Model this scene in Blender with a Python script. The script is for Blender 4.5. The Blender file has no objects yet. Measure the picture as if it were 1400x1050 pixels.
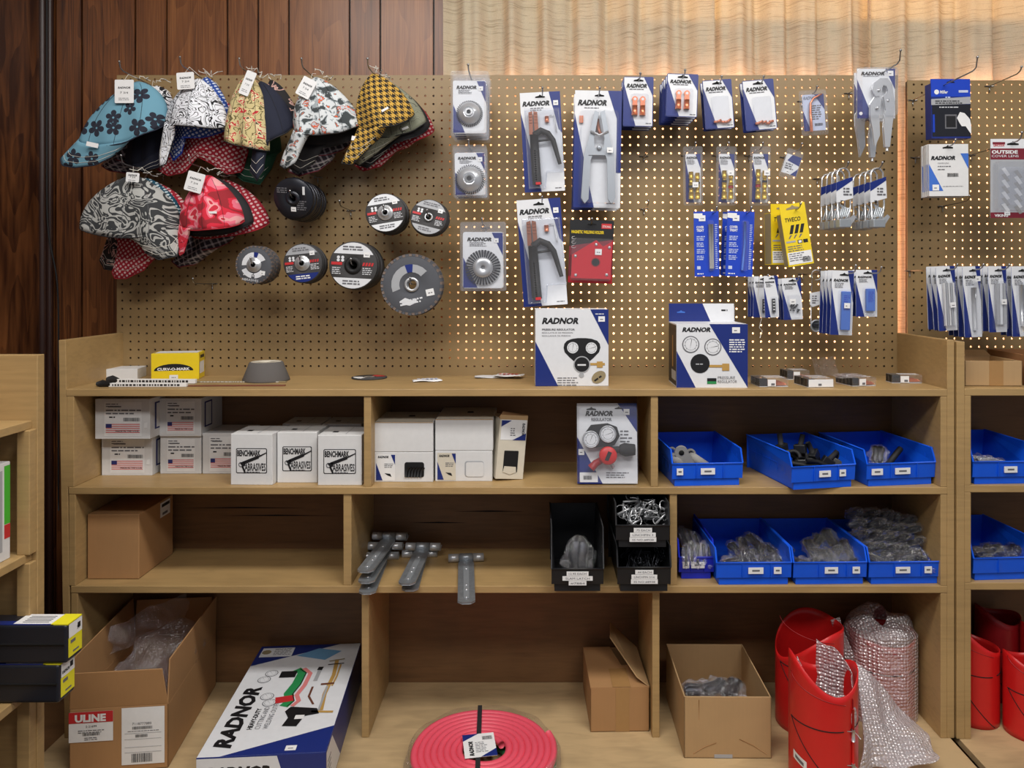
import bpy, math, random
from mathutils import Vector, Matrix, Euler
random.seed(7)
PI = math.pi
C = bpy.context.scene.collection
SC = bpy.context.scene

# ---------------------------------------------------------------- camera
F = 1050.0                       # focal length in pixels of the 1400 x 1050 frame
VX, VY, EYE = 733.0, 384.0, 1.55 # vanishing point and eye height
cam_d = bpy.data.cameras.new('camera')
cam = bpy.data.objects.new('camera', cam_d)
C.objects.link(cam)
cam.location = (0, 0, EYE)
cam.rotation_euler = (PI / 2, 0, 0)
cam_d.sensor_fit = 'HORIZONTAL'
cam_d.sensor_width = 36.0
cam_d.lens = 36.0 * F / 1400.0
cam_d.shift_x = -(VX - 700.0) / 1400.0
cam_d.shift_y = -(525.0 - VY) / 1400.0
cam_d.clip_start = 0.02
SC.camera = cam

# ---------------------------------------------------------------- light and exposure
SC.view_settings.view_transform = 'Standard'
SC.view_settings.look = 'None'
SC.view_settings.gamma = 1.0
SC.view_settings.use_curve_mapping = False
SC.view_settings.exposure = 0.0
W = bpy.data.worlds.new('world'); SC.world = W; W.use_nodes = True
bg = W.node_tree.nodes['Background']
bg.inputs[0].default_value = (0.86, 0.9, 1.0, 1)
bg.inputs[1].default_value = 0.22
def area(name, loc, rot, sx, sy, power, col):
    l = bpy.data.lights.new(name, 'AREA'); l.shape = 'RECTANGLE'; l.size = sx; l.size_y = sy
    l.energy = power; l.color = col
    o = bpy.data.objects.new(name, l); C.objects.link(o); o.location = loc
    o.rotation_euler = Euler([math.radians(a) for a in rot]); return o
area('ceiling_light_near', (0.2, 1.05, 2.95), (0, 0, 0), 2.6, 0.35, 52, (1.0, 0.97, 0.93))
area('ceiling_light_left', (-0.7, -0.1, 2.95), (20, 0, 0), 1.2, 0.5, 26, (1.0, 0.97, 0.94))
area('ceiling_light_right', (1.1, -0.1, 2.95), (20, 0, 0), 1.2, 0.5, 26, (1.0, 0.97, 0.94))
area('daylight_through_window', (1.0, 2.90, 1.64), (90, 0, 180), 2.6, .82, 215, (1.0, 0.87, 0.78))
area('daylight_through_transom', (1.35, 2.90, 2.58), (90, 0, 180), 1.9, 0.16, 9, (1.0, 0.78, 0.30))

# ---------------------------------------------------------------- helpers
def P(px, py, Y):
    return Vector(((px - VX) * Y / F, Y, EYE - (py - VY) * Y / F))
def lin(c):
    r = []
    for v in c[:3]:
        v = v / 255.0
        r.append(v / 12.92 if v <= 0.04045 else ((v + 0.055) / 1.055) ** 2.4)
    return (r[0], r[1], r[2], 1.0)
MATS = {}
class NT:
    def __init__(self, name):
        self.m = bpy.data.materials.new(name); self.m.use_nodes = True
        self.t = self.m.node_tree; self.b = self.t.nodes['Principled BSDF']; self.out = self.t.nodes['Material Output']
    def n(self, ty, ins=None, **kw):
        nd = self.t.nodes.new(ty)
        for k, v in kw.items(): setattr(nd, k, v)
        for k, v in (ins or {}).items():
            if isinstance(v, bpy.types.NodeSocket): self.t.links.new(v, nd.inputs[k])
            else: nd.inputs[k].default_value = v
        return nd
    def l(self, a, b): self.t.links.new(a, b)
    def xz(self, sx=1, sz=1, rot=0):
        tc = self.n('ShaderNodeTexCoord')
        mp = self.n('ShaderNodeMapping', {0: tc.outputs['Object']}); mp.inputs['Rotation'].default_value = (0, rot, 0)
        sp = self.n('ShaderNodeSeparateXYZ', {0: mp.outputs[0]})
        a = self.math('MULTIPLY', sp.outputs[0], sx); b = self.math('MULTIPLY', sp.outputs[2], sz)
        return self.n('ShaderNodeCombineXYZ', {0: a, 1: b}).outputs[0], a, b
    def math(self, op, a, b=0.0, c=0.0):
        nd = self.t.nodes.new('ShaderNodeMath'); nd.operation = op
        for i, v in enumerate((a, b, c)):
            if isinstance(v, bpy.types.NodeSocket): self.t.links.new(v, nd.inputs[i])
            else: nd.inputs[i].default_value = v
        return nd.outputs[0]
    def mix(self, fac, a, b):
        nd = self.t.nodes.new('ShaderNodeMix'); nd.data_type = 'RGBA'
        for i, v in ((0, fac), (6, a), (7, b)):
            if isinstance(v, bpy.types.NodeSocket): self.t.links.new(v, nd.inputs[i])
            else: nd.inputs[i].default_value = v
        return nd.outputs[2]
    def ramp(self, fac, stops, const=False):
        nd = self.t.nodes.new('ShaderNodeValToRGB'); self.l(fac, nd.inputs[0])
        cr = nd.color_ramp
        if const: cr.interpolation = 'CONSTANT'
        while len(cr.elements) < len(stops): cr.elements.new(0.5)
        for e, (p, c) in zip(cr.elements, stops): e.position = p; e.color = c
        return nd.outputs[0]
    def fin(self, col=None, rough=0.5, metal=0.0, bump=None, bs=0.2, spec=None):
        if col is not None:
            if isinstance(col, bpy.types.NodeSocket): self.l(col, self.b.inputs['Base Color'])
            else: self.b.inputs['Base Color'].default_value = col
        if isinstance(rough, bpy.types.NodeSocket): self.l(rough, self.b.inputs['Roughness'])
        else: self.b.inputs['Roughness'].default_value = rough
        self.b.inputs['Metallic'].default_value = metal
        if spec is not None: self.b.inputs['Specular IOR Level'].default_value = spec
        if bump is not None:
            bn = self.n('ShaderNodeBump', {'Height': bump, 'Strength': bs, 'Distance': 0.002}); self.l(bn.outputs[0], self.b.inputs['Normal'])
        return self.m
def M(name):
    return MATS[name]
def plain(name, rgb, rough=0.5, metal=0.0, spec=None, var=0.05, scale=60.0):
    n = NT(name)
    tc = n.n('ShaderNodeTexCoord')
    no = n.n('ShaderNodeTexNoise', {'Vector': tc.outputs['Object'], 'Scale': scale, 'Detail': 3.0})
    c = lin(rgb); d = tuple(v * (1 - 2.2 * var) for v in c[:3]) + (1,)
    n.fin(n.mix(no.outputs[0], d, c), rough, metal, None, 0.2, spec)
    MATS[name] = n.m; return n.m

class MB:
    """collects shapes; build() links them as ONE mesh object. mapping: identity metres or photo pixel units"""
    def __init__(self, s=None, w=0, h=0, T=None):
        self.v = []; self.f = []; self.mi = []; self.sm = []; self.mn = []
        self.s = s; self.w = w; self.h = h; self.T = T
    def mp(self, p):
        if self.s is not None:
            p = ((p[0] - self.w / 2) * self.s, -p[2] * self.s, -(p[1] - self.h / 2) * self.s)
        if self.T is not None: p = self.T @ Vector(p)
        return (p[0], p[1], p[2])
    def slot(self, mat):
        if mat not in self.mn: self.mn.append(mat)
        return self.mn.index(mat)
    def add(self, vs, fs, mat, smooth=False):
        k = len(self.v); i = self.slot(mat)
        self.v += [self.mp(p) for p in vs]
        for f in fs:
            self.f.append([k + a for a in f]); self.mi.append(i); self.sm.append(smooth)
        return self
    # box a..b on the three raw axes
    def box(self, x0, x1, y0, y1, z0, z1, mat):
        vs = [(x, y, z) for x in (x0, x1) for y in (y0, y1) for z in (z0, z1)]
        return self.add(vs, [(0, 1, 3, 2), (4, 6, 7, 5), (0, 4, 5, 1), (2, 3, 7, 6), (0, 2, 6, 4), (1, 5, 7, 3)], mat)
    def plate(self, pts, d, mat):
        """flat printed or cut polygon; pixel units, at height d in front of the face"""
        return self.add([(p[0], p[1], d) for p in pts], [tuple(range(len(pts)))], mat)
    def rect(self, x0, y0, x1, y1, d, mat):
        return self.plate([(x0, y0), (x1, y0), (x1, y1), (x0, y1)], d, mat)
    def prism(self, pts, d0, d1, mat, smooth=False):
        n = len(pts); vs = [(p[0], p[1], d0) for p in pts] + [(p[0], p[1], d1) for p in pts]
        self.add(vs, [tuple(range(n)), tuple(range(2 * n - 1, n - 1, -1))], mat)
        k = len(self.v) - 2 * n; i = self.slot(mat)
        for a in range(n):
            b = (a + 1) % n
            self.f.append([k + a, k + b, k + n + b, k + n + a]); self.mi.append(i); self.sm.append(smooth)
        return self
    def disc(self, cx, cy, r, d, mat, n=24, r2=None):
        if r2 is None: return self.plate([(cx + r * math.cos(2 * PI * i / n), cy + r * math.sin(2 * PI * i / n)) for i in range(n)], d, mat)
        vs = []
        for i in range(n):
            a = 2 * PI * i / n; vs += [(cx + r * math.cos(a), cy + r * math.sin(a), d), (cx + r2 * math.cos(a), cy + r2 * math.sin(a), d)]
        return self.add(vs, [(2 * i, 2 * i + 1, (2 * i + 3) % (2 * n), (2 * i + 2) % (2 * n)) for i in range(n)], mat)
    def lathe(self, cx, cy, prof, mat, n=28, axis=2, smooth=True):
        """profile of (radius, height along axis); raw axis 2 = towards the viewer in pixel units / up in metres"""
        vs = []; fs = []
        for r, h in prof:
            for i in range(n):
                a = 2 * PI * i / n; p, q = r * math.cos(a), r * math.sin(a)
                vs.append((cx + p, cy + q, h) if axis == 2 else (cx + p, h, cy + q) if axis == 1 else (h, cx + p, cy + q))
        for j in range(len(prof) - 1):
            for i in range(n):
                b = (i + 1) % n; fs.append((j * n + i, j * n + b, (j + 1) * n + b, (j + 1) * n + i))
        return self.add(vs, fs, mat, smooth)
    def tube(self, pts, r, mat, n=7, closed=False, caps=True):
        pts = [Vector(p) for p in pts]; m = len(pts); vs = []; fs = []
        up = None
        for i, p in enumerate(pts):
            a = pts[i - 1] if i > 0 else (pts[-1] if closed else p); b = pts[i + 1] if i < m - 1 else (pts[0] if closed else p)
            t = (b - a)
            if t.length < 1e-9: t = Vector((0, 0, 1))
            t.normalize()
            if up is None:
                up = Vector((0, 0, 1)) if abs(t.z) < 0.9 else Vector((1, 0, 0))
            u = (up - t * up.dot(t))
            if u.length < 1e-6: u = t.orthogonal()
            u.normalize(); w = t.cross(u); up = u
            rr = r[i] if isinstance(r, (list, tuple)) else r
            for k in range(n):
                a2 = 2 * PI * k / n; vs.append(p + (u * math.cos(a2) + w * math.sin(a2)) * rr)
        for i in range(m if closed else m - 1):
            j = (i + 1) % m
            for k in range(n):
                b = (k + 1) % n; fs.append((i * n + k, i * n + b, j * n + b, j * n + k))
        if caps and not closed: fs += [tuple(range(n)), tuple(range(m * n - 1, m * n - n - 1, -1))]
        return self.add(vs, fs, mat, True)
    def grid(self, nu, nv, fn, mat, smooth=True, closeu=False):
        vs = [fn(i / (nu - (0 if closeu else 1)), j / (nv - 1)) for j in range(nv) for i in range(nu)]
        fs = []
        for j in range(nv - 1):
            for i in range(nu if closeu else nu - 1):
                b = (i + 1) % nu; fs.append((j * nu + i, j * nu + b, (j + 1) * nu + b, (j + 1) * nu + i))
        return self.add(vs, fs, mat, smooth)
    def text(self, st, x, y, h, d, mat, w=None, shear=0.0, bold=0.0, rot=0.0, ctr=False):
        """lettering, x/y = lower left of the line in pixel units, h = cap height, w = line width"""
        vs, fs, tw = glyphs(st, bold)
        k = (w / tw) if w else h
        ca, sa = math.cos(math.radians(rot)), math.sin(math.radians(rot)); out = []
        for a, b in vs:
            a2 = a * k + b * h * shear - (tw * k / 2 if ctr else 0); b2 = b * h
            out.append((x + a2 * ca + b2 * sa, y + a2 * sa - b2 * ca, d))
        return self.add(out, fs, mat)
    def greek(self, x0, y0, x1, n, lh, d, mat, seed=1, fill=0.55, rot=0):
        """lines of print too small to read: rows of short dashes"""
        rnd = random.Random(seed); ca, sa = math.cos(math.radians(rot)), math.sin(math.radians(rot))
        def R(a, b): return (x0 + (a - x0) * ca - (b - y0) * sa, y0 + (a - x0) * sa + (b - y0) * ca)
        for i in range(n):
            y = y0 + i * lh; x = x0; e = x0 + (x1 - x0) * rnd.uniform(0.7, 1)
            while x < e - lh * 0.3:
                wd = min(rnd.uniform(0.6, 2.4) * lh, e - x)
                self.plate([R(x, y), R(x + wd, y), R(x + wd, y + lh * fill), R(x, y + lh * fill)], d, mat)
                x += wd + lh * 0.35
        return self
    def barcode(self, x0, y0, x1, y1, d, mat='ink', seed=3, vert=False):
        rnd = random.Random(seed); x = x0
        while x < x1:
            wd = rnd.choice((0.3, 0.5, 0.8)) * (x1 - x0) / 22
            if vert: pass
            self.rect(x, y0, min(x + wd, x1), y1, d, mat); x += wd + rnd.choice((0.4, 0.7)) * (x1 - x0) / 22
        return self
    def price(self, x, y, d, w=5, h=4.6):
        self.rect(x, y, x + w, y + h, d, 'paper_white')
        return self.greek(x + w * .25, y + h * .5, x + w * .8, 1, h * .28, d + .1, 'grey_ink', int(x * 7 + y))
    def build(self, name, parent=None, bevel=0.0, seg=2, solid=0.0, sub=0, smooth_angle=None, loc=None):
        me = bpy.data.meshes.new(name); me.from_pydata(self.v, [], self.f)
        for k in self.mn: me.materials.append(MATS[k])
        me.polygons.foreach_set('material_index', self.mi); me.polygons.foreach_set('use_smooth', self.sm)
        me.update()
        o = bpy.data.objects.new(name, me); C.objects.link(o)
        if parent is not None: o.parent = parent
        if loc is not None: o.location = loc
        if solid: m = o.modifiers.new('solid', 'SOLIDIFY'); m.thickness = solid; m.offset = 0
        if sub: m = o.modifiers.new('sub', 'SUBSURF'); m.levels = sub; m.render_levels = sub
        if bevel:
            m = o.modifiers.new('bevel', 'BEVEL'); m.width = bevel; m.segments = seg; m.limit_method = 'ANGLE'; m.angle_limit = 0.6
        return o
GL = {}
def glyphs(st, bold=0.0):
    key = (st, bold)
    if key in GL: return GL[key]
    cu = bpy.data.curves.new('t', 'FONT'); cu.body = st; cu.size = 1.0; cu.resolution_u = 2; cu.offset = bold; cu.fill_mode = 'FRONT'
    o = bpy.data.objects.new('t', cu)
    me = o.to_mesh()
    vs = [(v.co.x, v.co.y) for v in me.vertices]; fs = [tuple(p.vertices) for p in me.polygons]
    o.to_mesh_clear(); bpy.data.objects.remove(o); bpy.data.curves.remove(cu)
    x0 = min(v[0] for v in vs); x1 = max(v[0] for v in vs); y0 = min(v[1] for v in vs); y1 = max(v[1] for v in vs)
    hh = (y1 - y0) or 1.0
    base = 0.0 if y0 < -0.02 else y0
    vs = [((a - x0) / hh, (b - base) / hh) for a, b in vs]
    GL[key] = (vs, fs, (x1 - x0) / hh); return GL[key]

def tag(o, label, cat, group=None, kind=None):
    o['label'] = label; o['category'] = cat
    if group: o['group'] = group
    if kind: o['kind'] = kind
    return o
def thing(name, label, cat, loc, rot=(0, 0, 0), group=None):
    o = bpy.data.objects.new(name, None); C.objects.link(o); o.empty_display_size = 0.02
    o.location = loc; o.rotation_euler = Euler([math.radians(a) for a in rot])
    return tag(o, label, cat, group)
def struct(o):
    o['kind'] = 'structure'; return o
def dup(root, loc=None, rot=None, label=None, group=None, dloc=None):
    r = root.copy(); C.objects.link(r)
    if loc is not None: r.location = loc
    if dloc is not None: r.location = root.location + Vector(dloc)
    if rot is not None: r.rotation_euler = Euler([math.radians(a) for a in rot])
    if label: r['label'] = label
    if group: r['group'] = group
    for ch in list(root.children):
        c = ch.copy(); C.objects.link(c); c.parent = r
        for g in list(ch.children):
            d = g.copy(); C.objects.link(d); d.parent = c
    return r
def poly_arc(cx, cy, r, a0, a1, n):
    return [(cx + r * math.cos(math.radians(a0 + (a1 - a0) * i / n)), cy + r * math.sin(math.radians(a0 + (a1 - a0) * i / n))) for i in range(n + 1)]
def rrect(x0, y0, x1, y1, r, n=3):
    return poly_arc(x1 - r, y0 + r, r, -90, 0, n) + poly_arc(x1 - r, y1 - r, r, 0, 90, n) + poly_arc(x0 + r, y1 - r, r, 90, 180, n) + poly_arc(x0 + r, y0 + r, r, 180, 270, n)

# ---------------------------------------------------------------- materials
for nm, c, r, m in [
    ('ink', (22, 22, 26), .5, 0), ('grey_ink', (105, 105, 110), .6, 0), ('paper_white', (236, 236, 236), .6, 0),
    ('card_white', (226, 228, 232), .42, 0), ('brand_blue', (28, 46, 120), .38, 0), ('box_white', (222, 222, 222), .6, 0),
    ('box_cream', (214, 206, 188), .65, 0), ('print_red', (196, 44, 48), .5, 0), ('print_pink', (222, 130, 130), .6, 0),
    ('flag_blue', (40, 46, 110), .6, 0), ('bright_blue', (24, 66, 190), .4, 0), ('sky_blue', (110, 160, 200), .5, 0),
    ('light_blue', (196, 206, 232), .4, 0),
    ('yellow_card', (238, 208, 30), .45, 0), ('label_yellow', (235, 225, 40), .5, 0), ('black_plastic', (26, 27, 30), .4, 0),
    ('rubber_black', (20, 20, 22), .65, 0), ('soft_black', (34, 33, 36), .8, 0), ('navy_cloth', (30, 34, 52), .9, 0),
    ('wheel_grey', (64, 63, 64), .8, 0), ('flap_grey', (84, 86, 92), .9, 0), ('stone_grey', (98, 94, 92), .95, 0),
    ('flap_edge', (120, 105, 96), .9, 0),
    ('steel', (205, 207, 210), .3, .6), ('galvanised', (178, 184, 190), .4, .55), ('dark_steel', (66, 68, 74), .4, .7),
    ('chrome', (225, 227, 230), .22, .7), ('brass', (226, 190, 84), .3, .6), ('copper', (216, 130, 96), .3, .55),
    ('dull_copper', (150, 96, 76), .5, .6), ('hook_wire', (170, 170, 172), .3, 1),
    ('bin_blue', (14, 90, 226), .4, 0), ('bin_blue_deep', (20, 40, 190), .4, 0), ('red_plastic', (206, 30, 30), .35, 0),
    ('red_dark', (150, 18, 26), .45, 0), ('holder_red', (196, 30, 44), .3, 0), ('hose_red', (232, 86, 106), .45, 0), ('hose_green', (54, 110, 70), .5, 0),
    ('cloth_red', (170, 30, 44), .9, 0), ('cloth_green', (20, 70, 50), .9, 0), ('maroon', (120, 26, 44), .5, 0),
    ('green_print', (70, 180, 50), .5, 0), ('green_hose_print', (40, 140, 80), .5, 0), ('gold_print', (190, 150, 80), .5, 0), ('tan_print', (150, 136, 104), .5, 0),
    ('tape_tan', (170, 130, 82), .25, 0), ('dark_void', (12, 12, 14), .9, 0), ('soap_blue', (60, 110, 200), .5, 0),
    ('grey_foam', (150, 148, 145), .8, 0), ('trim_dark', (52, 30, 24), .4, 0), ('floor_brown', (84, 66, 50), .8, 0),
    ('white_wall', (190, 186, 176), .8, 0), ('night_metal', (40, 42, 50), .35, .3), ('string_white', (220, 216, 205), .8, 0),
    ('mottled', (170, 172, 176), .35, 0)]:
    plain(nm, c, r, m)

def wood_paint(name, rgb, grain=0.10, rough=0.5):
    n = NT(name); tc = n.n('ShaderNodeTexCoord')
    mp = n.n('ShaderNodeMapping', {0: tc.outputs['Object']}); mp.inputs['Scale'].default_value = (2.2, 9, 26)
    no = n.n('ShaderNodeTexNoise', {'Vector': mp.outputs[0], 'Scale': 4.0, 'Detail': 5.0, 'Distortion': 0.6})
    n2 = n.n('ShaderNodeTexNoise', {'Vector': tc.outputs['Object'], 'Scale': 6.0, 'Detail': 2.0})
    c = lin(rgb); d = tuple(v * (1 - 3.4 * grain) for v in c[:3]) + (1,); e = tuple(min(1, v * (1 + grain)) for v in c[:3]) + (1,)
    f = n.math('MULTIPLY', no.outputs[0], n2.outputs[0]); f = n.math('MULTIPLY', f, 3.2)
    n.fin(n.mix(f, d, e), rough, 0, no.outputs[0], 0.12); MATS[name] = n.m
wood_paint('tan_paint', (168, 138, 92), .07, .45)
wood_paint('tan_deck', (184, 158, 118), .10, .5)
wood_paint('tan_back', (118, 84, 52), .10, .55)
wood_paint('raw_edge', (196, 160, 110), .1, .6)

def peg_mat():
    n = NT('pegboard_paint'); tc = n.n('ShaderNodeTexCoord')
    no = n.n('ShaderNodeTexNoise', {'Vector': tc.outputs['Object'], 'Scale': 5.0, 'Detail': 3.0})
    n2 = n.n('ShaderNodeTexNoise', {'Vector': tc.outputs['Object'], 'Scale': 30.0, 'Detail': 4.0})
    f = n.math('ADD', n.math('MULTIPLY', no.outputs[0], .7), n.math('MULTIPLY', n2.outputs[0], .3))
    n.fin(n.mix(f, lin((136, 112, 74)), lin((158, 132, 92))), .42, 0, n2.outputs[0], .05); MATS['pegboard_paint'] = n.m
peg_mat()
def cardboard(name, rgb):
    n = NT(name); tc = n.n('ShaderNodeTexCoord')
    mp = n.n('ShaderNodeMapping', {0: tc.outputs['Object']}); mp.inputs['Scale'].default_value = (160, 160, 8)
    no = n.n('ShaderNodeTexNoise', {'Vector': mp.outputs[0], 'Scale': 1.2, 'Detail': 3.0})
    n2 = n.n('ShaderNodeTexNoise', {'Vector': tc.outputs['Object'], 'Scale': 14.0, 'Detail': 4.0})
    c = lin(rgb); d = tuple(v * .78 for v in c[:3]) + (1,)
    f = n.math('ADD', n.math('MULTIPLY', no.outputs[0], .35), n.math('MULTIPLY', n2.outputs[0], .65))
    n.fin(n.mix(f, d, c), .75, 0, n2.outputs[0], .25); MATS[name] = n.m
cardboard('cardboard', (178, 134, 88)); cardboard('cardboard_pale', (186, 152, 108)); cardboard('cardboard_dark', (160, 112, 70))

def panel_wood():
    n = NT('walnut_paneling'); tc = n.n('ShaderNodeTexCoord')
    ge = n.n('ShaderNodeSeparateXYZ', {0: tc.outputs['Object']})
    mp = n.n('ShaderNodeMapping', {0: tc.outputs['Object']}); mp.inputs['Scale'].default_value = (34, 6, 1.5)
    no = n.n('ShaderNodeTexNoise', {'Vector': mp.outputs[0], 'Scale': 1.6, 'Detail': 6.0, 'Distortion': 1.2})
    mp2 = n.n('ShaderNodeMapping', {0: tc.outputs['Object']}); mp2.inputs['Scale'].default_value = (5, 5, 1.1)
    wv = n.n('ShaderNodeTexNoise', {'Vector': mp2.outputs[0], 'Scale': 1.3, 'Detail': 2.0})
    rg = n.math('FRACT', n.math('MULTIPLY', wv.outputs[0], 9.0))
    mp3 = n.n('ShaderNodeMapping', {0: tc.outputs['Object']}); mp3.inputs['Scale'].default_value = (260, 40, 5)
    fi = n.n('ShaderNodeTexNoise', {'Vector': mp3.outputs[0], 'Scale': 1.0, 'Detail': 3.0})
    f = n.math('ADD', n.math('MULTIPLY', no.outputs[0], .42), n.math('MULTIPLY', rg, .10)); f = n.math('ADD', f, n.math('MULTIPLY', fi.outputs[0], .46))
    # left boards are darker wood, with the dimmer lighting there painted in too
    at = n.n('ShaderNodeAttribute', attribute_name='stain'); f = n.math('ADD', f, n.math('MULTIPLY', at.outputs['Fac'], 1.0))
    vo = n.n('ShaderNodeTexVoronoi', {'Vector': mp2.outputs[0], 'Scale': .9}); kn = n.math('LESS_THAN', vo.outputs['Distance'], .07)
    col = n.ramp(f, [(.25, lin((58, 30, 17))), (.5, lin((122, 74, 40))), (.8, lin((164, 108, 62)))])
    col = n.mix(n.math('MULTIPLY', kn, .7), col, lin((34, 18, 12)))
    n.fin(col, .33, 0, fi.outputs[0], .05); MATS['walnut_paneling'] = n.m
panel_wood()

def curtain_mat():
    n = NT('linen_curtain'); tc = n.n('ShaderNodeTexCoord')
    mp = n.n('ShaderNodeMapping', {0: tc.outputs['Object']}); mp.inputs['Scale'].default_value = (9, 9, 340)
    s = n.n('ShaderNodeTexNoise', {'Vector': mp.outputs[0], 'Scale': 1.0, 'Detail': 2.0, 'Distortion': .4})
    slub = n.math('MULTIPLY', n.math('GREATER_THAN', s.outputs[0], .59), .38)
    mp2 = n.n('ShaderNodeMapping', {0: tc.outputs['Object']}); mp2.inputs['Scale'].default_value = (420, 60, 420)
    w = n.n('ShaderNodeTexNoise', {'Vector': mp2.outputs[0], 'Scale': 1.0, 'Detail': 1.0})
    base = n.mix(w.outputs[0], lin((214, 200, 168)), lin((244, 234, 208)))
    col = n.mix(slub, base, lin((140, 116, 88)))
    df = n.n('ShaderNodeBsdfDiffuse', {'Color': col}); tr = n.n('ShaderNodeBsdfTranslucent', {'Color': n.mix(.6, col, lin((255, 170, 100)))})
    mx = n.n('ShaderNodeMixShader', {0: .33, 1: df.outputs[0], 2: tr.outputs[0]}); n.l(mx.outputs[0], n.out.inputs[0]); MATS['linen_curtain'] = n.m
curtain_mat()
def clear_mat(name, rgb, gl, rough, tint=(255, 255, 255), noise=0, frost=0.0):
    n = NT(name); tp = n.n('ShaderNodeBsdfTransparent', {'Color': lin(tint)}); g = n.n('ShaderNodeBsdfGlossy', {'Color': lin(rgb), 'Roughness': rough})
    lw = n.n('ShaderNodeLayerWeight', {'Blend': .35}); fac = n.math('ADD', n.math('MULTIPLY', lw.outputs['Facing'], .22), gl)
    if noise:
        tc = n.n('ShaderNodeTexCoord'); no = n.n('ShaderNodeTexNoise', {'Vector': tc.outputs['Object'], 'Scale': noise, 'Detail': 4.0, 'Distortion': 1.0})
        b = n.n('ShaderNodeBump', {'Height': no.outputs[0], 'Strength': .9, 'Distance': .01}); n.l(b.outputs[0], g.inputs['Normal'])
    mx = n.n('ShaderNodeMixShader', {0: fac, 1: tp.outputs[0], 2: g.outputs[0]}); o = mx.outputs[0]
    if frost:
        d = n.n('ShaderNodeBsdfDiffuse', {'Color': lin((235, 235, 240))}); mx2 = n.n('ShaderNodeMixShader', {0: frost, 1: o, 2: d.outputs[0]}); o = mx2.outputs[0]
    n.l(o, n.out.inputs[0]); MATS[name] = n.m
clear_mat('clear_plastic', (255, 255, 255), .035, .06, (252, 253, 255), 0, .05)
clear_mat('poly_bag', (255, 255, 255), .13, .07, (246, 246, 250), 110, .018)
clear_mat('window_glass', (255, 255, 255), .05, .02)
def bubble_mat():
    n = NT('bubble_wrap'); tc = n.n('ShaderNodeTexCoord')
    vo = n.n('ShaderNodeTexVoronoi', {'Vector': tc.outputs['Object'], 'Scale': 110.0, 'Randomness': .35})
    no = n.n('ShaderNodeTexNoise', {'Vector': tc.outputs['Object'], 'Scale': 40.0, 'Detail': 3.0})
    h = n.math('SUBTRACT', n.math('MULTIPLY', no.outputs[0], .8), vo.outputs['Distance'])
    b = n.n('ShaderNodeBump', {'Height': h, 'Strength': 1.0, 'Distance': .008})
    tp = n.n('ShaderNodeBsdfTransparent', {'Color': lin((246, 242, 244))})
    g = n.n('ShaderNodeBsdfGlossy', {'Color': (1, 1, 1, 1), 'Roughness': .24, 'Normal': b.outputs[0]})
    d = n.n('ShaderNodeBsdfDiffuse', {'Color': lin((242, 236, 238)), 'Normal': b.outputs[0]})
    gd = n.n('ShaderNodeMixShader', {0: .6, 1: g.outputs[0], 2: d.outputs[0]})
    f = n.math('ADD', n.math('MULTIPLY', n.math('LESS_THAN', vo.outputs['Distance'], .28), .16), .50)
    mx = n.n('ShaderNodeMixShader', {0: f, 1: tp.outputs[0], 2: gd.outputs[0]}); n.l(mx.outputs[0], n.out.inputs[0]); MATS['bubble_wrap'] = n.m
bubble_mat()

# cap fabrics
def fab_flower():
    n = NT('hibiscus_cotton'); v, a, b = n.xz(17, 17)
    vo = n.n('ShaderNodeTexVoronoi', {'Vector': v, 'Scale': 1.0, 'Randomness': .75}, voronoi_dimensions='2D')
    sb = n.n('ShaderNodeVectorMath', {0: v, 1: vo.outputs['Position']}, operation='SUBTRACT'); sp = n.n('ShaderNodeSeparateXYZ', {0: sb.outputs[0]})
    an = n.math('ARCTAN2', sp.outputs[1], sp.outputs[0]); cr = n.n('ShaderNodeSeparateColor', {0: vo.outputs['Color']}).outputs[0]
    pet = n.math('ABSOLUTE', n.math('COSINE', n.math('ADD', n.math('MULTIPLY', an, 2.5), n.math('MULTIPLY', cr, 6.0))))
    R = n.math('MULTIPLY', n.math('ADD', n.math('MULTIPLY', n.math('POWER', pet, .5), .28), .13), n.math('ADD', .75, n.math('MULTIPLY', cr, .45)))
    ins = n.math('LESS_THAN', vo.outputs['Distance'], R); cen = n.math('GREATER_THAN', vo.outputs['Distance'], .05)
    n.fin(n.mix(n.math('MULTIPLY', ins, cen), lin((104, 152, 172)), lin((34, 38, 52))), .9); MATS['hibiscus_cotton'] = n.m
fab_flower()
def fab_line(name, c0, c1, sc, lo, hi, freq=5.0):
    n = NT(name); v, a, b = n.xz(sc, sc)
    no = n.n('ShaderNodeTexNoise', {'Vector': v, 'Scale': 1.0, 'Detail': 2.0, 'Distortion': 1.6}, noise_dimensions='2D')
    f = n.math('FRACT', n.math('MULTIPLY', no.outputs[0], freq)); m = n.math('MULTIPLY', n.math('GREATER_THAN', f, lo), n.math('LESS_THAN', f, hi))
    n.fin(n.mix(m, lin(c0), lin(c1)), .9); MATS[name] = n.m
fab_line('doodle_cotton', (226, 228, 234), (26, 26, 30), 22, .55, .82, 7)
fab_line('leaf_cotton', (50, 52, 54), (168, 168, 164), 17, .15, .6, 5)
fab_line('zebra_cotton', (28, 28, 32), (222, 222, 226), 40, .5, 1, 3)
def fab_ramp(name, sc, stops, det=1.0):
    n = NT(name); v, a, b = n.xz(sc, sc)
    no = n.n('ShaderNodeTexNoise', {'Vector': v, 'Scale': 1.0, 'Detail': det, 'Distortion': .35}, noise_dimensions='2D')
    n.fin(n.ramp(no.outputs[0], stops, True), .9); MATS[name] = n.m
fab_ramp('camo_cotton', 26, [(0, lin((150, 34, 44))), (.40, lin((206, 36, 58))), (.5, lin((226, 110, 130))), (.58, lin((226, 160, 160))), (.64, lin((196, 40, 60)))])
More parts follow.
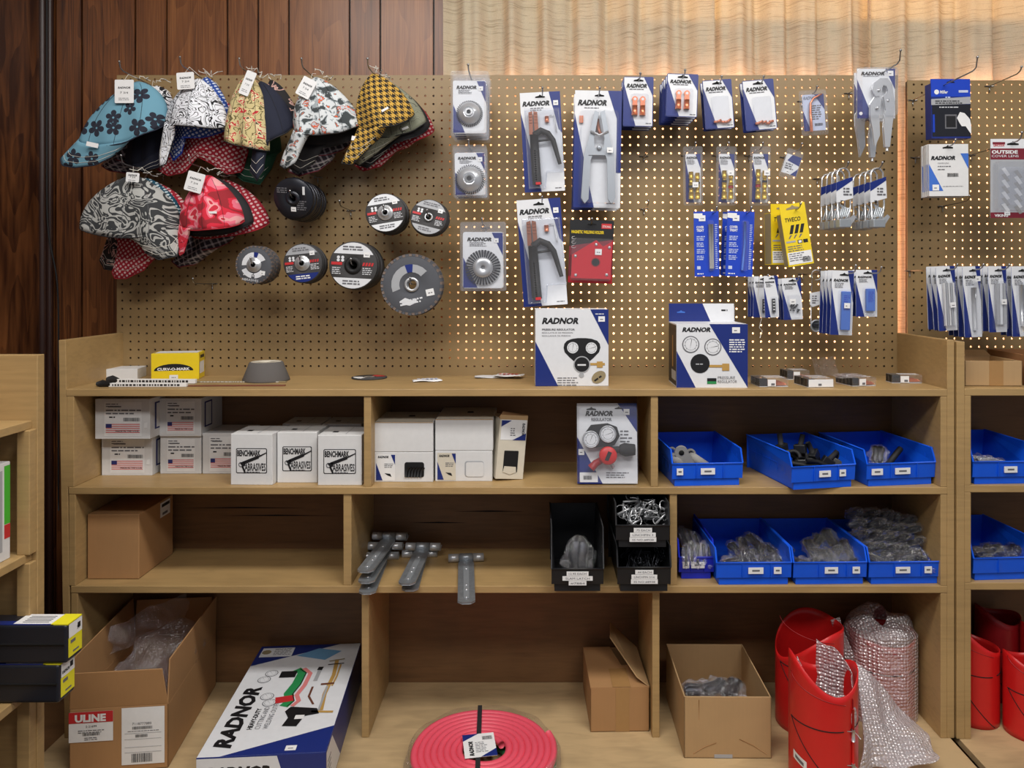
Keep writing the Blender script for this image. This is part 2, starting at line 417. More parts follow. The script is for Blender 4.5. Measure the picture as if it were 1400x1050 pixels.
fab_ramp('khaki_cotton', 40, [(0, lin((196, 180, 130))), (.42, lin((110, 98, 60))), (.47, lin((206, 190, 140))), (.57, lin((186, 40, 50))), (.62, lin((214, 200, 160))), (.7, lin((60, 50, 40)))], 2)
fab_ramp('skull_cotton', 36, [(0, lin((60, 66, 68))), (.40, lin((150, 158, 162))), (.46, lin((206, 210, 212))), (.58, lin((110, 116, 116))), (.62, lin((214, 96, 60))), (.66, lin((180, 190, 196)))], 3)
fab_ramp('grey_line_cotton', 30, [(0, lin((126, 128, 110))), (.47, lin((60, 60, 54))), (.49, lin((132, 134, 116))), (.6, lin((70, 72, 62))), (.61, lin((128, 130, 112)))], 1)
fab_ramp('feather_cotton', 34, [(0, lin((34, 32, 34))), (.5, lin((200, 160, 150))), (.56, lin((30, 30, 34))), (.66, lin((214, 205, 196)))], 2)
def fab_dot(name, c0, c1, sc, r=.3):
    n = NT(name); v, a, b = n.xz(sc, sc, .6)
    vo = n.n('ShaderNodeTexVoronoi', {'Vector': v, 'Scale': 1.0, 'Randomness': 0.0}, voronoi_dimensions='2D')
    n.fin(n.mix(n.math('LESS_THAN', vo.outputs['Distance'], r), lin(c0), lin(c1)), .9); MATS[name] = n.m
fab_dot('red_dot_cotton', (164, 28, 46), (222, 190, 190), 90); fab_dot('blue_dot_cotton', (34, 70, 150), (200, 210, 230), 100); fab_dot('teal_dot_cotton', (20, 74, 96), (196, 210, 214), 100)
def fab_hound():
    n = NT('houndstooth_cotton'); v, a, b = n.xz(60, 60, .15)
    fa = n.math('FRACT', n.math('ADD', a, 50)); fb = n.math('FRACT', n.math('ADD', b, 50))
    s1 = n.math('LESS_THAN', fa, .5); s2 = n.math('LESS_THAN', fb, .5)
    dg = n.math('LESS_THAN', n.math('FRACT', n.math('MULTIPLY', n.math('ADD', n.math('ADD', a, b), 50), 2.0)), .5)
    both = n.math('MULTIPLY', s1, s2); xor = n.math('ABSOLUTE', n.math('SUBTRACT', s1, s2)); m = n.math('ADD', both, n.math('MULTIPLY', xor, dg))
    n.fin(n.mix(m, lin((196, 156, 66)), lin((34, 30, 26))), .9); MATS['houndstooth_cotton'] = n.m
fab_hound()
def fab_plaid():
    n = NT('plaid_cotton'); v, a, b = n.xz(60, 60, .4)
    s1 = n.math('LESS_THAN', n.math('FRACT', n.math('ADD', a, 50)), .3); s2 = n.math('LESS_THAN', n.math('FRACT', n.math('ADD', b, 50)), .3)
    n.fin(n.mix(n.math('MULTIPLY', n.math('ADD', s1, s2), .4), lin((46, 40, 50)), lin((200, 190, 196))), .9); MATS['plaid_cotton'] = n.m
fab_plaid()
def brushed(name, rgb, r):
    n = NT(name); tc = n.n('ShaderNodeTexCoord'); mp = n.n('ShaderNodeMapping', {0: tc.outputs['Object']}); mp.inputs['Scale'].default_value = (90, 90, 90)
    no = n.n('ShaderNodeTexNoise', {'Vector': mp.outputs[0], 'Scale': 1.0, 'Detail': 5.0}); c = lin(rgb)
    n.fin(n.mix(no.outputs[0], tuple(v * .55 for v in c[:3]) + (1,), c), r, .68, no.outputs[0], .3); MATS[name] = n.m
brushed('zinc', (186, 192, 198), .36)
# ================================================================ the room
YP = 2.381       # front of the pegboards
YW = 2.50        # front of the panelled wall
YF = 2.09        # front of the shelving
def wall_x(px): return (px - VX) * YW / F
def wall():
    mb = MB(); st = []
    gx = [54, 76, 112, 185, 228, 311, 353, 395, 478, 520, 593, 636, 700]
    X0, X1, Z0, Z1 = wall_x(628), wall_x(1204), 1.29, 2.12   # window opening
    def board(a, b, z0, z1, s):
        k = len(mb.f); g = .0034; mb.box(a + g, b - g, YW, YW + .016, z0, z1, 'walnut_paneling'); st.extend([s] * (len(mb.f) - k))
    stain_shades = [-.16, -.12, -.06, -.02, .03, .02, .08, .10, .02, .12, .11, .09]  # own tone of each board plus painted shade, darkest at the left
    for i in range(len(gx) - 1):
        a, b = wall_x(gx[i]), wall_x(gx[i + 1])
        if b <= X0: board(a, b, 0, 2.75, stain_shades[i])
        elif a < X0: board(a, X0, 0, 2.75, .05)
    k = len(mb.f); mb.box(X0, 2.6, YW, YW + .016, 0, Z0, 'walnut_paneling'); mb.box(X0, 2.6, YW, YW + .016, Z1, 2.38, 'walnut_paneling'); mb.box(X1, wall_x(1244), YW, YW + .016, Z0, Z1, 'walnut_paneling')
    mb.box(X0, 2.6, YW, YW + .016, 2.62, 2.75, 'walnut_paneling'); mb.box(2.5, 2.6, YW, YW + .016, Z0, 2.62, 'walnut_paneling')
    mb.box(-1.62, X0, YW + .016, YW + .1, 0, 2.75, 'trim_dark'); mb.box(X0, 2.6, YW + .016, YW + .1, 0, Z0, 'trim_dark'); mb.box(X0, 2.6, YW + .016, YW + .1, Z1, 2.38, 'trim_dark')
    st.extend([.04] * (len(mb.f) - k))
    o = struct(mb.build('wall_back'))
    at = o.data.attributes.new('stain', 'FLOAT', 'FACE'); at.data.foreach_set('value', st)
wall()
def left_wall():
    mb = MB(); x = -1.60
    for i in range(9):
        mb.box(x - .016, x, YW - .22 * (i + 1) + .003, YW - .22 * i, 0, 2.75, 'walnut_paneling')
    mb.box(x - .1, x - .016, .3, YW + .1, 0, 2.75, 'trim_dark')
    o = struct(mb.build('wall_left')); at = o.data.attributes.new('stain', 'FLOAT', 'FACE'); at.data.foreach_set('value', [-.16] * len(mb.f))
left_wall()
# corner moulding
mb = MB()
xa = wall_x(56)
mb.box(xa - .02, xa + .008, YW - .02, YW, 0, 2.75, 'trim_dark'); mb.lathe(xa + .014, YW - .014, [(.014, 0), (.014, 2.75)], 'trim_dark', 14)
mb.lathe(xa + .034, YW - .008, [(.010, 0), (.010, 2.75)], 'trim_dark', 12)
struct(mb.build('trim_1'))
mb = MB(); mb.box(-1.7, 2.6, -1.2, YW + .1, -.05, 0, 'floor_brown'); struct(mb.build('floor'))
mb = MB(); mb.box(-1.7, 2.6, -1.2, YW + .1, 3.0, 3.05, 'white_wall'); struct(mb.build('ceiling'))
# cable running down beside the moulding
mb = MB(); mb.tube([P(64 + 16 * (1 / (1 + math.exp(-(t - 350) / 18.0))), t, YW - .03) for t in range(-30, 700, 14)], .003, 'rubber_black', 6)
tag(mb.build('cable'), 'thin dark cable running down the panelled wall beside the corner moulding', 'cable')

# window (glass and frame) behind the curtain
def window(n, x0, x1, z0, z1, cuts):
    mb = MB(); y0, y1 = YW + .02, YW + .07; t = .03
    mb.box(x0, x1, y0, y1, z0, z0 + t, 'trim_dark'); mb.box(x0, x1, y0, y1, z1 - t, z1, 'trim_dark')
    for c in [x0, *cuts, x1 - t]: mb.box(c, c + t, y0, y1, z0, z1, 'trim_dark')
    o = struct(mb.build('window_%d' % n)); g = MB(); g.add([(x0, YW + .05, z0), (x1, YW + .05, z0), (x1, YW + .05, z1), (x0, YW + .05, z1)], [(0, 1, 2, 3)], 'window_glass'); g.build('window_pane', o)
window(1, wall_x(628), wall_x(1204), 1.29, 2.135, [wall_x(676)])
window(2, wall_x(1244), 2.5, 1.29, 2.135, [])
window(3, wall_x(700), 2.5, 2.38, 2.62, [.9, 1.7])

def curtain(name, x0, x1, z0, z1, seed, label, nf):
    rnd = random.Random(seed); ph = [rnd.uniform(0, 6.28) for _ in range(6)]
    mb = MB()
    def fn(u, v):
        x = x0 + (x1 - x0) * u; z = z0 + (z1 - z0) * v
        k = u * nf * 2 * PI
        y = .021 * math.sin(k + .5 * math.sin(k * .37 + ph[0]) + .35 * (v - .5)) + .008 * math.sin(k * 2.3 + ph[1] + v) + .004 * math.sin(k * .6 + ph[2] + 3 * v)
        dz = .006 * math.sin(k * .8 + ph[3])
        return (x + .006 * math.sin(k * 1.1 + ph[4] + 1.5 * v) * v, 2.448 + y, z + dz * v)
    mb.grid(int(90 * (x1 - x0)) + 40, 14, fn, 'linen_curtain')
    return tag(mb.build(name), label, 'curtain')
curtain('curtain', wall_x(608) + .005, .565, 1.27, 2.80, 3, 'pleated beige linen curtain, the left one, hanging behind the large pegboard', 7)
curtain('curtain', .56, 1.068, 1.27, 2.80, 8, 'narrow middle beige linen curtain width above the locking clamp packs', 4.5)
curtain('curtain', 1.055, 1.95, 1.27, 2.80, 5, 'beige linen curtain width over the right pegboard', 7)

def pegboard(name, label, px0, px1, top, bot, yf=YP, skip=None):
    """one hardboard sheet with real holes on a one inch grid"""
    x0, x1 = (px0 - VX) * yf / F, (px1 - VX) * yf / F; z1, z0 = EYE - (top - VY) * yf / F, EYE - (bot - VY) * yf / F
    g = .0254; nx = int((x1 - x0) / g); nz = int((z1 - z0) / g); ox = (x1 - x0 - nx * g) / 2; n = 8; r = .0035; th = .005
    vs = []; fs = []; mb = MB()
    for i in range(nx):
        for j in range(nz):
            a = x0 if i == 0 else x0 + ox + i * g; b = x1 if i == nx - 1 else x0 + ox + (i + 1) * g
            zb = z0 if j == nz - 1 else z1 - (j + 1) * g; zt = z1 - j * g; cx = x0 + ox + (i + .5) * g; cz = z1 - (j + .5) * g
            k = len(vs)
            ring = [(cx + r * math.cos(2 * PI * (q + .5) / n), cz + r * math.sin(2 * PI * (q + .5) / n)) for q in range(n)]
            vs += [(p[0], yf, p[1]) for p in ring] + [(p[0], yf + th, p[1]) for p in ring] + [(b, yf, zt), (a, yf, zt), (a, yf, zb), (b, yf, zb)]
            for q in range(n): fs.append((k + q, k + (q + 1) % n, k + n + (q + 1) % n, k + n + q))
            c = k + 2 * n
            fs += [(k + 0, k + 1, c), (k + 1, k + 2, c + 1, c)[0:4], (k + 2, k + 3, c + 1), (k + 3, k + 4, c + 2, c + 1), (k + 4, k + 5, c + 2), (k + 5, k + 6, c + 3, c + 2), (k + 6, k + 7, c + 3), (k + 7, k, c, c + 3)]
    mb.add(vs, fs, 'pegboard_paint')
    for (a, b, c, d) in ((x0 - .0006, x0, z0, z1), (x1, x1 + .0006, z0, z1)): mb.box(a, b, yf, yf + th, c, d, 'pegboard_paint')
    mb.box(x0, x1, yf, yf + th, z1, z1 + .0006, 'pegboard_paint')
    t = thing(name, label, 'pegboard', ((x0 + x1) / 2, yf, z0)); o = mb.build('perforated_sheet', t); o.location = (-(x0 + x1) / 2, -yf, -z0)
    # battens that hold the sheet off the wall
    def batten(a, b, c, d):
        m = MB(); m.box(a, b, yf + th + .001, yf + th + .018, c, d, 'trim_dark'); m.build('batten', t).location = (-(x0 + x1) / 2, -yf, -z0)
    batten(x0 + .004, x0 + .10, z0, z1)
    batten(x1 - .07, x1 - .004, z0, z1)
    if px0 < 500: batten(x0 + .1, x1 - .07, z0, z0 + .032)
    return t
pegboard('pegboard', 'large tan perforated hardboard above the wide shelf, full of hanging goods', 160, 1227, 103, 514.5)
pegboard('pegboard', 'tan perforated hardboard at the right edge holding lens packs and long cards', 1241, 1560, 110, 514.5)

# ================================================================ shelving
def fx(px): return (px - VX) * YF / F
def fz(py): return EYE - (py - VY) * YF / F
YB = YP + .004
SH = [1.2554, .9887, .720]; DECK = .305; TH = .0195
def slab(name, par, x0, x1, y0, y1, z0, z1, mat='tan_paint', lean=0.0):
    mb = MB(); mb.box(x0, x1, y0, y1, z0, z1, mat)
    if lean: mb.v = [(v[0] + (lean if v[2] < .8 else 0), v[1], v[2]) for v in mb.v]
    o = mb.build(name, par, .0016, 2); return o
u = thing('shelf_unit', 'long tan painted plywood shelf unit with three rows of cubbies under the large pegboard', 'shelf', (0, 0, 0))
ln = fx(88) - fx(80)
slab('side_panel', u, fx(80), fx(89.6), YF, YB, DECK, 1.389, lean=ln)
slab('side_panel', u, fx(1295), fx(1305), YF, YB, DECK, 1.389)
for zt, zb in ((SH[0] - TH, SH[1]), (SH[1] - TH, SH[2]), (SH[2] - TH, DECK)):
    k = {0: (92, 101), 1: (95, 103), 2: (98, 106)}[[SH[0] - TH, SH[1] - TH, SH[2] - TH].index(zt)]
    slab('inner_stile', u, fx(k[0] - 1), fx(k[1]), YF, YB - .005, zb, zt); slab('inner_stile', u, fx(1286), fx(1295), YF, YB - .005, zb, zt)
for i, z in enumerate(SH):
    slab('shelf_board', u, fx((90.5, 94, 97)[i]), fx(1295), YF - .001, YB, z - TH, z, 'tan_deck' if i == 5 else 'tan_paint')
for a, b, r in ((497, 507, 0), (890, 900, 0), (469, 480, 1), (916, 926, 1), (494, 504, 2), (892, 902, 2)):
    zt = SH[r] - TH; zb = SH[r + 1] if r < 2 else DECK
    slab('divider', u, fx(a), fx(b), YF + .003, YB - .004, zb, zt)
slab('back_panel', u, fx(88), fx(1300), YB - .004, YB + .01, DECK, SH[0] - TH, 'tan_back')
for zc, xa_, xb_ in ((.835, 620, 720), (.846, 250, 420), (.80, 560, 640), (.822, 300, 460)):
    mb = MB(); a_, b_ = (xa_ - VX) * YB / F, (xb_ - VX) * YB / F
    mb.add([(a_, YB - .0046, zc), ((a_ + b_) / 2, YB - .0046, zc + .0035), (b_, YB - .0046, zc), ((a_ + b_) / 2, YB - .0046, zc - .001)], [(0, 1, 2, 3)], 'dark_void'); mb.build('wood_crack', u)
slab('deck_board', u, fx(80), fx(1300), 1.50, YB, DECK - TH, DECK, 'tan_deck')
slab('base_board', u, fx(80), fx(1300) - .01, 1.52, 1.54, 0, DECK - TH)
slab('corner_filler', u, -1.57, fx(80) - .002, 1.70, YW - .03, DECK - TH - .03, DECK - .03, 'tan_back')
# unit on the right
u = thing('shelf_unit', 'tan painted shelf unit cut off by the right edge with blue bins and red wraps', 'shelf', (0, 0, 0))
slab('side_panel', u, fx(1307), fx(1318), YF - .004, YB, DECK, 1.385)
for i, z in enumerate(SH):
    zz = z + (.002, .006, .01)[i]; zb = (SH[i + 1] + (.006, .01)[i]) if i < 2 else DECK
    slab('shelf_board', u, fx(1318), fx(1620), YF - .004, YB, zz - TH, zz); slab('inner_stile', u, fx(1318), fx(1326.5), YF - .004, YB, zb, zz - TH)
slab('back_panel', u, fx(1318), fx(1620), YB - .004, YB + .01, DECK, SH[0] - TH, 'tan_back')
slab('deck_board', u, fx(1326) - .03, fx(1700), 1.50, YB, DECK - TH, DECK, 'tan_deck'); slab('base_board', u, fx(1324), fx(1700), 1.52, 1.54, 0, DECK - TH)
# unit along the left wall, seen end on
u = thing('shelf_unit', 'tan shelf unit at the left edge of the picture, turned toward the aisle', 'shelf', (0, 0, 0))
XL = -1.083
slab('side_panel', u, XL - .32, XL, 1.668, 1.692, 0, 1.389)
for z in (1.247, .962, .668): slab('shelf_board', u, XL - .32, XL - .012, .6, 1.668, z - .018, z)
for z0, z1 in ((.962, 1.229), (.668, .944), (.0, .650)): slab('face_stile', u, XL - .030, XL - .002, 1.645, 1.668, z0, z1)
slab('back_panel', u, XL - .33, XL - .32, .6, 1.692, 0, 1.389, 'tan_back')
# ================================================================ hooks
def hook(X, Z, L, label, up=.018, group=None):
    """wire peg hook standing out of the board, base at X,Z"""
    t = thing('peg_hook', label, 'hook', (X, YP, Z), group=group)
    m = MB(); m.tube([(0, -.001, 0), (0, -.03, 0), (0, -L + .02, .001), (0, -L + .006, .006), (0, -L, up)], .0019, 'hook_wire', 7); m.lathe(0, 0, [(.0, up - .002), (.0036, up), (.003, up + .004), (0, up + .006)], 'hook_wire', 8)
    m.v = [(v[0], v[1] - (L if i >= 35 else 0), v[2]) for i, v in enumerate(m.v)]
    m.build('wire_arm', t)
    c = MB(); c.tube([(-.0127, -.003, 0), (.0127, -.003, 0)], .0017, 'hook_wire', 6); c.tube([(0, -.004, .001), (0, -.003, -.018)], .0017, 'hook_wire', 6); c.tube([(-.0127, -.003, 0), (-.0127, .004, 0)], .0017, 'hook_wire', 6); c.tube([(.0127, -.003, 0), (.0127, .004, 0)], .0017, 'hook_wire', 6)
    c.build('base_clip', t); return t
def hookp(px, py, Y, label, extra=.03, up=.012):
    p = P(px, py, Y); return hook(p.x, p.z, YP - Y + extra, label, up)

# ================================================================ welding caps
def cap(label, Y, apex, L, R, sag, mat, brim=None, arc=(200, 330), depth=24, folds=3, seed=1, lining='rubber_black', patch=None, tagat=None, tagrot=0, group=None, bulge=.68, size='7 3/4', lin_mat=True):
    s = Y / F; ax, ay = apex; t = thing('welder_hat', label, 'welding cap', P(ax, ay, Y), group=group)
    rnd = random.Random(seed); ph = rnd.uniform(0, 6)
    L = (L[0] - ax, L[1] - ay); R = (R[0] - ax, R[1] - ay); mx, my = (L[0] + R[0]) / 2, (L[1] + R[1]) / 2; hx, hy = (R[0] - L[0]) / 2, (R[1] - L[1]) / 2
    def pt(th, v):
        w = (math.sin(min(1, v) * PI / 2) ** bulge) * (1 + .02 * math.sin(folds * th * 2 + ph) * v)
        if v < .02: w = .05
        c, q = math.cos(th), math.sin(th)
        dd = depth * w * q * (1 if q > 0 else .35) * (1 + .20 * math.sin(folds * th + ph) * v + .10 * math.sin(7 * th + ph * 2 + 3 * v) * v)
        x = mx * v + hx * w * c; y = my * v + hy * w * c + sag * v * v * (q if q > 0 else q * .35)
        return (x, y, dd + 0.0)
    m = MB(s); m.grid(44, 18, lambda u, v: pt(u * 2 * PI, v), mat, True, True); m.build('crown', t, solid=.0016)
    # seams of the crown panels and the hem stitching
    m = MB(s)
    for th in (PI * .30, PI * .5, PI * .72):
        m.tube([Vector(pt(th, v / 14)) + Vector((0, 0, 1.0)) for v in range(1, 15)], .22, 'soft_black' if mat not in ('leaf_cotton',) else 'grey_ink', 5)
    m.build('seam', t)
    m = MB(s); m.tube([Vector(pt(2 * PI * k / 40, 1.0)) + Vector((0, .6, 0)) for k in range(40)], .8, lining, 6, True); m.build('hem', t)
    if brim:
        a0, a1 = math.radians(arc[0]), math.radians(arc[1]); n = len(brim)
        def bf(u, v):
            th = a0 + (a1 - a0) * u; p = Vector(pt(th, .985)); k = u * (n - 1); i = min(int(k), n - 2); f = k - i
            f = f * f * (3 - 2 * f) * .5 + f * .5
            ox = brim[i][0] * (1 - f) + brim[i + 1][0] * f - ax; oy = brim[i][1] * (1 - f) + brim[i + 1][1] * f - ay
            return (p.x * (1 - v) + ox * v, p.y * (1 - v) + oy * v, p.z * (1 - v) + (p.z * .55) * v + 5 * math.sin(v * PI / 2) * math.sin(u * PI) + .6)
        m = MB(s); m.grid(22, 8, bf, mat); br_ = m.build('brim', t, solid=.0026)
        m = MB(s)
        for vv in (.55, .8, 1.0): m.tube([Vector(bf(k / 20, vv)) + Vector((0, 0, .9)) for k in range(21)], .28 if vv < 1 else .7, 'string_white' if vv < 1 and mat != 'camo_cotton' else lining, 5)
        m.build('stitching', br_)
    if patch:
        for (x, y, w, h, r) in patch:
            # find the depth of the cloth under the patch
            q = max(0, 1 - ((x - ax - mx * .8) / (hx + 1)) ** 2) ** .5 * depth + 3
            m = MB(s); c, q2 = math.cos(math.radians(r)), math.sin(math.radians(r))
            pts = [(x - ax + a * c - b * q2, y - ay + a * q2 + b * c) for a, b in ((-w / 2, -h / 2), (w / 2, -h / 2), (w / 2, h / 2), (-w / 2, h / 2))]
            m.prism(pts, q, q + .6, 'paper_white'); pl = m.build('cloth_label', t); pl['label'] = 'small white woven label'
    m = MB(s); rr = random.Random(seed + 50); pp = [(rr.uniform(-5, 5) + k * (VX - ax) * .004, -3 - rr.uniform(0, 9), k * -1.6 + 4) for k in range(9)]; m.tube([Vector(q_) for q_ in pp], .55, 'string_white', 5); m.build('tag_loops', t)
    if tagat:
        x, y, w, h = tagat; d = depth * .8; k = (Y - d * s) / Y; hang_tag(t, s, VX + (x - VX) * k - ax, VY + (y - VY) * k - ay, w * k, h * k, d, tagrot, size)
    return t
def hang_tag(t, s, x, y, w, h, d, rot, size):
    c, q = math.cos(math.radians(rot)), math.sin(math.radians(rot))
    T = Matrix.Translation((x * s, -d * s, -y * s)) @ Matrix.Rotation(math.radians(rot), 4, 'Y')
    m = MB(s, 0, 0, T); m.prism(rrect(-w / 2, 0, w / 2, h, 1.5), 0, .4, 'paper_white')
    m.text('RADNOR', 0, h * .38, 2.7, .6, 'ink', w=w * .66, shear=.25, bold=.03, ctr=True); m.text(size, 0, h * .6, 2.6, .6, 'ink', w=w * .42, ctr=True)
    m.greek(-w * .3, h * .78, w * .3, 2, 2.2, .6, 'grey_ink', 5, .3); o = m.build('price_tag', t); o['label'] = 'white swing tag with the cap size'
    m = MB(s); m.tube([(x, y + 1, d + .6), (x + (0 - x) * .3, y - 9, d * .7), (0, -5, 0)], .35, 'string_white', 5); m.build('tag_string', t)
YC = 2.19
def hk(px, py, label, L=.235, up=.02): p = P(px, py, 2.20); return hook(p.x, p.z, L, label, up)
B = 2.245; B2 = 2.285; B3 = 2.32
# cluster one
hk(181, 104, 'peg hook carrying the blue flowered caps, leftmost in the top row', .25)
cap('blue welding cap with black hibiscus flowers, at the far upper left', YC, (188, 112), (112, 186), (228, 166), 26, 'hibiscus_cotton', [(104, 196), (90, 218), (96, 229), (112, 232), (142, 229), (160, 219), (176, 205)], (178, 62), 30, 3, 2, patch=[(143, 203, 16, 6, 12)], tagat=(170, 109, 26, 32), tagrot=0, lining='navy_cloth')
cap('black and white striped cap just behind the blue flowered cap', B, (212, 118), (160, 190), (236, 160), 14, 'zebra_cotton', None, depth=22, seed=4, tagat=(208, 118, 16, 14), tagrot=5)
cap('plain dark navy cap whose crown shows under the blue flowered cap', B2, (212, 132), (174, 214), (236, 190), 24, 'navy_cloth', [(178, 206), (188, 232), (206, 238), (224, 232), (236, 214)], (160, 20), 22, seed=6)
cap('brown striped cap at the back below the blue flowered cap', B3, (205, 140), (154, 206), (206, 212), 14, 'plaid_cotton', [(152, 214), (146, 228), (160, 236), (186, 240), (204, 226)], (175, 10), 20, seed=7, lining='maroon')
# cluster two
hk(258, 96, 'peg hook carrying the white doodle cap, second in the top row')
cap('white cap with black doodle drawing, second from left in top row', YC, (272, 108), (228, 168), (311, 174), 7, 'doodle_cotton', [(227, 170), (222, 212), (224, 230), (233, 226), (240, 206), (246, 186)], (180, 118), 27, 4, 3, patch=None, tagat=(253, 99, 24, 23), tagrot=-4)
cap('blue dotted cap tucked directly behind the white doodle cap', B, (282, 106), (236, 178), (313, 172), 18, 'blue_dot_cotton', [(238, 180), (236, 208), (244, 222), (256, 212), (262, 194)], (180, 100), 24, seed=9, lining='bright_blue')
cap('dark cap with red dotted bill hanging below the white doodle cap', B2, (285, 122), (240, 190), (330, 186), 22, 'red_dot_cotton', [(236, 196), (214, 230), (236, 242), (262, 238), (280, 218), (296, 226), (316, 240), (334, 236), (340, 206)], (185, -6), 24, seed=10, lining='cloth_red')
# cluster three
hk(337, 98, 'peg hook carrying the khaki and red cap, third in the top row')
cap('khaki, black and red patterned cap, third from left in top row', YC, (342, 104), (308, 192), (368, 206), 4, 'khaki_cotton', None, depth=20, folds=4, seed=5, bulge=.5, tagat=(345, 98, 14, 34), tagrot=22)
cap('plain black cap beside the khaki patterned cap', 2.215, (356, 112), (346, 198), (404, 172), 10, 'navy_cloth', [(352, 210), (346, 236), (358, 250), (366, 236), (366, 216)], (160, 90), 20, 3, 8)
cap('black cap with white feather pattern, right of the khaki cap', B, (370, 110), (356, 196), (409, 168), 8, 'feather_cotton', None, depth=18, seed=11)
cap('dark green cap at the back under the khaki cap', B3, (358, 140), (334, 212), (384, 206), 10, 'cloth_green', [(330, 214), (326, 240), (340, 250), (360, 254), (372, 232)], (170, 20), 20, seed=12, lining='cloth_green')
# cluster four
hk(420, 98, 'peg hook carrying the skull print cap, fourth in the top row')
cap('grey and orange skull print cap, fourth from left in top row', YC, (432, 106), (403, 178), (493, 170), 14, 'skull_cotton', [(402, 180), (390, 212), (387, 228), (396, 234), (410, 226), (420, 198)], (180, 112), 27, 3, 14, patch=[(409, 199, 8, 4, -70)], tagat=(425, 108, 20, 27), tagrot=28)
cap('dark charcoal cap directly behind the skull print cap', B, (444, 112), (410, 190), (494, 182), 18, 'soft_black', [(412, 200), (398, 230), (412, 240), (432, 226)], (178, 92), 24, seed=15)
cap('dark plaid cap at the back under the skull print cap', B2, (446, 126), (412, 204), (478, 196), 16, 'plaid_cotton', [(410, 212), (398, 236), (416, 244), (440, 236), (456, 222)], (178, 50), 24, seed=16, lining='maroon')
# cluster five
hk(508, 98, 'peg hook carrying the houndstooth cap, fifth in the top row')
cap('mustard and black houndstooth cap, right end of the top row', YC, (510, 101), (490, 172), (566, 156), 16, 'houndstooth_cotton', [(492, 186), (474, 214), (471, 226), (486, 228), (504, 212), (524, 190)], (172, 78), 26, 3, 17, patch=[(532, 156, 10, 3, -30), (489, 192, 10, 6, 10)])
cap('olive grey cap with black line drawing, behind the houndstooth cap', B, (520, 108), (498, 182), (582, 166), 16, 'grey_line_cotton', [(498, 190), (484, 222), (496, 230), (516, 214), (536, 196)], (174, 66), 24, 3, 18, patch=[(558, 180, 9, 3, -22)])
cap('plain black cap, third layer behind the houndstooth cap', B2, (528, 116), (504, 190), (588, 170), 20, 'soft_black', [(504, 198), (488, 226), (506, 232), (524, 216)], (174, 88), 24, seed=19)
cap('red cap with white polka dots at the back of the houndstooth cap', B3, (534, 124), (508, 196), (594, 176), 18, 'red_dot_cotton', [(506, 204), (488, 228), (500, 236), (524, 230), (544, 210), (560, 204)], (176, 50), 24, seed=20, patch=[(572, 192, 9, 3, -24)], lining='cloth_red')
# lower row
hk(182, 228, 'peg hook carrying the grey leaf print cap in the lower row', .245)
cap('black and grey leaf print cap, left in the lower row', YC, (183, 240), (112, 302), (247, 306), 22, 'leaf_cotton', [(196, 330), (208, 346), (228, 356), (250, 351), (250, 336), (244, 314)], (88, 2), 30, 3, 22, lining='soft_black', tagat=(182, 236, 18, 13), tagrot=5)
cap('teal dotted cap peeking out right of the leaf print cap', B, (200, 244), (150, 310), (250, 302), 14, 'teal_dot_cotton', None, depth=24, seed=23)
cap('red polka dot cap whose bill hangs under the leaf print cap', B2, (200, 248), (158, 318), (258, 292), 18, 'red_dot_cotton', [(168, 336), (160, 372), (166, 381), (182, 381), (206, 370), (222, 350)], (150, 60), 22, seed=24, lining='cloth_red')
cap('dark cap with feathery stripes at the back left of the lower row', B3, (190, 262), (148, 326), (206, 330), 14, 'feather_cotton', [(146, 336), (142, 356), (152, 368), (166, 370), (178, 352)], (178, 60), 20, seed=25)
hk(272, 228, 'peg hook carrying the red camouflage cap in the lower row', .245)
cap('red and pink camouflage cap, right in the lower row', YC, (285, 240), (248, 306), (334, 302), 12, 'camo_cotton', [(250, 312), (246, 334), (252, 350), (258, 346), (264, 322)], (178, 120), 27, 3, 27, lining='cloth_red', patch=[(303, 293, 11, 3, 0)], tagat=(270, 236, 24, 27), tagrot=16)
cap('dark grey edged cap directly behind the red camouflage cap', B, (296, 244), (256, 312), (346, 302), 16, 'soft_black', None, depth=24, seed=28)
cap('red cap with pale polka dots, right of the red camouflage cap', B2, (306, 246), (262, 318), (368, 304), 14, 'red_dot_cotton', None, depth=24, seed=29, lining='cloth_red')
cap('dark plaid cap at the back below the red camouflage cap', B3, (300, 262), (256, 330), (322, 322), 16, 'plaid_cotton', [(254, 340), (240, 358), (252, 366), (274, 362), (300, 340)], (176, 40), 20, seed=30, lining='maroon')

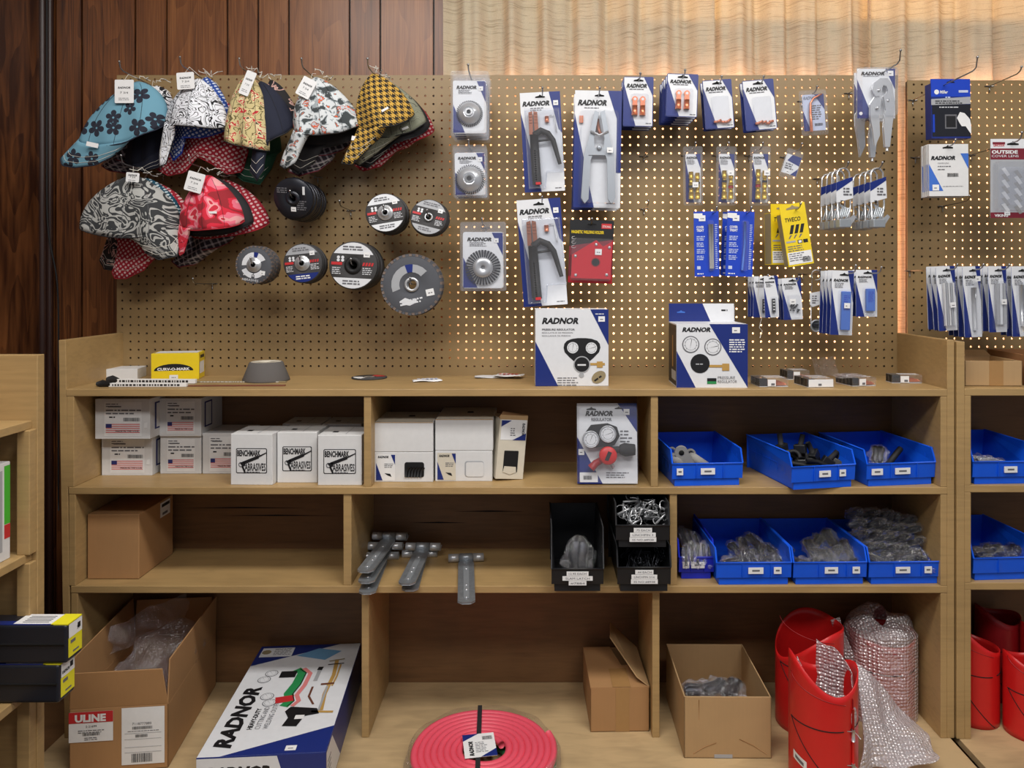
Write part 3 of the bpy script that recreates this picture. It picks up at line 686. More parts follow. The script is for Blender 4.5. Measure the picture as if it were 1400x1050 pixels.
# ================================================================ abrasive discs on hooks
def wheel(label, cx, cy, r, Y, kind, hub='steel', th=5.0, group=None, bands=None, seed=1, rot=0, tilt=(0, 0), back=False):
    s = Y / F; t = thing('grinding_disc' if kind != 'flap' else 'flap_disc', label, 'abrasive disc', P(cx, cy, Y), (tilt[0], rot, tilt[1]), group)
    hr = r * .16; body = 'flap_grey' if kind == 'flap' else 'wheel_grey'
    if kind == 'dark': body = 'night_metal'
    m = MB(s)
    m.lathe(0, 0, [(hr, 0), (r * .32, 0), (r * .36, 1.2), (r * .62, 1.4), (r * .97, 1.0), (r, 0), (r, -th), (r * .96, -th - .6), (hr, -th - .6), (hr, 0)], body, 40)
    f = MB(s); d = 1.75
    def sect(a0, a1, ra, rb, mat, dd=0): f.plate(poly_arc(0, 0, rb, a0, a1, 10) + poly_arc(0, 0, ra, a1, a0, 10), d + dd, mat)
    def seg(yc, sign, mat):
        a = math.degrees(math.asin(yc)); R = r * .95
        f.plate(poly_arc(0, 0, R, a, 180 - a, 14) if sign > 0 else poly_arc(0, 0, R, 180 + a, 360 - a, 14), d, mat)
    if not back:
        rnd = random.Random(seed)
        if kind == 'grind':
            seg(.5, -1, bands[0]); seg(.55, 1, bands[1])
            f.greek(-r * .45, -r * .80, r * .45, 2, r * .11, d + .3, 'grey_ink' if bands[0] != 'brand_blue' else 'paper_white', seed); f.greek(-r * .4, r * .62, r * .4, 2, r * .11, d + .3, 'grey_ink' if bands[1] != 'brand_blue' else 'paper_white', seed + 1)
            for k in range(4): f.plate([(r * (.42 + .12 * k), -r * .14), (r * (.5 + .12 * k), -r * .14), (r * (.46 + .12 * k), 0), (r * (.38 + .12 * k), 0)], d, 'print_red')
            f.rect(-r * .9, -r * .12, -r * .45, 0, d, 'print_red'); f.greek(r * .4, r * .08, r * .86, 4, r * .08, d, 'card_white', seed + 2, .4); f.greek(-r * .86, r * .1, -r * .42, 4, r * .08, d, 'card_white', seed + 3, .4)
            for a, b in ((-.62, -.32), (-.44, -.32), (-.62, -.2), (-.44, -.2)): f.disc(r * a, r * b, r * .065, d, 'card_white', 10); 
        elif kind == 'flap':
            sect(170, 330, r * .40, r * .66, 'mottled' if hub != 'steel' else 'card_white'); sect(262, 285, r * .4, r * .66, 'brand_blue', .2)
            f.greek(-r * .5, r * .46, r * .3, 2, r * .1, d + .2, 'card_white', seed); 
            if hub == 'steel': sect(30, 80, r * .45, r * .72, 'card_white'); sect(95, 150, r * .45, r * .72, 'card_white'); f.text('ABRASIVES', -r * .55, r * .88, r * .12, d, 'card_white', w=r * .9)
            else:
                f.plate([(-r * .5, r * .46), (-r * .3, r * .38), (-r * .1, r * .5), (r * .06, r * .48), (r * .04, r * .6), (-r * .2, r * .66), (-r * .4, r * .58)], d, 'card_white')
        else:
            f.greek(-r * .8, -r * .5, -r * .2, 3, r * .1, d, 'grey_ink', seed); f.greek(r * .2, r * .1, r * .7, 5, r * .1, d, 'grey_ink', seed); f.rect(r * .5, -r * .6, r * .62, -r * .2, d, 'card_white')
        for q in ((r * .42, -r * .58) if kind == 'grind' else (r * .40, r * .26) if kind == 'flap' else (-r * .1, r * .42),): f.price(q[0], q[1], d + .5, r * .26, r * .22)
    if kind == 'flap':
        n = 56
        for i in range(n):
            a = 2 * PI * i / n; c, q = math.cos(a), math.sin(a); c2, q2 = math.cos(a + .10), math.sin(a + .10)
            m.add([(r * .92 * c, r * .92 * q, 1.6), (r * 1.0 * c, r * 1.0 * q, 1.9), (r * 1.0 * c2, r * 1.0 * q2, .9), (r * .92 * c2, r * .92 * q2, 1.3), (r * 1.0 * c, r * 1.0 * q, -th), (r * c2, r * q2, -th - .6)], [(0, 1, 2, 3), (1, 4, 5, 2)], 'flap_edge' if i % 2 else 'flap_grey')
    m.v += []; 
    o = m.build('disc_body', t)
    if f.v: f.build('printed_label', o)
    h = MB(s)
    if hub == 'steel': h.lathe(0, 0, [(hr * .8, 5.2), (hr * 1.3, 5.2), (hr * 1.4, 3.6), (r * .36, 3.2), (r * .40, 2.2), (r * .40, 1.4)], 'steel', 30); h.lathe(0, 0, [(hr * .8, 5.2), (hr * .8, -1)], 'dark_steel', 14)
    elif hub == 'ring': h.lathe(0, 0, [(hr * .95, -1), (hr * .95, 2.4), (hr * 1.4, 2.4), (hr * 1.5, 1.2)], 'steel', 24)
    else: h.lathe(0, 0, [(hr * .9, -2), (hr * 1.2, 4.2), (r * .30, 4.0), (r * .36, 2.0)], 'rubber_black' if hub == 'black' else 'night_metal', 30)
    h.build('hub', t); return t
WH = [
 (401, 271, 28, 'dark', 'dark', 8, None, 'dark blue grinding disc with price sticker under the skull print cap', (14, -6)),
 (527, 291, 27, 'grind', 'steel', 6, ('card_white', 'card_white'), 'white banded grinding disc with silver hub, left of the pair beside the brush packs', (-4, 5)),
 (586, 297, 25, 'grind', 'ring', 4, ('mottled', 'mottled'), 'grey banded cutting disc with ringed hole, nearest the brush packs', (-8, 4)),
 (348, 362, 26, 'flap', 'steel', 4, None, 'small flap disc with white rings and silver hub, left end of the lower disc row', (0, -4)),
 (414, 360, 27, 'grind', 'steel', 4, ('mottled', 'brand_blue'), 'grinding disc with blue lower band and silver hub', (0, -3)),
 (483, 363, 33, 'grind', 'black', 7, ('card_white', 'card_white'), 'large white banded grinding disc with black hub and red stripes', (0, 0)),
 (563, 389, 42, 'flap', 'ring', 3, None, 'largest flap disc, grey with a pale arc label, right end of the lower disc row', (0, 3))]
for i, (cx, cy, r, kind, hub, n, bands, lab, tl) in enumerate(WH):
    Yf = 2.20; s = Yf / F
    hookp(cx, cy, Yf, 'peg hook through the centre of the ' + ('dark blue disc', 'white banded disc with silver hub', 'grey banded cutting disc', 'small flap disc', 'disc with blue lower band', 'large white banded disc', 'largest flap disc')[i], .03, .016)
    wheel(lab, cx, cy, r, Yf, kind, hub, 5, None, bands, i, (4, -10, 14, 8, -6, 3, -12)[i], tl)
    g = 'discs stacked behind the front disc, hook %s' % ('one two three four five six seven'.split()[i])
    bl = 'one of the discs stacked behind the ' + ('dark blue disc', 'white banded disc with silver hub', 'grey banded cutting disc', 'small flap disc', 'disc with blue lower band', 'large white banded disc', 'largest flap disc')[i]
    p = P(cx, cy, Yf); first = None
    for k in range(1, n):
        dx, dz = math.sin(k * 2.1 + i) * .0018, math.cos(k * 1.7 + i) * .0015 - .001
        if first is None:
            first = wheel(bl, cx, cy, r, Yf, kind, hub, 5, g, bands, i, 0, (0, 0), True); first.location = (p.x + dx, Yf + .0172 * k, p.z + dz); w0 = first
        else:
            w0 = dup(first, (p.x + dx, Yf + .0172 * k, p.z + dz), (random.uniform(-3, 3), random.uniform(-40, 40), random.uniform(-3, 3)), bl, g)
# empty hooks
for px, py, L, lab in ((480, 288, .14, 'empty peg hook between the dark disc and the white banded disc'), (435, 243, .13, 'empty peg hook just below the skull print cap'), (291, 388, .14, 'empty peg hook below the red camouflage cap'),
                   (880, 214, .10, 'empty peg hook under the leftmost copper lug card'), (880, 286, .10, 'empty peg hook right of the ground clamp pack, the lower one'),
                   (1352, 118, .16, 'empty peg hook at the top right, beside the blue helmet lens box'), (1288, 282, .15, 'empty peg hook under the white cover lens packs'), (1112, 372, .0, '')):
    if lab: p = P(px, py, YP); hook(p.x, p.z, L, lab, .014)
# ================================================================ retail packs on the pegboards
class Pk:
    """a hanging pack; cx,cy centre and w,h size in photo pixels at depth Y"""
    def __init__(s_, name, label, cat, x0, y0, x1, y1, Y, rot=0, yaw=0, group=None, pitch=0):
        s_.w = x1 - x0; s_.h = y1 - y0; s_.s = Y / F; s_.Y = Y; s_.cx = (x0 + x1) / 2; s_.cy = (y0 + y1) / 2
        s_.t = thing(name, label, cat, P(s_.cx, s_.cy, Y), (pitch, rot, yaw), group)
    def m(s_): return MB(s_.s, s_.w, s_.h)
    def b(s_, mb, name, label=None, **k):
        o = mb.build(name, s_.t, **k)
        if label: o['label'] = label
        return o
def brand(m, w, h, d, tr=.66, ry=.45, ly=.3, br=.5, x0=0, y0=0, inset=0, logo=(.08, .17, .62, .055), shear=.28, blue='brand_blue', white='card_white', n=3, gr=True):
    """white card with blue lower-left and upper-right wedges and the maker's italic wordmark"""
    m.rect(x0, y0, x0 + w, y0 + h, d, white)
    m.plate([(x0 + w * tr, y0), (x0 + w, y0), (x0 + w, y0 + h * ry)], d + .25, blue)
    m.plate([(x0, y0 + h * ly), (x0 + w * br, y0 + h), (x0, y0 + h)], d + .25, blue)
    if logo:
        lx, ly_, lw, lh = logo; m.text('RADNOR', x0 + w * lx, y0 + h * ly_, h * lh, d + .5, 'ink', w=w * lw, shear=shear, bold=.055)
        if gr: m.greek(x0 + w * (lx + .06), y0 + h * (ly_ + .02), x0 + w * (lx + lw * .8), n, h * .022, d + .5, 'grey_ink', int(w * 10), .45)
def hole(m, x, y, w, d, mat='dark_void'):
    m.plate([(x - w / 2, y), (x - w * .15, y - w * .08), (x, y - w * .22), (x + w * .15, y - w * .08), (x + w / 2, y), (x + w / 2, y + w * .12), (x - w / 2, y + w * .12)], d, mat)
def shell(p, x0, y0, x1, y1, D, r=3, flange=True, mat='clear_plastic', name='clear_shell'):
    m = p.m()
    pts = rrect(x0, y0, x1, y1, r); n = len(pts); inn = rrect(x0 + D * .16, y0 + D * .16, x1 - D * .16, y1 - D * .16, r)
    m.add([(a, b, 1.0) for a, b in pts] + [(a, b, D) for a, b in inn], [(i, (i + 1) % n, n + (i + 1) % n, n + i) for i in range(n)] + [tuple(range(n, 2 * n))], mat)
    return p.b(m, name)
def flange(p, d=0, mat='clear_plastic', r=3): m = p.m(); m.prism(rrect(0, 0, p.w, p.h, r), d - .3, d + .3, mat); return p.b(m, 'clear_backing')
def stackb(p, n, step, label, group, jx=.0008, jr=1.2, dz=0.0):
    for k in range(1, n + 1):
        r = [math.degrees(a) for a in p.t.rotation_euler]
        o = dup(p.t, None, (r[0], r[1] + random.uniform(-jr, jr), r[2]), label, group, (random.uniform(-jx, jx), step * k, random.uniform(-jx, jx) + dz * k))

# ---- cup brush packs
def brush_pack(x0, y0, x1, y1, Y, lab, n, bl, g, kind, rot=0, br=16, step=.03, labh=''):
    p = Pk('brush_pack', lab, 'wire brush pack', x0, y0, x1, y1, Y, rot); w, h = p.w, p.h
    flange(p); m = p.m(); m.prism(rrect(w * .06, h * .15, w * .94, h * .96, 3), -.2, .5, 'card_white')
    brand(m, w * .86, h * .79, .7, .72, .42, .45, .36, w * .07, h * .16, logo=(.10, .15, .62, .07), n=4); m.price(w * .74, h * .24, 1.5, 6, 6); p.b(m, 'printed_card')
    bx, by = (w * .5, h * .66)
    if kind == 'cup':
        b = p.m(); b.lathe(bx, by, [(br * 1.02, 1.2), (br * 1.05, 4), (br * .98, 7), (br * .8, 11), (br * .5, 13), (br * .48, 13.2)], 'steel', 36); b.lathe(bx, by, [(br * .2, 9), (br * .2, 15), (br * .34, 15), (br * .36, 12.5), (br * .46, 12.8), (br * .5, 13)], 'chrome', 12, smooth=False)
        for i in range(40):
            a = 2 * PI * i / 40; b.tube([(bx + br * 1.0 * math.cos(a), by + br * 1.0 * math.sin(a), 6), (bx + br * 1.2 * math.cos(a + .1), by + br * 1.2 * math.sin(a + .1), 1.2)], .5, 'dark_steel', 4)
        p.b(b, 'wire_cup_brush', 'silver wire cup brush'); D = 15.5
    else:
        b = p.m(); b.lathe(bx, by, [(br * .12, 5), (br * .3, 7), (br * .56, 6), (br * .6, 3)], 'steel', 30)
        for i in range(34):
            a = 2 * PI * i / 34; c, q = math.cos(a), math.sin(a); c2, q2 = math.cos(a + .12), math.sin(a + .12)
            b.add([(bx + br * .5 * c, by + br * .5 * q, 5), (bx + br * c, by + br * q, 4.5), (bx + br * c2, by + br * q2, 4.5), (bx + br * .5 * c2, by + br * .5 * q2, 5), (bx + br * c, by + br * q, 1), (bx + br * c2, by + br * q2, 1)], [(0, 1, 2, 3), (1, 4, 5, 2)], 'dark_steel')
        p.b(b, 'wire_wheel_brush', 'knotted wire wheel'); D = 9
    shell(p, w * .05, h * .14, w * .95, h * .97, D if kind != 'cup' else 15, 4)
    hookp(p.cx, y0 + 4, Y, labh, .045); stackb(p, n, step, bl, g)
brush_pack(616, 97, 668, 186, 2.20, 'pale cup brush pack at the top left of the retail packs, above the curtain hem', 3, 'one of the cup brush packs stacked behind the topmost brush pack', 'topmost brush packs', 'cup', 0, 15, .036, 'peg hook through the topmost cup brush pack')
brush_pack(619, 198, 666, 270, 2.20, 'second cup brush pack down, with a blue cornered card', 2, 'one of the packs behind the second cup brush pack', 'second brush packs', 'cup', -1, 17, .036, 'peg hook through the second cup brush pack')
brush_pack(629, 303, 692, 398, 2.25, 'clear pack with round knotted wire wheel, lowest of the brush packs', 1, 'pack behind the lowest wire wheel brush pack', 'wire wheel packs', 'wheel', 0, 24, .03, 'peg hook through the wire wheel pack')

# ---- electrode holders
def holder_pack(x0, y0, x1, y1, Y, lab, rot, hl):
    p = Pk('electrode_holder_pack', lab, 'electrode holder', x0, y0, x1, y1, Y, rot); w, h = p.w, p.h; u = w / 58.0
    m = p.m(); m.prism([(0, 0), (w, 0), (w, h), (0, h)], -.4, .4, 'card_white'); m.rect(0, 0, w, h, .5, 'card_white')
    m.plate([(w * .72, 0), (w, 0), (w, h * .42), (w * .92, h * .38)], .7, 'brand_blue'); m.plate([(0, h * .2), (w * .42, h), (0, h)], .7, 'brand_blue')
    hole(m, w * .5, h * .045, w * .24, .9); m.text('RADNOR', w * .05, h * .135, h * .052, .9, 'ink', w=w * .68, shear=.28, bold=.055); m.greek(w * .24, h * .155, w * .66, 2, 2.6, .9, 'grey_ink', 3)
    m.price(w * .82, h * .09, 1.2, 7 * u, 7 * u); m.greek(w * .76, h * .965, w * .96, 1, 2, .9, 'grey_ink', 5); p.b(m, 'printed_card')
    b = p.m(); X = w * .30
    b.tube([(X, h * .44, 7), (X, h * .60, 7.5), (X + 1, h * .93, 7.5)], [6.2 * u, 6.4 * u, 6.6 * u], 'rubber_black', 14)
    for k in range(14): b.tube([(X - 6.5 * u + .4 * k / 14, h * (.60 + .022 * k), 8), (X, h * (.60 + .022 * k), 14.6), (X + 6.6 * u, h * (.60 + .022 * k), 8)], .6, 'black_plastic', 5)
    b.box(X - 1, X + 6 * u, h * .915, h * .94, 12, 15, 'print_red'); p.b(b, 'rubber_handle')
    j = p.m()
    for sx in (-1, 1):
        j.prism([(X + sx * 1, h * .205), (X + sx * 6 * u, h * .215), (X + sx * 6.4 * u, h * .43), (X + sx * 1.4, h * .43)], 3, 10, 'dull_copper')
        for q in range(4): j.box(X + sx * 1.5, X + sx * 5.8 * u, h * (.225 + .03 * q), h * (.232 + .03 * q), 10, 10.7, 'dull_copper')
    p.b(j, 'jaw', 'coppery jaws', bevel=.001)
    l = p.m(); l.tube([(X, h * .44, 8), (X + 10 * u, h * .395, 8), (X + 20 * u, h * .43, 8), (X + 27 * u, h * .50, 8), (X + 31 * u, h * .62, 8), (X + 35 * u, h * .74, 8)], [5 * u, 4.6 * u, 4.4 * u, 3.8 * u, 3.2 * u, 2.6 * u], 'rubber_black', 12); l.tube([(X + 5 * u, h * .50, 8), (X + 24 * u, h * .49, 8)], 1.7 * u, 'black_plastic', 8); p.b(l, 'squeeze_lever')
    c = p.m(); c.tube([(w * .64, h * .25, 3), (w * .64, h * .31, 3)], 3 * u, 'copper', 12); p.b(c, 'spare_ferrule', 'small copper sleeve'); k = p.m(); k.tube([(w * .70, h * .245, 3), (w * .82, h * .24, 3), (w * .86, h * .42, 3)], .7 * u, 'steel', 6); p.b(k, 'hex_key')
    m = p.m(); pts = [(w * .12, h * .19), (w * .92, h * .2), (w * .98, h * .8), (w * .55, h * .80), (w * .5, h * .96), (w * .14, h * .96)]
    m.prism(pts, 1.2, 14, 'clear_plastic'); p.b(m, 'clear_shell', bevel=.004)
    hookp(x0 + w * .5, y0 + 6, Y, hl, .05)
holder_pack(714, 126, 769, 262, 2.26, 'black electrode holder on a card, the upper of the two', -3, 'peg hook through the upper electrode holder card')
holder_pack(711, 272, 771, 418, 2.26, 'black electrode holder on a card, the lower one above the regulator box', -4, 'peg hook through the lower electrode holder card')
# ---- ground clamp
def clamp_pack():
    p = Pk('ground_clamp_pack', 'large zinc ground clamp sealed on a card beside the upper electrode holder', 'ground clamp', 785, 124, 849, 284, 2.24, 1.0); w, h = p.w, p.h
    m = p.m(); m.prism([(0, 0), (w, 0), (w, h), (0, h)], -.4, .4, 'card_white'); m.plate([(w * .7, 0), (w, 0), (w, h * .36)], .7, 'brand_blue'); m.plate([(0, h * .2), (w * .44, h), (0, h)], .7, 'brand_blue'); m.rect(w * .9, 0, w, h * .7, .9, 'brand_blue')
    m.text('RADNOR', w * .06, h * .125, h * .05, .9, 'ink', w=w * .62, shear=.28, bold=.055); m.greek(w * .2, h * .145, w * .6, 1, 2.4, .9, 'grey_ink', 3); m.greek(w * .7, h * .96, w * .92, 1, 2, .9, 'grey_ink', 5); hole(m, w * .52, h * .04, w * .2, .9); p.b(m, 'printed_card')
    for sx in (-1, 1):
        j = p.m(); X = w * .52
        j.prism([(X + sx * 2, h * .20), (X + sx * 6, h * .19), (X + sx * 13, h * .42), (X + sx * 19, h * .55), (X + sx * 22, h * .92), (X + sx * 18, h * .96), (X + sx * 14, h * .93), (X + sx * 12, h * .60), (X + sx * 7, h * .52), (X + sx * 8, h * .42)], 6 if sx > 0 else 4, 11 if sx > 0 else 9, 'galvanised'); p.b(j, 'clamp_arm', bevel=.002)
    j = p.m(); X = w * .52; j.lathe(X, h * .50, [(3.4, 3), (3.4, 13), (2, 13.6), (0, 13.6)], 'zinc', 16); j.prism([(X - 11, h * .50), (X + 11, h * .50), (X + 14, h * .56), (X - 14, h * .56)], 9, 10.5, 'galvanised'); j.tube([(X - 12, h * .36, 11), (X, h * .395, 12), (X + 12, h * .36, 11)], 1.8, 'steel', 8); p.b(j, 'pivot_bolt')
    j = p.m(); j.tube([(X - 3, h * .25, 5), (X - 1, h * .34, 7), (X + 2, h * .38, 7)], 2.6, 'dull_copper', 8); p.b(j, 'contact_braid', 'copper braid between the jaws')
    c = p.m(); c.box(w * .10, w * .18, h * .22, h * .28, 1, 4, 'copper'); p.b(c, 'spare_ferrule'); shell(p, w * .1, h * .17, w * .95, h * .98, 15, 5)
    m = p.m(); m.price(w * .68, h * .50, 15.6, 8, 7); p.b(m, 'price_sticker')
    hookp(818, 132, 2.24, 'peg hook through the ground clamp pack', .05); stackb(p, 2, .045, 'one of the ground clamp packs behind the front one', 'ground clamp packs', .0005, .3)
clamp_pack()
# ---- magnetic holder
p = Pk('welding_magnet_pack', 'red arrow-shaped magnetic welding holder in a clear pack with dark header', 'welding magnet', 778, 301, 838, 387, 2.26, 2); w, h = p.w, p.h
m = p.m(); m.prism(rrect(0, 0, w, h, 2), -.3, .4, 'black_plastic'); m.plate([(0, h * .42), (w, h * .30), (w, h), (0, h)], .6, 'maroon'); m.rect(w * .72, h * .05, w * .95, h * .13, .8, 'print_red'); m.text('STRONG', w * .74, h * .115, h * .035, 1, 'paper_white', w=w * .19); m.text('MAGNETIC WELDING HOLDER', w * .04, h * .215, h * .05, .8, 'yellow_card', w=w * .74, bold=.03)
m.plate([(0, h * .9), (w, h * .86), (w, h), (0, h)], .8, 'holder_red'); hole(m, w * .5, h * .06, w * .2, .9)
for k in range(3): m.tube([(w * .1 + 3 * math.cos(a), h * (.29 + .07 * k) + 2 * math.sin(a), 1) for a in (0, 1, 2, 3, 4, 5)], .3, 'paper_white', 4)
p.b(m, 'printed_card')
def magnet(z0, z1, mat): b = p.m(); b.prism([(w * .06, h * .56), (w * .60, h * .32), (w * .76, h * .42), (w * .97, h * .33), (w * .95, h * .93), (w * .06, h * .93)], z0, z1, mat); return b
b = magnet(2, 10, 'holder_red')
for x, y in ((.60, .39), (.90, .43), (.14, .58), (.16, .88), (.86, .86)): b.lathe(w * x, h * y, [(2, 9.9), (2, 10.9), (0, 10.9)], 'steel', 12)
b.disc(w * .60, h * .67, 6.5, 10.15, 'red_dark', 24); b.disc(w * .60, h * .67, 5.2, 10.3, 'black_plastic', 24); p.b(b, 'magnet_body', 'red magnet plate'); m = p.m(); m.price(w * .58, h * .46, 11, 9, 8); p.b(m, 'price_sticker'); shell(p, w * .02, h * .29, w * .98, h * .98, 11.5, 3)
hookp(808, 307, 2.26, 'peg hook through the red magnet pack', .04)
# ---- copper lug cards
def lug(b, x, y, u):
    b.prism(poly_arc(x, y, 4 * u, 140, 400, 12) + [(x + 3.4 * u, y + 8 * u), (x + 4 * u, y + 22 * u), (x - 4 * u, y + 22 * u), (x - 3.4 * u, y + 8 * u)], 1, 4, 'copper'); b.tube([(x, y + 9 * u, 4), (x, y + 22 * u, 4)], 3.6 * u, 'copper', 10); b.disc(x, y, 1.9 * u, 4.2, 'paper_white', 14)
def lug_card(x0, y0, x1, y1, Y, lab, n, bl, kind, rot, hl, white='card_white'):
    p = Pk('cable_lug_card', lab, 'cable lug card', x0, y0, x1, y1, Y, rot); w, h = p.w, p.h
    m = p.m(); m.prism(rrect(0, 0, w, h, 2), -.4, .3, 'brand_blue'); m.rect(1, 1, w - 1, h - 1, .5, white)
    m.plate([(w * .68, 1), (w - 1, 1), (w - 1, h * .38)], .75, 'brand_blue'); m.plate([(1, h * .16), (w * .42, h - 1), (1, h - 1)], .75, 'brand_blue')
    hole(m, w * .5, h * .07, w * .32, 1); m.text('RADNOR', w * .1, h * .22, h * .085, 1, 'ink', w=w * .68, shear=.28, bold=.055); m.greek(w * .2, h * .245, w * .74, 1, 2.2, 1, 'grey_ink', 5); m.greek(w * .76, h * .93, w * .96, 1, 2, 1, 'grey_ink', 5); p.b(m, 'printed_card')
    b = p.m()
    if kind == 2: lug(b, w * .38, h * .46, 1); lug(b, w * .64, h * .46, 1); nm = 'cable_lug'
    else:
        rnd = random.Random(int(x0)); nm = 'loose_lugs'
        for i in range(5): x = w * (.36 + .11 * i); b.tube([(x - 3, h * .87 + rnd.uniform(-1, 1), 3), (x + 3, h * .86 + rnd.uniform(-2, 2), 4)], 1.7, 'copper', 8)
    p.b(b, nm, 'copper lugs'); shell(p, w * .25, h * .34, w * .85, h * .93, 6.5, 3)
    hookp(x0 + w * .52, y0 + 6, Y, hl, .035); stackb(p, n, .03, bl, bl)
lug_card(852, 105, 893, 173, 2.24, 'card with two copper cable lugs, leftmost in the lug row', 2, 'one of the lug cards behind the leftmost lug card', 2, 1, 'peg hook of the leftmost cable lug card')
lug_card(911, 101, 954, 160, 2.19, 'card with two copper cable lugs, second in the lug row', 4, 'one of the lug cards behind the second lug card', 2, 2, 'peg hook of the second cable lug card')
lug_card(962, 109, 1002, 176, 2.24, 'nearly empty lug card with copper bits at its bottom, third in the row', 1, 'lug card behind the third lug card', 1, -4, 'peg hook of the third cable lug card')
lug_card(1017, 109, 1060, 178, 2.24, 'nearly empty yellowed lug card, fourth and rightmost in the row', 1, 'lug card behind the rightmost lug card', 1, -5, 'peg hook of the rightmost cable lug card', 'card_white')
# ---- bent tip pack
p = Pk('torch_tip_pack', 'small clear pack with a bent copper torch tip', 'torch tip', 1094, 123, 1131, 185, 2.28, -4); w, h = p.w, p.h
flange(p); m = p.m(); m.rect(w * .1, h * .1, w * .9, h * .9, .6, 'light_blue'); m.plate([(w * .55, h * .1), (w * .9, h * .1), (w * .9, h * .45)], .8, 'brand_blue'); m.plate([(w * .1, h * .45), (w * .35, h * .9), (w * .1, h * .9)], .8, 'brand_blue'); m.text('RADNOR', w * .14, h * .21, h * .07, 1, 'ink', w=w * .5, shear=.25); m.greek(w * .42, h * .34, w * .8, 7, 3, 1, 'grey_ink', 2); m.barcode(w * .5, h * .74, w * .8, h * .8, 1); p.b(m, 'printed_card')
b = p.m(); b.tube([(w * .32, h * .93, 5), (w * .33, h * .5, 5), (w * .36, h * .3, 5), (w * .48, h * .2, 5), (w * .78, h * .12, 5)], [2.2, 1.8, 1.5, 1.4, 1.2], 'copper', 9); p.b(b, 'bent_torch_tip', 'bent copper tube'); shell(p, w * .04, h * .04, w * .96, h * .96, 9, 4); hookp(1112, 128, 2.28, 'peg hook through the bent torch tip pack', .03)
# ---- locking clamp pack
def pliers(p, ox, oy, k=1.0, d=6):
    b = p.m(); q = lambda pts: [(ox + x * k, oy + y * k) for x, y in pts]
    b.prism(q([(0, 0), (8, -6), (18, -6), (24, 2), (25, 16), (20, 22), (16, 18), (19, 10), (17, 4), (12, 2), (10, 8), (9, 16), (3, 18), (-2, 8)]), d, d + 5, 'chrome'); p.b(b, 'curved_jaw', bevel=.001)
    b = p.m(); b.prism(q([(13, 18), (24, 12), (27, 26), (24, 52), (20, 86), (15, 86), (13, 60), (16, 36)]), d + 1, d + 6, 'chrome'); p.b(b, 'long_handle', bevel=.0015)
    b = p.m(); b.prism(q([(-4, 28), (4, 16), (10, 22), (7, 44), (8, 70), (2, 84), (-1, 60), (-4, 44)]), d - 1, d + 3, 'chrome'); b.tube([(ox + (18 * k), oy + 84 * k, d + 3), (ox + 18 * k, oy + 92 * k, d + 3)], 2 * k, 'steel', 8); p.b(b, 'lever_handle', bevel=.0015)
    b = p.m()
    for x, y in ((6, 10), (18, 24), (4, 34)): b.lathe(ox + x * k, oy + y * k, [(1.8, d + 4), (1.8, d + 7), (0, d + 7)], 'steel', 10)
    p.b(b, 'rivet')
for i, (x0, y0, x1, y1, Y, lab) in enumerate(((1170, 92, 1225, 164, 2.14, 'chrome locking clamp on a large clear pack at the top right of the board'), (1166, 98, 1219, 168, 2.25, 'second locking clamp pack, just behind the front one'))):
    p = Pk('locking_clamp_pack', lab, 'locking clamp', x0, y0, x1, y1, Y, 0); w, h = p.w, p.h; flange(p, 0, r=4)
    m = p.m(); brand(m, w * .94, h * .94, .6, .74, .42, .22, .42, w * .03, h * .03, logo=(.1, .13, .62, .075), n=1); m.price(w * .78, h * .07, 1.2, 8, 7); m.disc(w * .12, h * .88, 2.4, 1, 'paper_white', 12); m.plate([(w * .84, h * .92), (w * .87, h * .86), (w * .9, h * .92)], 1, 'grey_ink'); p.b(m, 'printed_card')
    pliers(p, 21 if i == 0 else 5, 24 if i == 0 else 32, 1.0, 5); shell(p, w * .02, h * .02, w * .98, h * .98, 14, 5)
hookp(1208, 99, 2.14, 'long peg hook carrying the locking clamp packs', .10, .03)
# ---- brass connector clamshells
for i, (x0, x1, rr) in enumerate(((934, 961, 0), (979, 1007, 0), (1025, 1053, 0))):
    p = Pk('hose_fitting_pack', 'clear pack with brass hose fittings, %s' % ('leftmost of three', 'middle of three, with a red band', 'rightmost of three beside the small tilted pack')[i], 'hose fitting pack', x0, 200, x1, 281, 2.26, (-.5, .5, 1)[i]); w, h = p.w, p.h
    flange(p); m = p.m(); brand(m, w * .76, h * .82, .5, .66, .3, .12, .55, w * .12, h * .13, logo=(.06, .1, .72, .05), n=5); m.rect(w * .12, h * .5, w * .3, h * .95, .9, 'brand_blue'); p.b(m, 'printed_card')
    for j in range(2):
        b = p.m(); X = w * (.36 + .32 * j); y0_ = h * ((.44, .42, .40)[i] + .02 * j); y1_ = h * .90
        segs = [(0, .25, 3.2), (.25, .4, 2.4), (.4, .62, 3.4), (.62, .75, 2.6), (.75, 1, 3.6)]
        for a, c, r in segs: b.lathe(0, 0, [], 'brass') if False else b.tube([(X, y0_ + (y1_ - y0_) * a, 5), (X, y0_ + (y1_ - y0_) * c, 5)], r, 'brass', 6 if r > 3 else 12)
        b.tube([(X, y0_ + (y1_ - y0_) * (.34 if (i + j) % 2 else .5), 5), (X, y0_ + (y1_ - y0_) * (.42 if (i + j) % 2 else .6), 5)], 3.5, 'red_dark' if (i == 1 and j) or (i == 2 and not j) else 'soft_black', 12); p.b(b, 'brass_fitting')
    m = p.m(); m.price(w * (.4, .5, .6)[i], h * (.62, .42, .42)[i], 9.6, 8, 7); p.b(m, 'price_sticker'); shell(p, w * .06, h * .06, w * .94, h * .97, 9.3, 3)
    hookp(x0 + 14, 204, 2.26, ('peg hook of the leftmost brass fitting pack', 'peg hook of the middle brass fitting pack', 'peg hook of the rightmost brass fitting pack')[i], .03)
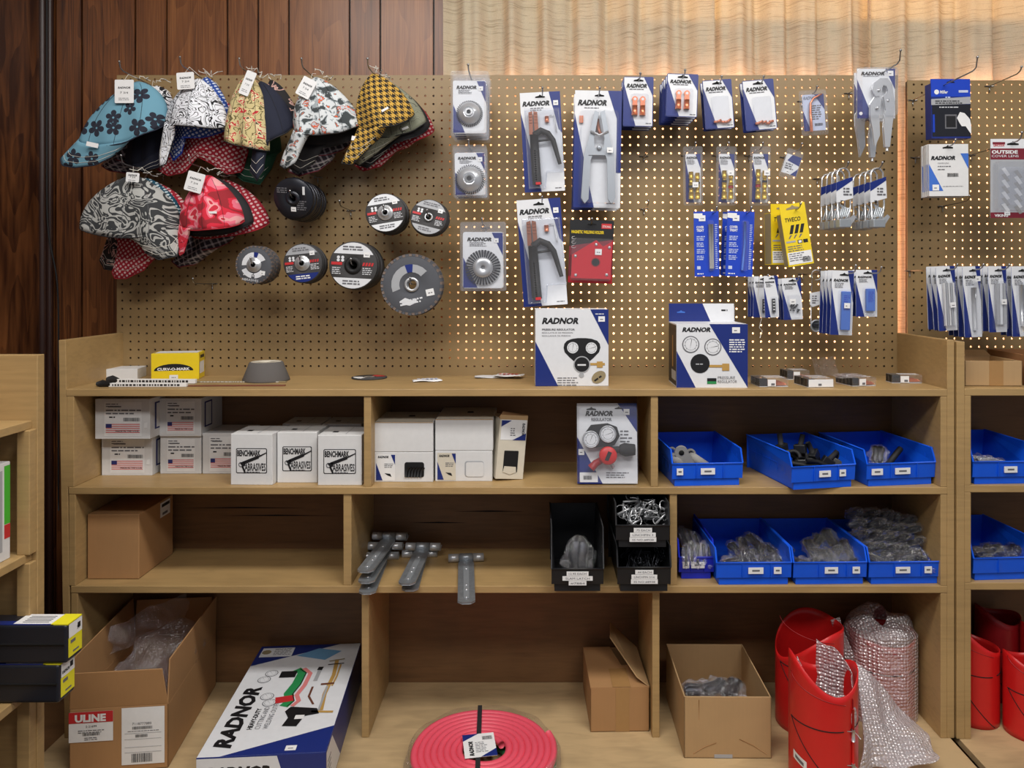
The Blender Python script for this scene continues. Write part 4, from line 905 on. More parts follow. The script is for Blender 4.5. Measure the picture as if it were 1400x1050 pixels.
p = Pk('small_parts_pack', 'tiny clear pack hanging tilted right of the brass fitting packs', 'parts pack', 1070, 204, 1094, 245, 2.26, 18); w, h = p.w, p.h
flange(p); m = p.m(); m.rect(1.5, h * .2, w - 1.5, h * .85, .6, 'card_white'); m.plate([(w * .4, h * .2), (w - 1.5, h * .2), (w - 1.5, h * .5), (w * .2, h * .42)], .9, 'brand_blue'); m.plate([(w * .6, h * .85), (w - 1.5, h * .6), (w - 1.5, h * .85)], .9, 'brand_blue'); m.greek(4, h * .5, w * .7, 3, 3, 1.1, 'grey_ink', 4); m.price(7, h * .7, 1.3, 6, 6); p.b(m, 'printed_card'); shell(p, 1, h * .08, w - 1, h * .97, 7, 3); hookp(1090, 206, 2.26, 'peg hook of the tiny tilted pack', .04)
# ---- bright blue anti-static cards
for i, (x0, x1, rr, n) in enumerate(((949, 983, -1, 0), (993, 1030, 2, 1))):
    p = Pk('electrode_card', ('bright blue card with a grey rod in a window, the left of two', 'bright blue card with a slim electrode, the right of two beside the yellow box')[i], 'electrode card', x0, 289, x1, 378, 2.24, rr); w, h = p.w, p.h
    m = p.m(); m.prism([(0, 0), (w, 0), (w, h), (0, h)], -.4, .4, 'bright_blue'); m.text('COVER', w * .1, h * .26, h * .04, .6, 'paper_white', w=w * .3, bold=.03); m.text('TREAT', w * .1, h * .31, h * .04, .6, 'paper_white', w=w * .3, bold=.03)
    for q in range(4): m.greek(w * .1, h * (.38 + .1 * q), w * .45, 3, 2.3, .6, 'light_blue', q, .5)
    m.greek(w * .1, h * .95, w * .4, 1, 2.6, .6, 'paper_white', 9); m.rect(w * .1, h * .84, w * .24, h * .89, .6, 'light_blue'); m.greek(w * .84, h * .2, w * .95, 24, 2.6, .6, 'light_blue', 11, .4)
    m.plate([(0, h * .03), (w * .35, h * .03), (w * .35, h * .12), (0, h * .1)], .8, 'paper_white'); m.price(w * .2, h * .06, 1.1, 9, 8); p.b(m, 'printed_card')
    b = p.m(); b.tube([(w * .62, h * .2, 3), (w * .64, h * .88, 3)] if i == 0 else [(w * .64, h * .16, 3), (w * .66, h * .5, 3), (w * .60, h * .9, 3)], 1.9 if i == 0 else 1.6, 'soap_blue' if i else 'grey_foam', 8)
    if i == 0: b.tube([(w * .72, h * .2, 3), (w * .72, h * .88, 3)], 1.6, 'grey_foam', 8)
    p.b(b, 'rod'); shell(p, w * .54, h * .14, w * .8, h * .92, 5, 2); hookp(x0 + w * .75, 292, 2.24, ('peg hook of the left bright blue card', 'peg hook of the right bright blue card')[i], .05)
    if n: stackb(p, 1, .05, 'blue card behind the right bright blue card', 'right blue cards', .002)
# ---- yellow box
p = Pk('nozzle_box', 'tall yellow hanging box with three black nozzles printed on it', 'hanging box', 1072, 284, 1107, 363, 2.20, -9); w, h = p.w, p.h
m = p.m(); m.box(0, w, 6, h, -18, 0, 'yellow_card'); m.box(0, w, -6, 6, -1, 0, 'yellow_card'); m.box(-.1, 0, 7, h - 1, -17, -1, 'tan_print')
m.text('TWECO', w * .12, h * .23, h * .075, .3, 'ink', w=w * .62, shear=.1, bold=.02)
for k in range(3): X = w * (.34 + .2 * k); m.plate([(X, h * .29), (X + 4.5, h * .29), (X + .5, h * .44), (X - 4, h * .44)], .3, 'ink'); m.plate([(X - 3, h * .46), (X - .5, h * .46), (X - 4.5, h * .52), (X - 6, h * .52)], .3, 'grey_ink')
m.rect(w * .05, h * .56, w * .42, h * .59, .3, 'mottled'); m.rect(w * .5, h * .56, w * .68, h * .62, .3, 'ink'); m.rect(w * .72, h * .56, w * .9, h * .62, .3, 'ink'); m.rect(w * .53, h * .57, w * .65, h * .61, .5, 'paper_white'); m.greek(w * .08, h * .65, w * .8, 3, 3, .3, 'grey_ink', 8, .4)
m.rect(w * .04, h * .76, w * .96, h * .97, .3, 'paper_white'); m.greek(w * .08, h * .78, w * .85, 4, 3, .5, 'grey_ink', 3, .4); m.barcode(w * .58, h * .87, w * .9, h * .95, .5); hole(m, w * .5, -.5, w * .5, .4, 'tan_print'); p.b(m, 'printed_carton')
hookp(1088, 287, 2.20, 'peg hook through the tall yellow box', .04); o = dup(p.t, None, (0, -1, 14), 'tan edged box tucked behind the tall yellow box', None, (-.022, .06, .004))
# ---- spark lighters
for i, (cx, n) in enumerate(((1146, 4), (1192, 4))):
    for k in range(n):
        Yk = 2.17 + .04 * k; xk = cx + 6; lab = (('front flint lighter with white label, left bunch beside the yellow box', 'front flint lighter with white label, right bunch below the locking clamps')[i] if k == 0 else ('one of the flint lighters behind the front one, left bunch', 'one of the flint lighters behind the front one, right bunch')[i])
        if k < 2:
            p = Pk('spark_lighter', lab, 'spark lighter', xk - 15, 228, xk + 15, 314, 2.17, -1 + k, 16, None if k == 0 else ('left lighter bunch', 'right lighter bunch')[i]); w, h = p.w, p.h
            b = p.m(); b.tube([(6, h * .95, 2), (5, h * .5, 2), (5, h * .14, 2)] + [(w / 2 + (w / 2 - 5) * math.cos(a), h * .13 - 9 * math.sin(a), 2) for a in (PI * .9, PI * .7, PI * .5, PI * .3, PI * .1)] + [(w - 5, h * .3, 2), (w - 4, h * .6, 2), (w - 7, h * .82, 2)], 1.3, 'chrome', 7); p.b(b, 'spring_wire')
            b = p.m(); b.lathe(0, 0, [], 'chrome'); b.box(3, w - 8, h * .84, h * .97, 0, 9, 'galvanised'); b.plate([(w - 10, h * .98), (w + 2, h * .80), (w - 2, h * .76), (w - 14, h * .86)], 6, 'chrome'); p.b(b, 'striker_cup', bevel=.002)
            b = p.m()
            for q in range(5): b.tube([(7 + 3 * q, h * (.60 + .02 * q), 4), (9 + 3 * q, h * .66, 7), (7 + 3 * q, h * .80, 4)], 1.2, 'galvanised', 6)
            p.b(b, 'flint_carrier')
            m = p.m(); m.plate([(2, h * .26), (w - 2, h * .16), (w - 1, h * .5), (2, h * .58)], 4, 'card_white'); m.plate([(2, h * .26), (w - 2, h * .16), (w - 2, h * .22), (2, h * .40)], 4.3, 'brand_blue'); m.text('RADNOR', 8, h * .54, 4.5, 4.5, 'ink', w=18, shear=.2, rot=80, bold=.02); m.greek(13, h * .34, w - 3, 3, 4, 4.5, 'grey_ink', 4); p.b(m, 'wrap_label'); last = p; p.t.location.y = Yk
        else: dup(last.t, (last.t.location.x, Yk, last.t.location.z), (0, random.uniform(-2, 2), 16), lab, ('left lighter bunch', 'right lighter bunch')[i])
    hookp(cx + 8, 231, 2.17, ('peg hook carrying the left lighter bunch', 'peg hook carrying the right lighter bunch')[i], .03)
# ---- small cards above the contact tips
def small_card(x0, y0, x1, y1, Y, lab, rot, n, bl, stuffing, hl, yaw=0, blue=.4):
    p = Pk('parts_card', lab, 'parts card', x0, y0, x1, y1, Y, rot, yaw); w, h = p.w, p.h
    m = p.m(); m.prism(rrect(0, 0, w, h, 2), -.4, .3, 'light_blue'); brand(m, w, h, .5, .72, .5, .25, blue, logo=(.08, .17, .66, .045), n=4); hole(m, w * .55, h * .06, w * .4, 1.2); p.b(m, 'printed_card')
    stuffing(p, w, h)
    if hl: hookp(x0 + w * .55, y0 + 5, Y, hl, .05)
    stackb(p, n, .028, bl, bl)
def st_flints(p, w, h):
    b = p.m(); b.box(w * .5, w * .72, h * .55, h * .88, 1, 4, 'black_plastic')
    for q in range(4): b.box(w * .54, w * .68, h * (.59 + .07 * q), h * (.61 + .07 * q), 4, 4.5, 'paper_white')
    p.b(b, 'black_insert'); shell(p, w * .4, h * .5, w * .9, h * .95, 6, 2)
def st_bits(p, w, h):
    b = p.m(); rnd = random.Random(4)
    for q in range(14): x, y = w * rnd.uniform(.35, .75), h * rnd.uniform(.62, .85); b.tube([(x, y, 2), (x + rnd.uniform(-4, 4), y + rnd.uniform(-2, 2), 4)], .9, 'dark_steel', 6)
    p.b(b, 'steel_bits'); m = p.m(); m.price(w * .3, h * .5, 6.4, 8, 7); p.b(m, 'price_sticker'); shell(p, w * .2, h * .4, w * .88, h * .95, 6, 2)
small_card(1030, 378, 1054, 434, 2.25, 'small card with a black strip inside, in the lower left group of cards', 1, 2, 'one of the cards behind the black strip card', st_flints, 'peg hook of the black strip card')
small_card(1045, 377, 1064, 434, 2.20, 'narrow card with black flints, just left of the steel bits card', -2, 0, '', st_flints, None)
small_card(1070, 380, 1096, 437, 2.22, 'small card with loose steel bits and a price sticker', -3, 2, 'one of the cards behind the steel bits card', st_bits, 'peg hook of the steel bits card')
def st_soap(l, y0, y1, price):
    def f(p, w, h):
        b = p.m(); b.box(w * .42, w * .84, h * y0, h * y1, 1, 6, 'soap_blue'); b.greek(w * .5, h * (y0 + .06), w * .78, 8, h * .03, 6.2, 'bright_blue', 5); p.b(b, 'blue_marker_block', 'blue block', bevel=.002); shell(p, w * .3, h * (y0 - .03), w * .92, h * .97, 8, 3)
        if price: m = p.m(); m.price(w * .5, h * .5, 8.4, 8, 7); p.b(m, 'price_sticker')
    return f
small_card(1136, 370, 1166, 458, 2.17, 'long card with a blue block and price sticker, hanging off the long hook', 2, 3, 'one of the cards behind the long blue block card', st_soap(1, .32, .92, True), None, 0, .4)
small_card(1170, 369, 1199, 433, 2.17, 'shorter card with a blue block at the end of the long hook', 0, 2, 'one of the cards behind the shorter blue block card', st_soap(1, .40, .88, False), None, 0, .4)
hookp(1160, 374, 2.17, 'peg hook under the long blue block card', .05, .02); hookp(1192, 374, 2.17, 'peg hook running to the gap between the boards', .06, .015)
# ring lighter on its own
p = Pk('flint_lighter', 'thin wire flint lighter with a round cup, hanging alone below the yellow box', 'flint lighter', 1106, 368, 1125, 454, 2.27, 0); w, h = p.w, p.h
b = p.m(); b.tube([(w / 2 + 7 * math.cos(a), 8 + 7 * math.sin(a), 2) for a in [PI * .8 + k * (2 * PI * .9) / 12 for k in range(13)]], .9, 'steel', 6); b.tube([(3.5, 10, 2), (2, h * .5, 2), (2, h * .86, 2)], .8, 'steel', 6); b.tube([(w - 3.5, 10, 2), (w - 2, h * .5, 2), (w - 2, h * .84, 2)], .8, 'steel', 6); p.b(b, 'spring_wire')
b = p.m(); b.lathe(w / 2, h * .9, [(8.5, 0), (8.8, 4), (7.2, 4.5), (6.5, 1.5), (0, 1.2)], 'galvanised', 22); b.box(w * .2, w * .75, h * .87, h * .91, 2, 6, 'dark_steel'); p.b(b, 'striker_cup')
m = p.m(); m.plate([(0, h * .38), (w, h * .34), (w, h * .54), (w * .2, h * .60), (0, h * .56)], 3.4, 'card_white'); m.text('RADNOR', w * .95, h * .54, 4, 3.7, 'ink', w=15, shear=.2, rot=90, bold=.02); m.greek(3, h * .42, w * .6, 4, 3, 3.7, 'grey_ink', 4); p.b(m, 'wrap_label'); hookp(1115, 374, 2.27, 'peg hook of the lone wire flint lighter', .04)

# ================================================================ right pegboard
p = Pk('lens_box', 'blue hanging box with a gloved hand printed on its dark front, top right', 'hanging box', 1272, 108, 1328, 189, 2.20, -1, 4); w, h = p.w, p.h
m = p.m(); m.box(0, w, 6, h, -14, 0, 'brand_blue'); m.box(0, w, 0, 6, -1, 0, 'bright_blue'); m.rect(0, 2, w, h * .30, .2, 'bright_blue'); m.disc(w * .14, h * .27 - 4, 3.4, .5, 'paper_white', 14); m.text('Miller', w * .22, h * .27 - 2, 4.4, .5, 'paper_white', w=w * .2, shear=.2, bold=.03); m.rect(w * .7, h * .19, w * .94, h * .23, .5, 'light_blue'); m.greek(w * .36, h * .30, w * .52, 1, 3, .5, 'light_blue', 4)
m.plate([(0, h * .34), (w, h * .30), (w, h * .42), (0, h * .44)], .4, 'mottled'); m.greek(w * .1, h * .365, w * .9, 2, 2.8, .6, 'ink', 8, .5); m.rect(w * .02, h * .43, w, h * .97, .3, 'night_metal'); m.greek(w * .2, h * .47, w * .85, 1, 3, .5, 'card_white', 4, .4); m.rect(w * .34, h * .60, w * .64, h * .84, .5, 'grey_ink'); m.rect(w * .37, h * .625, w * .61, h * .815, .7, 'ink')
m.plate([(w * .64, h * .66), (w * .72, h * .56), (w * .84, h * .58), (w * .97, h * .68), (w, h * .78), (w, h * .94), (w * .86, h * .80), (w * .76, h * .80), (w * .70, h * .74)], .9, 'paper_white'); m.rect(w * .03, h * .60, w * .08, h * .9, .6, 'bright_blue'); hole(m, w * .5, h * .05, w * .2, .4); p.b(m, 'printed_carton'); hookp(1300, 112, 2.16, 'long peg hook through the blue helmet lens box', .13, .03)
p = Pk('cover_lens_pack', 'white card pack reading COVER LENS with two blue triangles, front of its stack', 'lens pack', 1270, 197, 1324, 268, 2.19, -.5); w, h = p.w, p.h
m = p.m(); m.prism([(0, 0), (w, 0), (w, h), (0, h)], -1.6, 0, 'box_white'); m.plate([(w * .8, h * .18), (w, h * .18), (w, h * .48)], .3, 'soap_blue'); m.plate([(0, h * .38), (w * .36, h * .9), (0, h * .9)], .3, 'soap_blue'); m.text('RADNOR', w * .05, h * .30, h * .08, .5, 'ink', w=w * .62, shear=.28, bold=.055); m.text('COVER LENS', w * .22, h * .38, h * .025, .5, 'grey_ink', w=w * .28); m.greek(w * .22, h * .42, w * .65, 1, 2.2, .5, 'grey_ink', 4); m.greek(w * .22, h * .48, w * .42, 1, 2.2, .5, 'grey_ink', 5); m.barcode(w * .46, h * .56, w * .74, h * .63, .5); m.greek(w * .34, h * .81, w * .92, 1, 1.8, .5, 'grey_ink', 5, .3); m.price(w * .08, h * .78, .8, 9, 8); hole(m, w * .48, h * .06, w * .26, .4); p.b(m, 'white_card')
stackb(p, 7, .0062, 'one of the white packs stacked behind the front cover lens pack', 'white lens packs', .0012, .8, 0)
hookp(1296, 201, 2.19, 'peg hook through the white cover lens packs', .04)
p = Pk('outside_lens_pack', 'clear pack of cover lenses with a maroon header reading OUTSIDE', 'lens pack', 1354, 190, 1420, 298, 2.18, 0); w, h = p.w, p.h
m = p.m(); m.prism([(0, 0), (w, 0), (w, h), (0, h)], -.5, .3, 'mottled'); m.rect(0, 0, w, h * .12, .5, 'card_white'); m.rect(w * .04, h * .04, w * .3, h * .07, .7, 'maroon'); m.text('LINCOLN', w * .06, h * .095, h * .03, .9, 'print_red', w=w * .22, bold=.03); m.rect(0, h * .12, w, h * .26, .5, 'maroon'); m.text('OUTSIDE', w * .02, h * .185, h * .045, .8, 'paper_white', w=w * .54, bold=.04); m.text('COVER LENS', w * .02, h * .232, h * .03, .8, 'card_white', w=w * .56); m.rect(0, h * .93, w, h, .5, 'maroon'); m.text('VIKING', w * .08, h * .985, h * .035, .8, 'paper_white', w=w * .28, bold=.03); m.price(w * .28, h * .92, 1, 8, 5)
for k in range(7):
    for j in range(3): x, y = w * (.22 + .26 * j), h * (.38 + .075 * k + .03 * j); m.plate([(x, y), (x + 5, y - 2), (x + 12, y + 8), (x + 8, y + 10)], .7, 'grey_foam' if (k + j) % 2 else 'box_white')
hole(m, w * .46, h * .06, w * .24, .9); p.b(m, 'printed_card'); shell(p, w * .04, h * .28, w * .99, h * .92, 10, 5); s2 = p.m(); s2.prism(rrect(w * .14, h * .36, w * .95, h * .84, 3), 5, 8, 'clear_plastic'); p.b(s2, 'lens_sheet'); hookp(1382, 196, 2.18, 'peg hook through the maroon lens pack', .05, .02)
def st_rods(kind):
    def f(p, w, h):
        b = p.m()
        if kind == 0:
            for q in range(5): b.box(w * (.26 + .12 * q), w * (.34 + .12 * q), h * .26, h * .92, 2, 5, 'mottled' if q % 2 else 'box_white')
        elif kind == 1: b.tube([(w * .5, h * .30, 3), (w * .55, h * .9, 3)], 2.6, 'mottled', 10); b.tube([(w * .6, h * .3, 4), (w * .58, h * .45, 4)], 1.6, 'steel', 8)
        elif kind == 2:
            for q in range(3): b.box(w * (.3 + .18 * q), w * (.44 + .18 * q), h * .26, h * .88, 2, 6, 'card_white' if q % 2 else 'mottled')
        else: b.tube([(w * .42, h * .26, 3), (w * .46, h * .85, 3)], 2.2, 'steel', 10); b.tube([(w * .66, h * .26, 3), (w * .68, h * .85, 3)], 2.2, 'steel', 10); b.tube([(w * .68, h * .86, 3), (w * .68, h * .93, 3)], 3, 'brass', 8)
        p.b(b, 'rod_set'); shell(p, w * .2, h * .22, w * .9, h * .97, 8, 3); m = p.m(); m.price(w * .48, h * (.56, .14, .5, .48)[kind], 8.5, 8, 7); p.b(m, 'price_sticker')
    return f
for i, (x0, x1, n, rr, lab) in enumerate(((1280, 1308, 2, -3, 'long card with a row of flat white sticks, leftmost in the bottom right group'), (1316, 1342, 3, -2, 'long card with a thin pencil-like rod, second in the bottom right group'), (1350, 1377, 2, -1, 'long card with wide pale sticks, third in the bottom right group'), (1382, 1410, 2, -1, 'long card with two steel rods, cut by the right edge of the picture'))):
    small_card(x0, 364, x1, (452, 461, 454, 460)[i], 2.16, lab, rr, n, 'one of the cards behind the %s long card of the bottom right group' % ('leftmost', 'second', 'third', 'rightmost')[i], st_rods(i), 'peg hook of the %s long card on the right board' % ('leftmost', 'second', 'third', 'rightmost')[i], 8)

m = MB(); m.tube([P(1038, 378, 2.235), P(1036, 410, 2.225), P(1041, 436, 2.22), P(1038, 448, 2.22), P(1042, 452, 2.22), P(1039, 462, 2.22)], .0009, 'string_white', 5)
tag(m.build('string'), 'thin white string dangling over the black strip card', 'string')
# ================================================================ goods on the shelves
def Yat(py, z): return (EYE - z) * F / (py - VY)
def carton(name, label, cat, x0, y0, x1, y1, Y, dep, mat='box_white', yaw=0, rot=0, group=None, bevel=.0012, pitch=0):
    """closed box whose front face covers the pixel rectangle at depth Y; dep in metres"""
    p = Pk(name, label, cat, x0, y0, x1, y1, Y, rot, yaw, group, pitch); m = p.m(); m.box(0, p.w, 0, p.h, -dep / p.s, 0, mat); p.b(m, 'carton_body', bevel=bevel); return p
S1, S2, S3, S4 = SH[0], SH[1], SH[2], DECK
# ---- top shelf, regulator boxes
p = carton('regulator_box', 'square white and blue pressure regulator box standing alone on the top shelf', 'box', 732, 423, 832, 527.6, 2.148, .10, 'card_white', 1.5); w, h = p.w, p.h
def gauge(m, cx, cy, r, d, rim='ink', a=100):
    m.disc(cx, cy, r, d, rim, 26); m.disc(cx, cy, r * .88, d + .2, 'card_white', 26); m.disc(cx, cy, r * .7, d + .3, 'mottled', 26, r * .64)
    for k in range(9): t = math.radians(135 + k * 33.75); m.plate([(cx + r * .64 * math.cos(t - .05), cy + r * .64 * math.sin(t - .05)), (cx + r * .82 * math.cos(t), cy + r * .82 * math.sin(t)), (cx + r * .64 * math.cos(t + .05), cy + r * .64 * math.sin(t + .05))], d + .4, 'ink')
    t = math.radians(a); c, q = math.cos(t), math.sin(t); m.plate([(cx - c * r * .6 - q * .3, cy - q * r * .6 + c * .3), (cx + c * r * .6, cy + q * r * .6), (cx - c * r * .6 + q * .3, cy - q * r * .6 - c * .3)], d + .5, 'ink')
m = p.m(); brand(m, w, h, .2, .75, .47, .42, .31, logo=None)
m.text('RADNOR', w * .09, h * .185, h * .085, .5, 'ink', w=w * .5, shear=.26, bold=.05); m.text('PRESSURE REGULATOR', w * .09, h * .275, h * .026, .5, 'grey_ink', w=w * .45, bold=.03); m.text('RÉGULATEUR DE PRESSION', w * .09, h * .315, h * .024, .5, 'grey_ink', w=w * .42); m.text('REGULADOR DE PRESIÓN', w * .09, h * .355, h * .024, .5, 'grey_ink', w=w * .39)
m.plate([(w * a, h * b) for a, b in ((.385, .50), (.395, .45), (.43, .41), (.50, .385), (.58, .375), (.69, .375), (.77, .385), (.845, .41), (.88, .45), (.89, .50), (.87, .56), (.80, .63), (.74, .68), (.53, .68), (.47, .63), (.40, .56))], .5, 'ink')
gauge(m, w * .51, h * .50, w * .088, .8); gauge(m, w * .765, h * .505, w * .088, .8, a=165)
m.disc(w * .635, h * .72, w * .115, .8, 'mottled', 26); m.disc(w * .635, h * .72, w * .10, 1, 'ink', 26); m.rect(w * .575, h * .715, w * .69, h * .735, 1.2, 'card_white'); m.rect(w * .75, h * .70, w * .95, h * .73, .8, 'gold_print'); m.rect(w * .84, h * .68, w * .92, h * .76, 1, 'gold_print'); m.disc(w * .63, h * .86, w * .035, .8, 'mottled', 12)
el = [(w * .865 + w * .105 * math.cos(a) * math.cos(-.6) - w * .075 * math.sin(a) * math.sin(-.6), h * .885 + w * .105 * math.cos(a) * math.sin(-.6) + w * .075 * math.sin(a) * math.cos(-.6)) for a in [2 * PI * k / 24 for k in range(24)]]
m.plate(el, .9, 'tan_print'); m.greek(w * .80, h * .925, w * .95, 1, 4, 1.1, 'ink', 3, .6, -35); m.greek(w * .3, h * .89, w * .6, 4, 3.2, .5, 'grey_ink', 6, .4)
m.greek(w * .82, h * .055, w * .95, 1, 2, .6, 'paper_white', 5); m.price(w * .86, h * .09, .9, w * .09, h * .07); p.b(m, 'printed_face')
for i, (x0, x1, y0, y1, Y, dep, lab) in enumerate(((925, 1022, 443, 530, 2.119, .135, 'front pressure regulator box with two gauges, near the end of the top shelf'), (927, 1016, 444, 523, 2.275, .085, 'second regulator box with hanging header, hidden behind the front one'))):
    p = carton('regulator_box', lab, 'box', x0, y0, x1, y1, Y, dep, 'card_white', -1); w, h = p.w, p.h
    m = p.m(); D = dep / p.s
    m.rect(0, 0, w, h, .2, 'card_white'); m.plate([(w * .46, 0), (w, 0), (w, h)], .4, 'brand_blue'); m.plate([(0, h * .42), (w * .27, h), (0, h)], .4, 'brand_blue'); m.text('RADNOR', w * .08, h * .12, h * .075, .6, 'ink', w=w * .4, shear=.26, bold=.05)
    gauge(m, w * .20, h * .32, w * .12, .7, 'grey_ink'); gauge(m, w * .51, h * .36, w * .12, .7, 'grey_ink', 168); m.disc(w * .33, h * .62, w * .135, .8, 'ink', 28); m.greek(w * .27, h * .62, w * .4, 1, 3, 1, 'mottled', 3); m.rect(w * .46, h * .64, w * .70, h * .68, .8, 'gold_print'); m.rect(w * .64, h * .62, w * .74, h * .73, 1, 'gold_print')
    m.rect(w * .43, h * .85, w * .56, h * .90, .8, 'ink'); m.rect(w * .43, h * .90, w * .56, h * .94, .8, 'green_hose_print'); m.text('PRESSURE', w * .58, h * .865, h * .045, .7, 'grey_ink', w=w * .24); m.text('REGULATOR', w * .58, h * .925, h * .045, .7, 'grey_ink', w=w * .27); m.price(w * .78, h * .05, .8, w * .11, h * .09)
    m.greek(w * .74, h * .24, w * .98, 6, 3.2, .7, 'paper_white', 5, .5)
    m.add([(-.2, 2, -1), (-.2, 2, -D + 1), (-.2, h - 2, -D + 1), (-.2, h - 2, -1)], [(0, 1, 2, 3)], 'ink'); m.add([(-.4, h * .75, -4), (-.4, h * .75, -D * .6), (-.4, h * .9, -D * .6), (-.4, h * .9, -4)], [(0, 1, 2, 3)], 'mottled'); m.add([(-.4, h * .2, -D * .4), (-.4, h * .2, -D * .5), (-.4, h * .7, -D * .5), (-.4, h * .7, -D * .4)], [(0, 1, 2, 3)], 'gold_print')
    p.b(m, 'printed_face')
    m = p.m(); m.box(0, w * .97, -h * .30, 0, -D, -D + .8, 'brand_blue'); m.plate([(w * .5, -h * .30), (w * .97, -h * .30), (w * .97, 0), (w * .62, 0)], -D + 1, 'card_white'); m.greek(w * .78, -h * .2, w * .9, 1, 4, -D + 1.3, 'ink', 3); hole(m, w * .18, -h * .16, w * .12, -D + 1.2, 'soap_blue'); p.b(m, 'hang_header', 'blue and white cardboard header')
# ---- top shelf, left
p = carton('small_white_box', 'flat plain white box at the left end of the top shelf', 'box', 138, 504.5, 186, 519, Yat(519, S1), .085, 'box_white', 10)
p = carton('marker_box', 'yellow box with black oval logo on the top shelf', 'box', 209, 483, 270, 519, Yat(519, S1), .085, 'yellow_card', 12); w, h = p.w, p.h
m = p.m(); m.plate([(w * .47 + w * .41 * math.cos(math.radians(a)), h * .66 + h * .26 * math.sin(math.radians(a))) for a in range(180, 361, 12)], .2, 'ink'); m.text('CURV-O-MARK', w * .13, h * .645, h * .11, .6, 'paper_white', w=w * .68, bold=.04); m.price(w * .38, h * .82, .5, 11, 6); D = .085 / p.s
m.add([(w + .2, h * .35, -3), (w + .2, h * .35, -D * .8), (w + .2, h * .8, -D * .8), (w + .2, h * .8, -3)], [(0, 1, 2, 3)], 'paper_white'); m.add([(w + .2, h * .1, -8), (w + .2, h * .1, -D * .8), (w + .2, h * .22, -D * .8), (w + .2, h * .22, -8)], [(0, 1, 2, 3)], 'ink')
m.add([(3, -.2, -4), (w - 3, -.2, -4), (w - 3, -.2, -D + 4), (3, -.2, -D + 4)], [(0, 1, 2, 3)], 'paper_white'); p.b(m, 'printed_face')
yq = Yat(526, S1)
def flatstrip(name, label, cat, px0, py0, px1, py1, z, wd, th, mat, marks=None, group=None):
    a = P(px0, py0, Yat(py0, z)); b = P(px1, py1, Yat(py1, z)); L = (b - a).length; an = math.atan2(b.y - a.y, b.x - a.x)
    t = thing(name, label, cat, ((a.x + b.x) / 2, (a.y + b.y) / 2, z), (0, 0, math.degrees(an)), group); m = MB(); m.box(-L / 2, L / 2, -wd / 2, wd / 2, 0, th, mat)
    if marks:
        rnd = random.Random(int(px0 + py0)); x = -L / 2 + .01
        while x < L / 2 - .02:
            k = rnd.uniform(.003, .009); m.add([(x, -wd / 2 - .0003, th * .25), (x + k, -wd / 2 - .0003, th * .25), (x + k, -wd / 2 - .0003, th * .75), (x, -wd / 2 - .0003, th * .75)], [(0, 1, 2, 3)], marks); x += k + .003
    m.build('bar', t, bevel=.0006); return t, L
t, L = flatstrip('marking_rule', 'white marker with black head lying at the front left of the top shelf', 'marker', 150, 528.5, 256, 528.5, S1 + .0006, .012, .010, 'paper_white', 'ink'); m = MB(); m.tube([(-L / 2 + .004, 0, .006), (-L / 2 - .02, 0, .008), (-L / 2 - .036, .002, .007)], [.007, .011, .006], 'rubber_black', 10); m.build('rubber_head', t)
t, L = flatstrip('marking_rule', 'white marker with dark head lying behind the front one, below the yellow box', 'marker', 160, 523.5, 268, 524, S1 + .0006, .012, .012, 'paper_white', 'ink'); m = MB(); m.tube([(-L / 2 + .004, 0, .007), (-L / 2 - .014, 0, .010), (-L / 2 - .03, .004, .010)], [.007, .012, .007], 'soft_black', 10); m.build('rubber_head', t)
flatstrip('wooden_rod', 'brown rod bundle lying right of the white markers', 'rod', 258, 528, 390, 527.5, S1 + .0006, .012, .003, 'dull_copper')
flatstrip('wooden_rod', 'thin brown rod lying just in front of the yellow box', 'rod', 270, 522.5, 392, 522.5, S1 + .0006, .008, .003, 'tan_print', 'paper_white')
yk = Yat(520, S1); c = P(364, 520, yk); t = thing('cup_stone', 'grey tapered grinding cup stone on the top shelf', 'grinding stone', (c.x, yk, S1)); s = yk / F
m = MB(); m.lathe(0, 0, [(0, .0), (31 * s, 0), (31 * s, .004), (22 * s, .054), (20 * s, .056)], 'stone_grey', 36); m.lathe(0, 0, [(20 * s, .056), (7 * s, .055), (6 * s, .03), (0, .03)], 'box_cream', 30); m.build('stone_body', t)
yk = Yat(517, S1); c = P(505, 517, yk); t = thing('cutting_disc', 'thin dark cutting disc lying flat in the middle of the top shelf', 'abrasive disc', (c.x, yk, S1 + .001)); m = MB(); m.lathe(0, 0, [(.008, .003), (.053, .003), (.053, 0), (.008, 0), (.008, .003)], 'wheel_grey', 36); m.lathe(0, 0, [(.008, .0034), (.016, .0034)], 'steel', 20)
m.build('disc_body', t); m = MB(); m.add([(.02 * math.cos(a) * k, .02 * math.sin(a) * k, .0035) for k in (1, 2.4) for a in (.2, .6, 1, 1.4)], [(0, 1, 5, 4), (1, 2, 6, 5), (2, 3, 7, 6)], 'print_red'); m.add([(.02 * math.cos(a) * k, .02 * math.sin(a) * k, .0035) for k in (1, 2.4) for a in (3.2, 3.6, 4, 4.4)], [(0, 1, 5, 4), (1, 2, 6, 5), (2, 3, 7, 6)], 'paper_white'); m.build('printed_label', t)
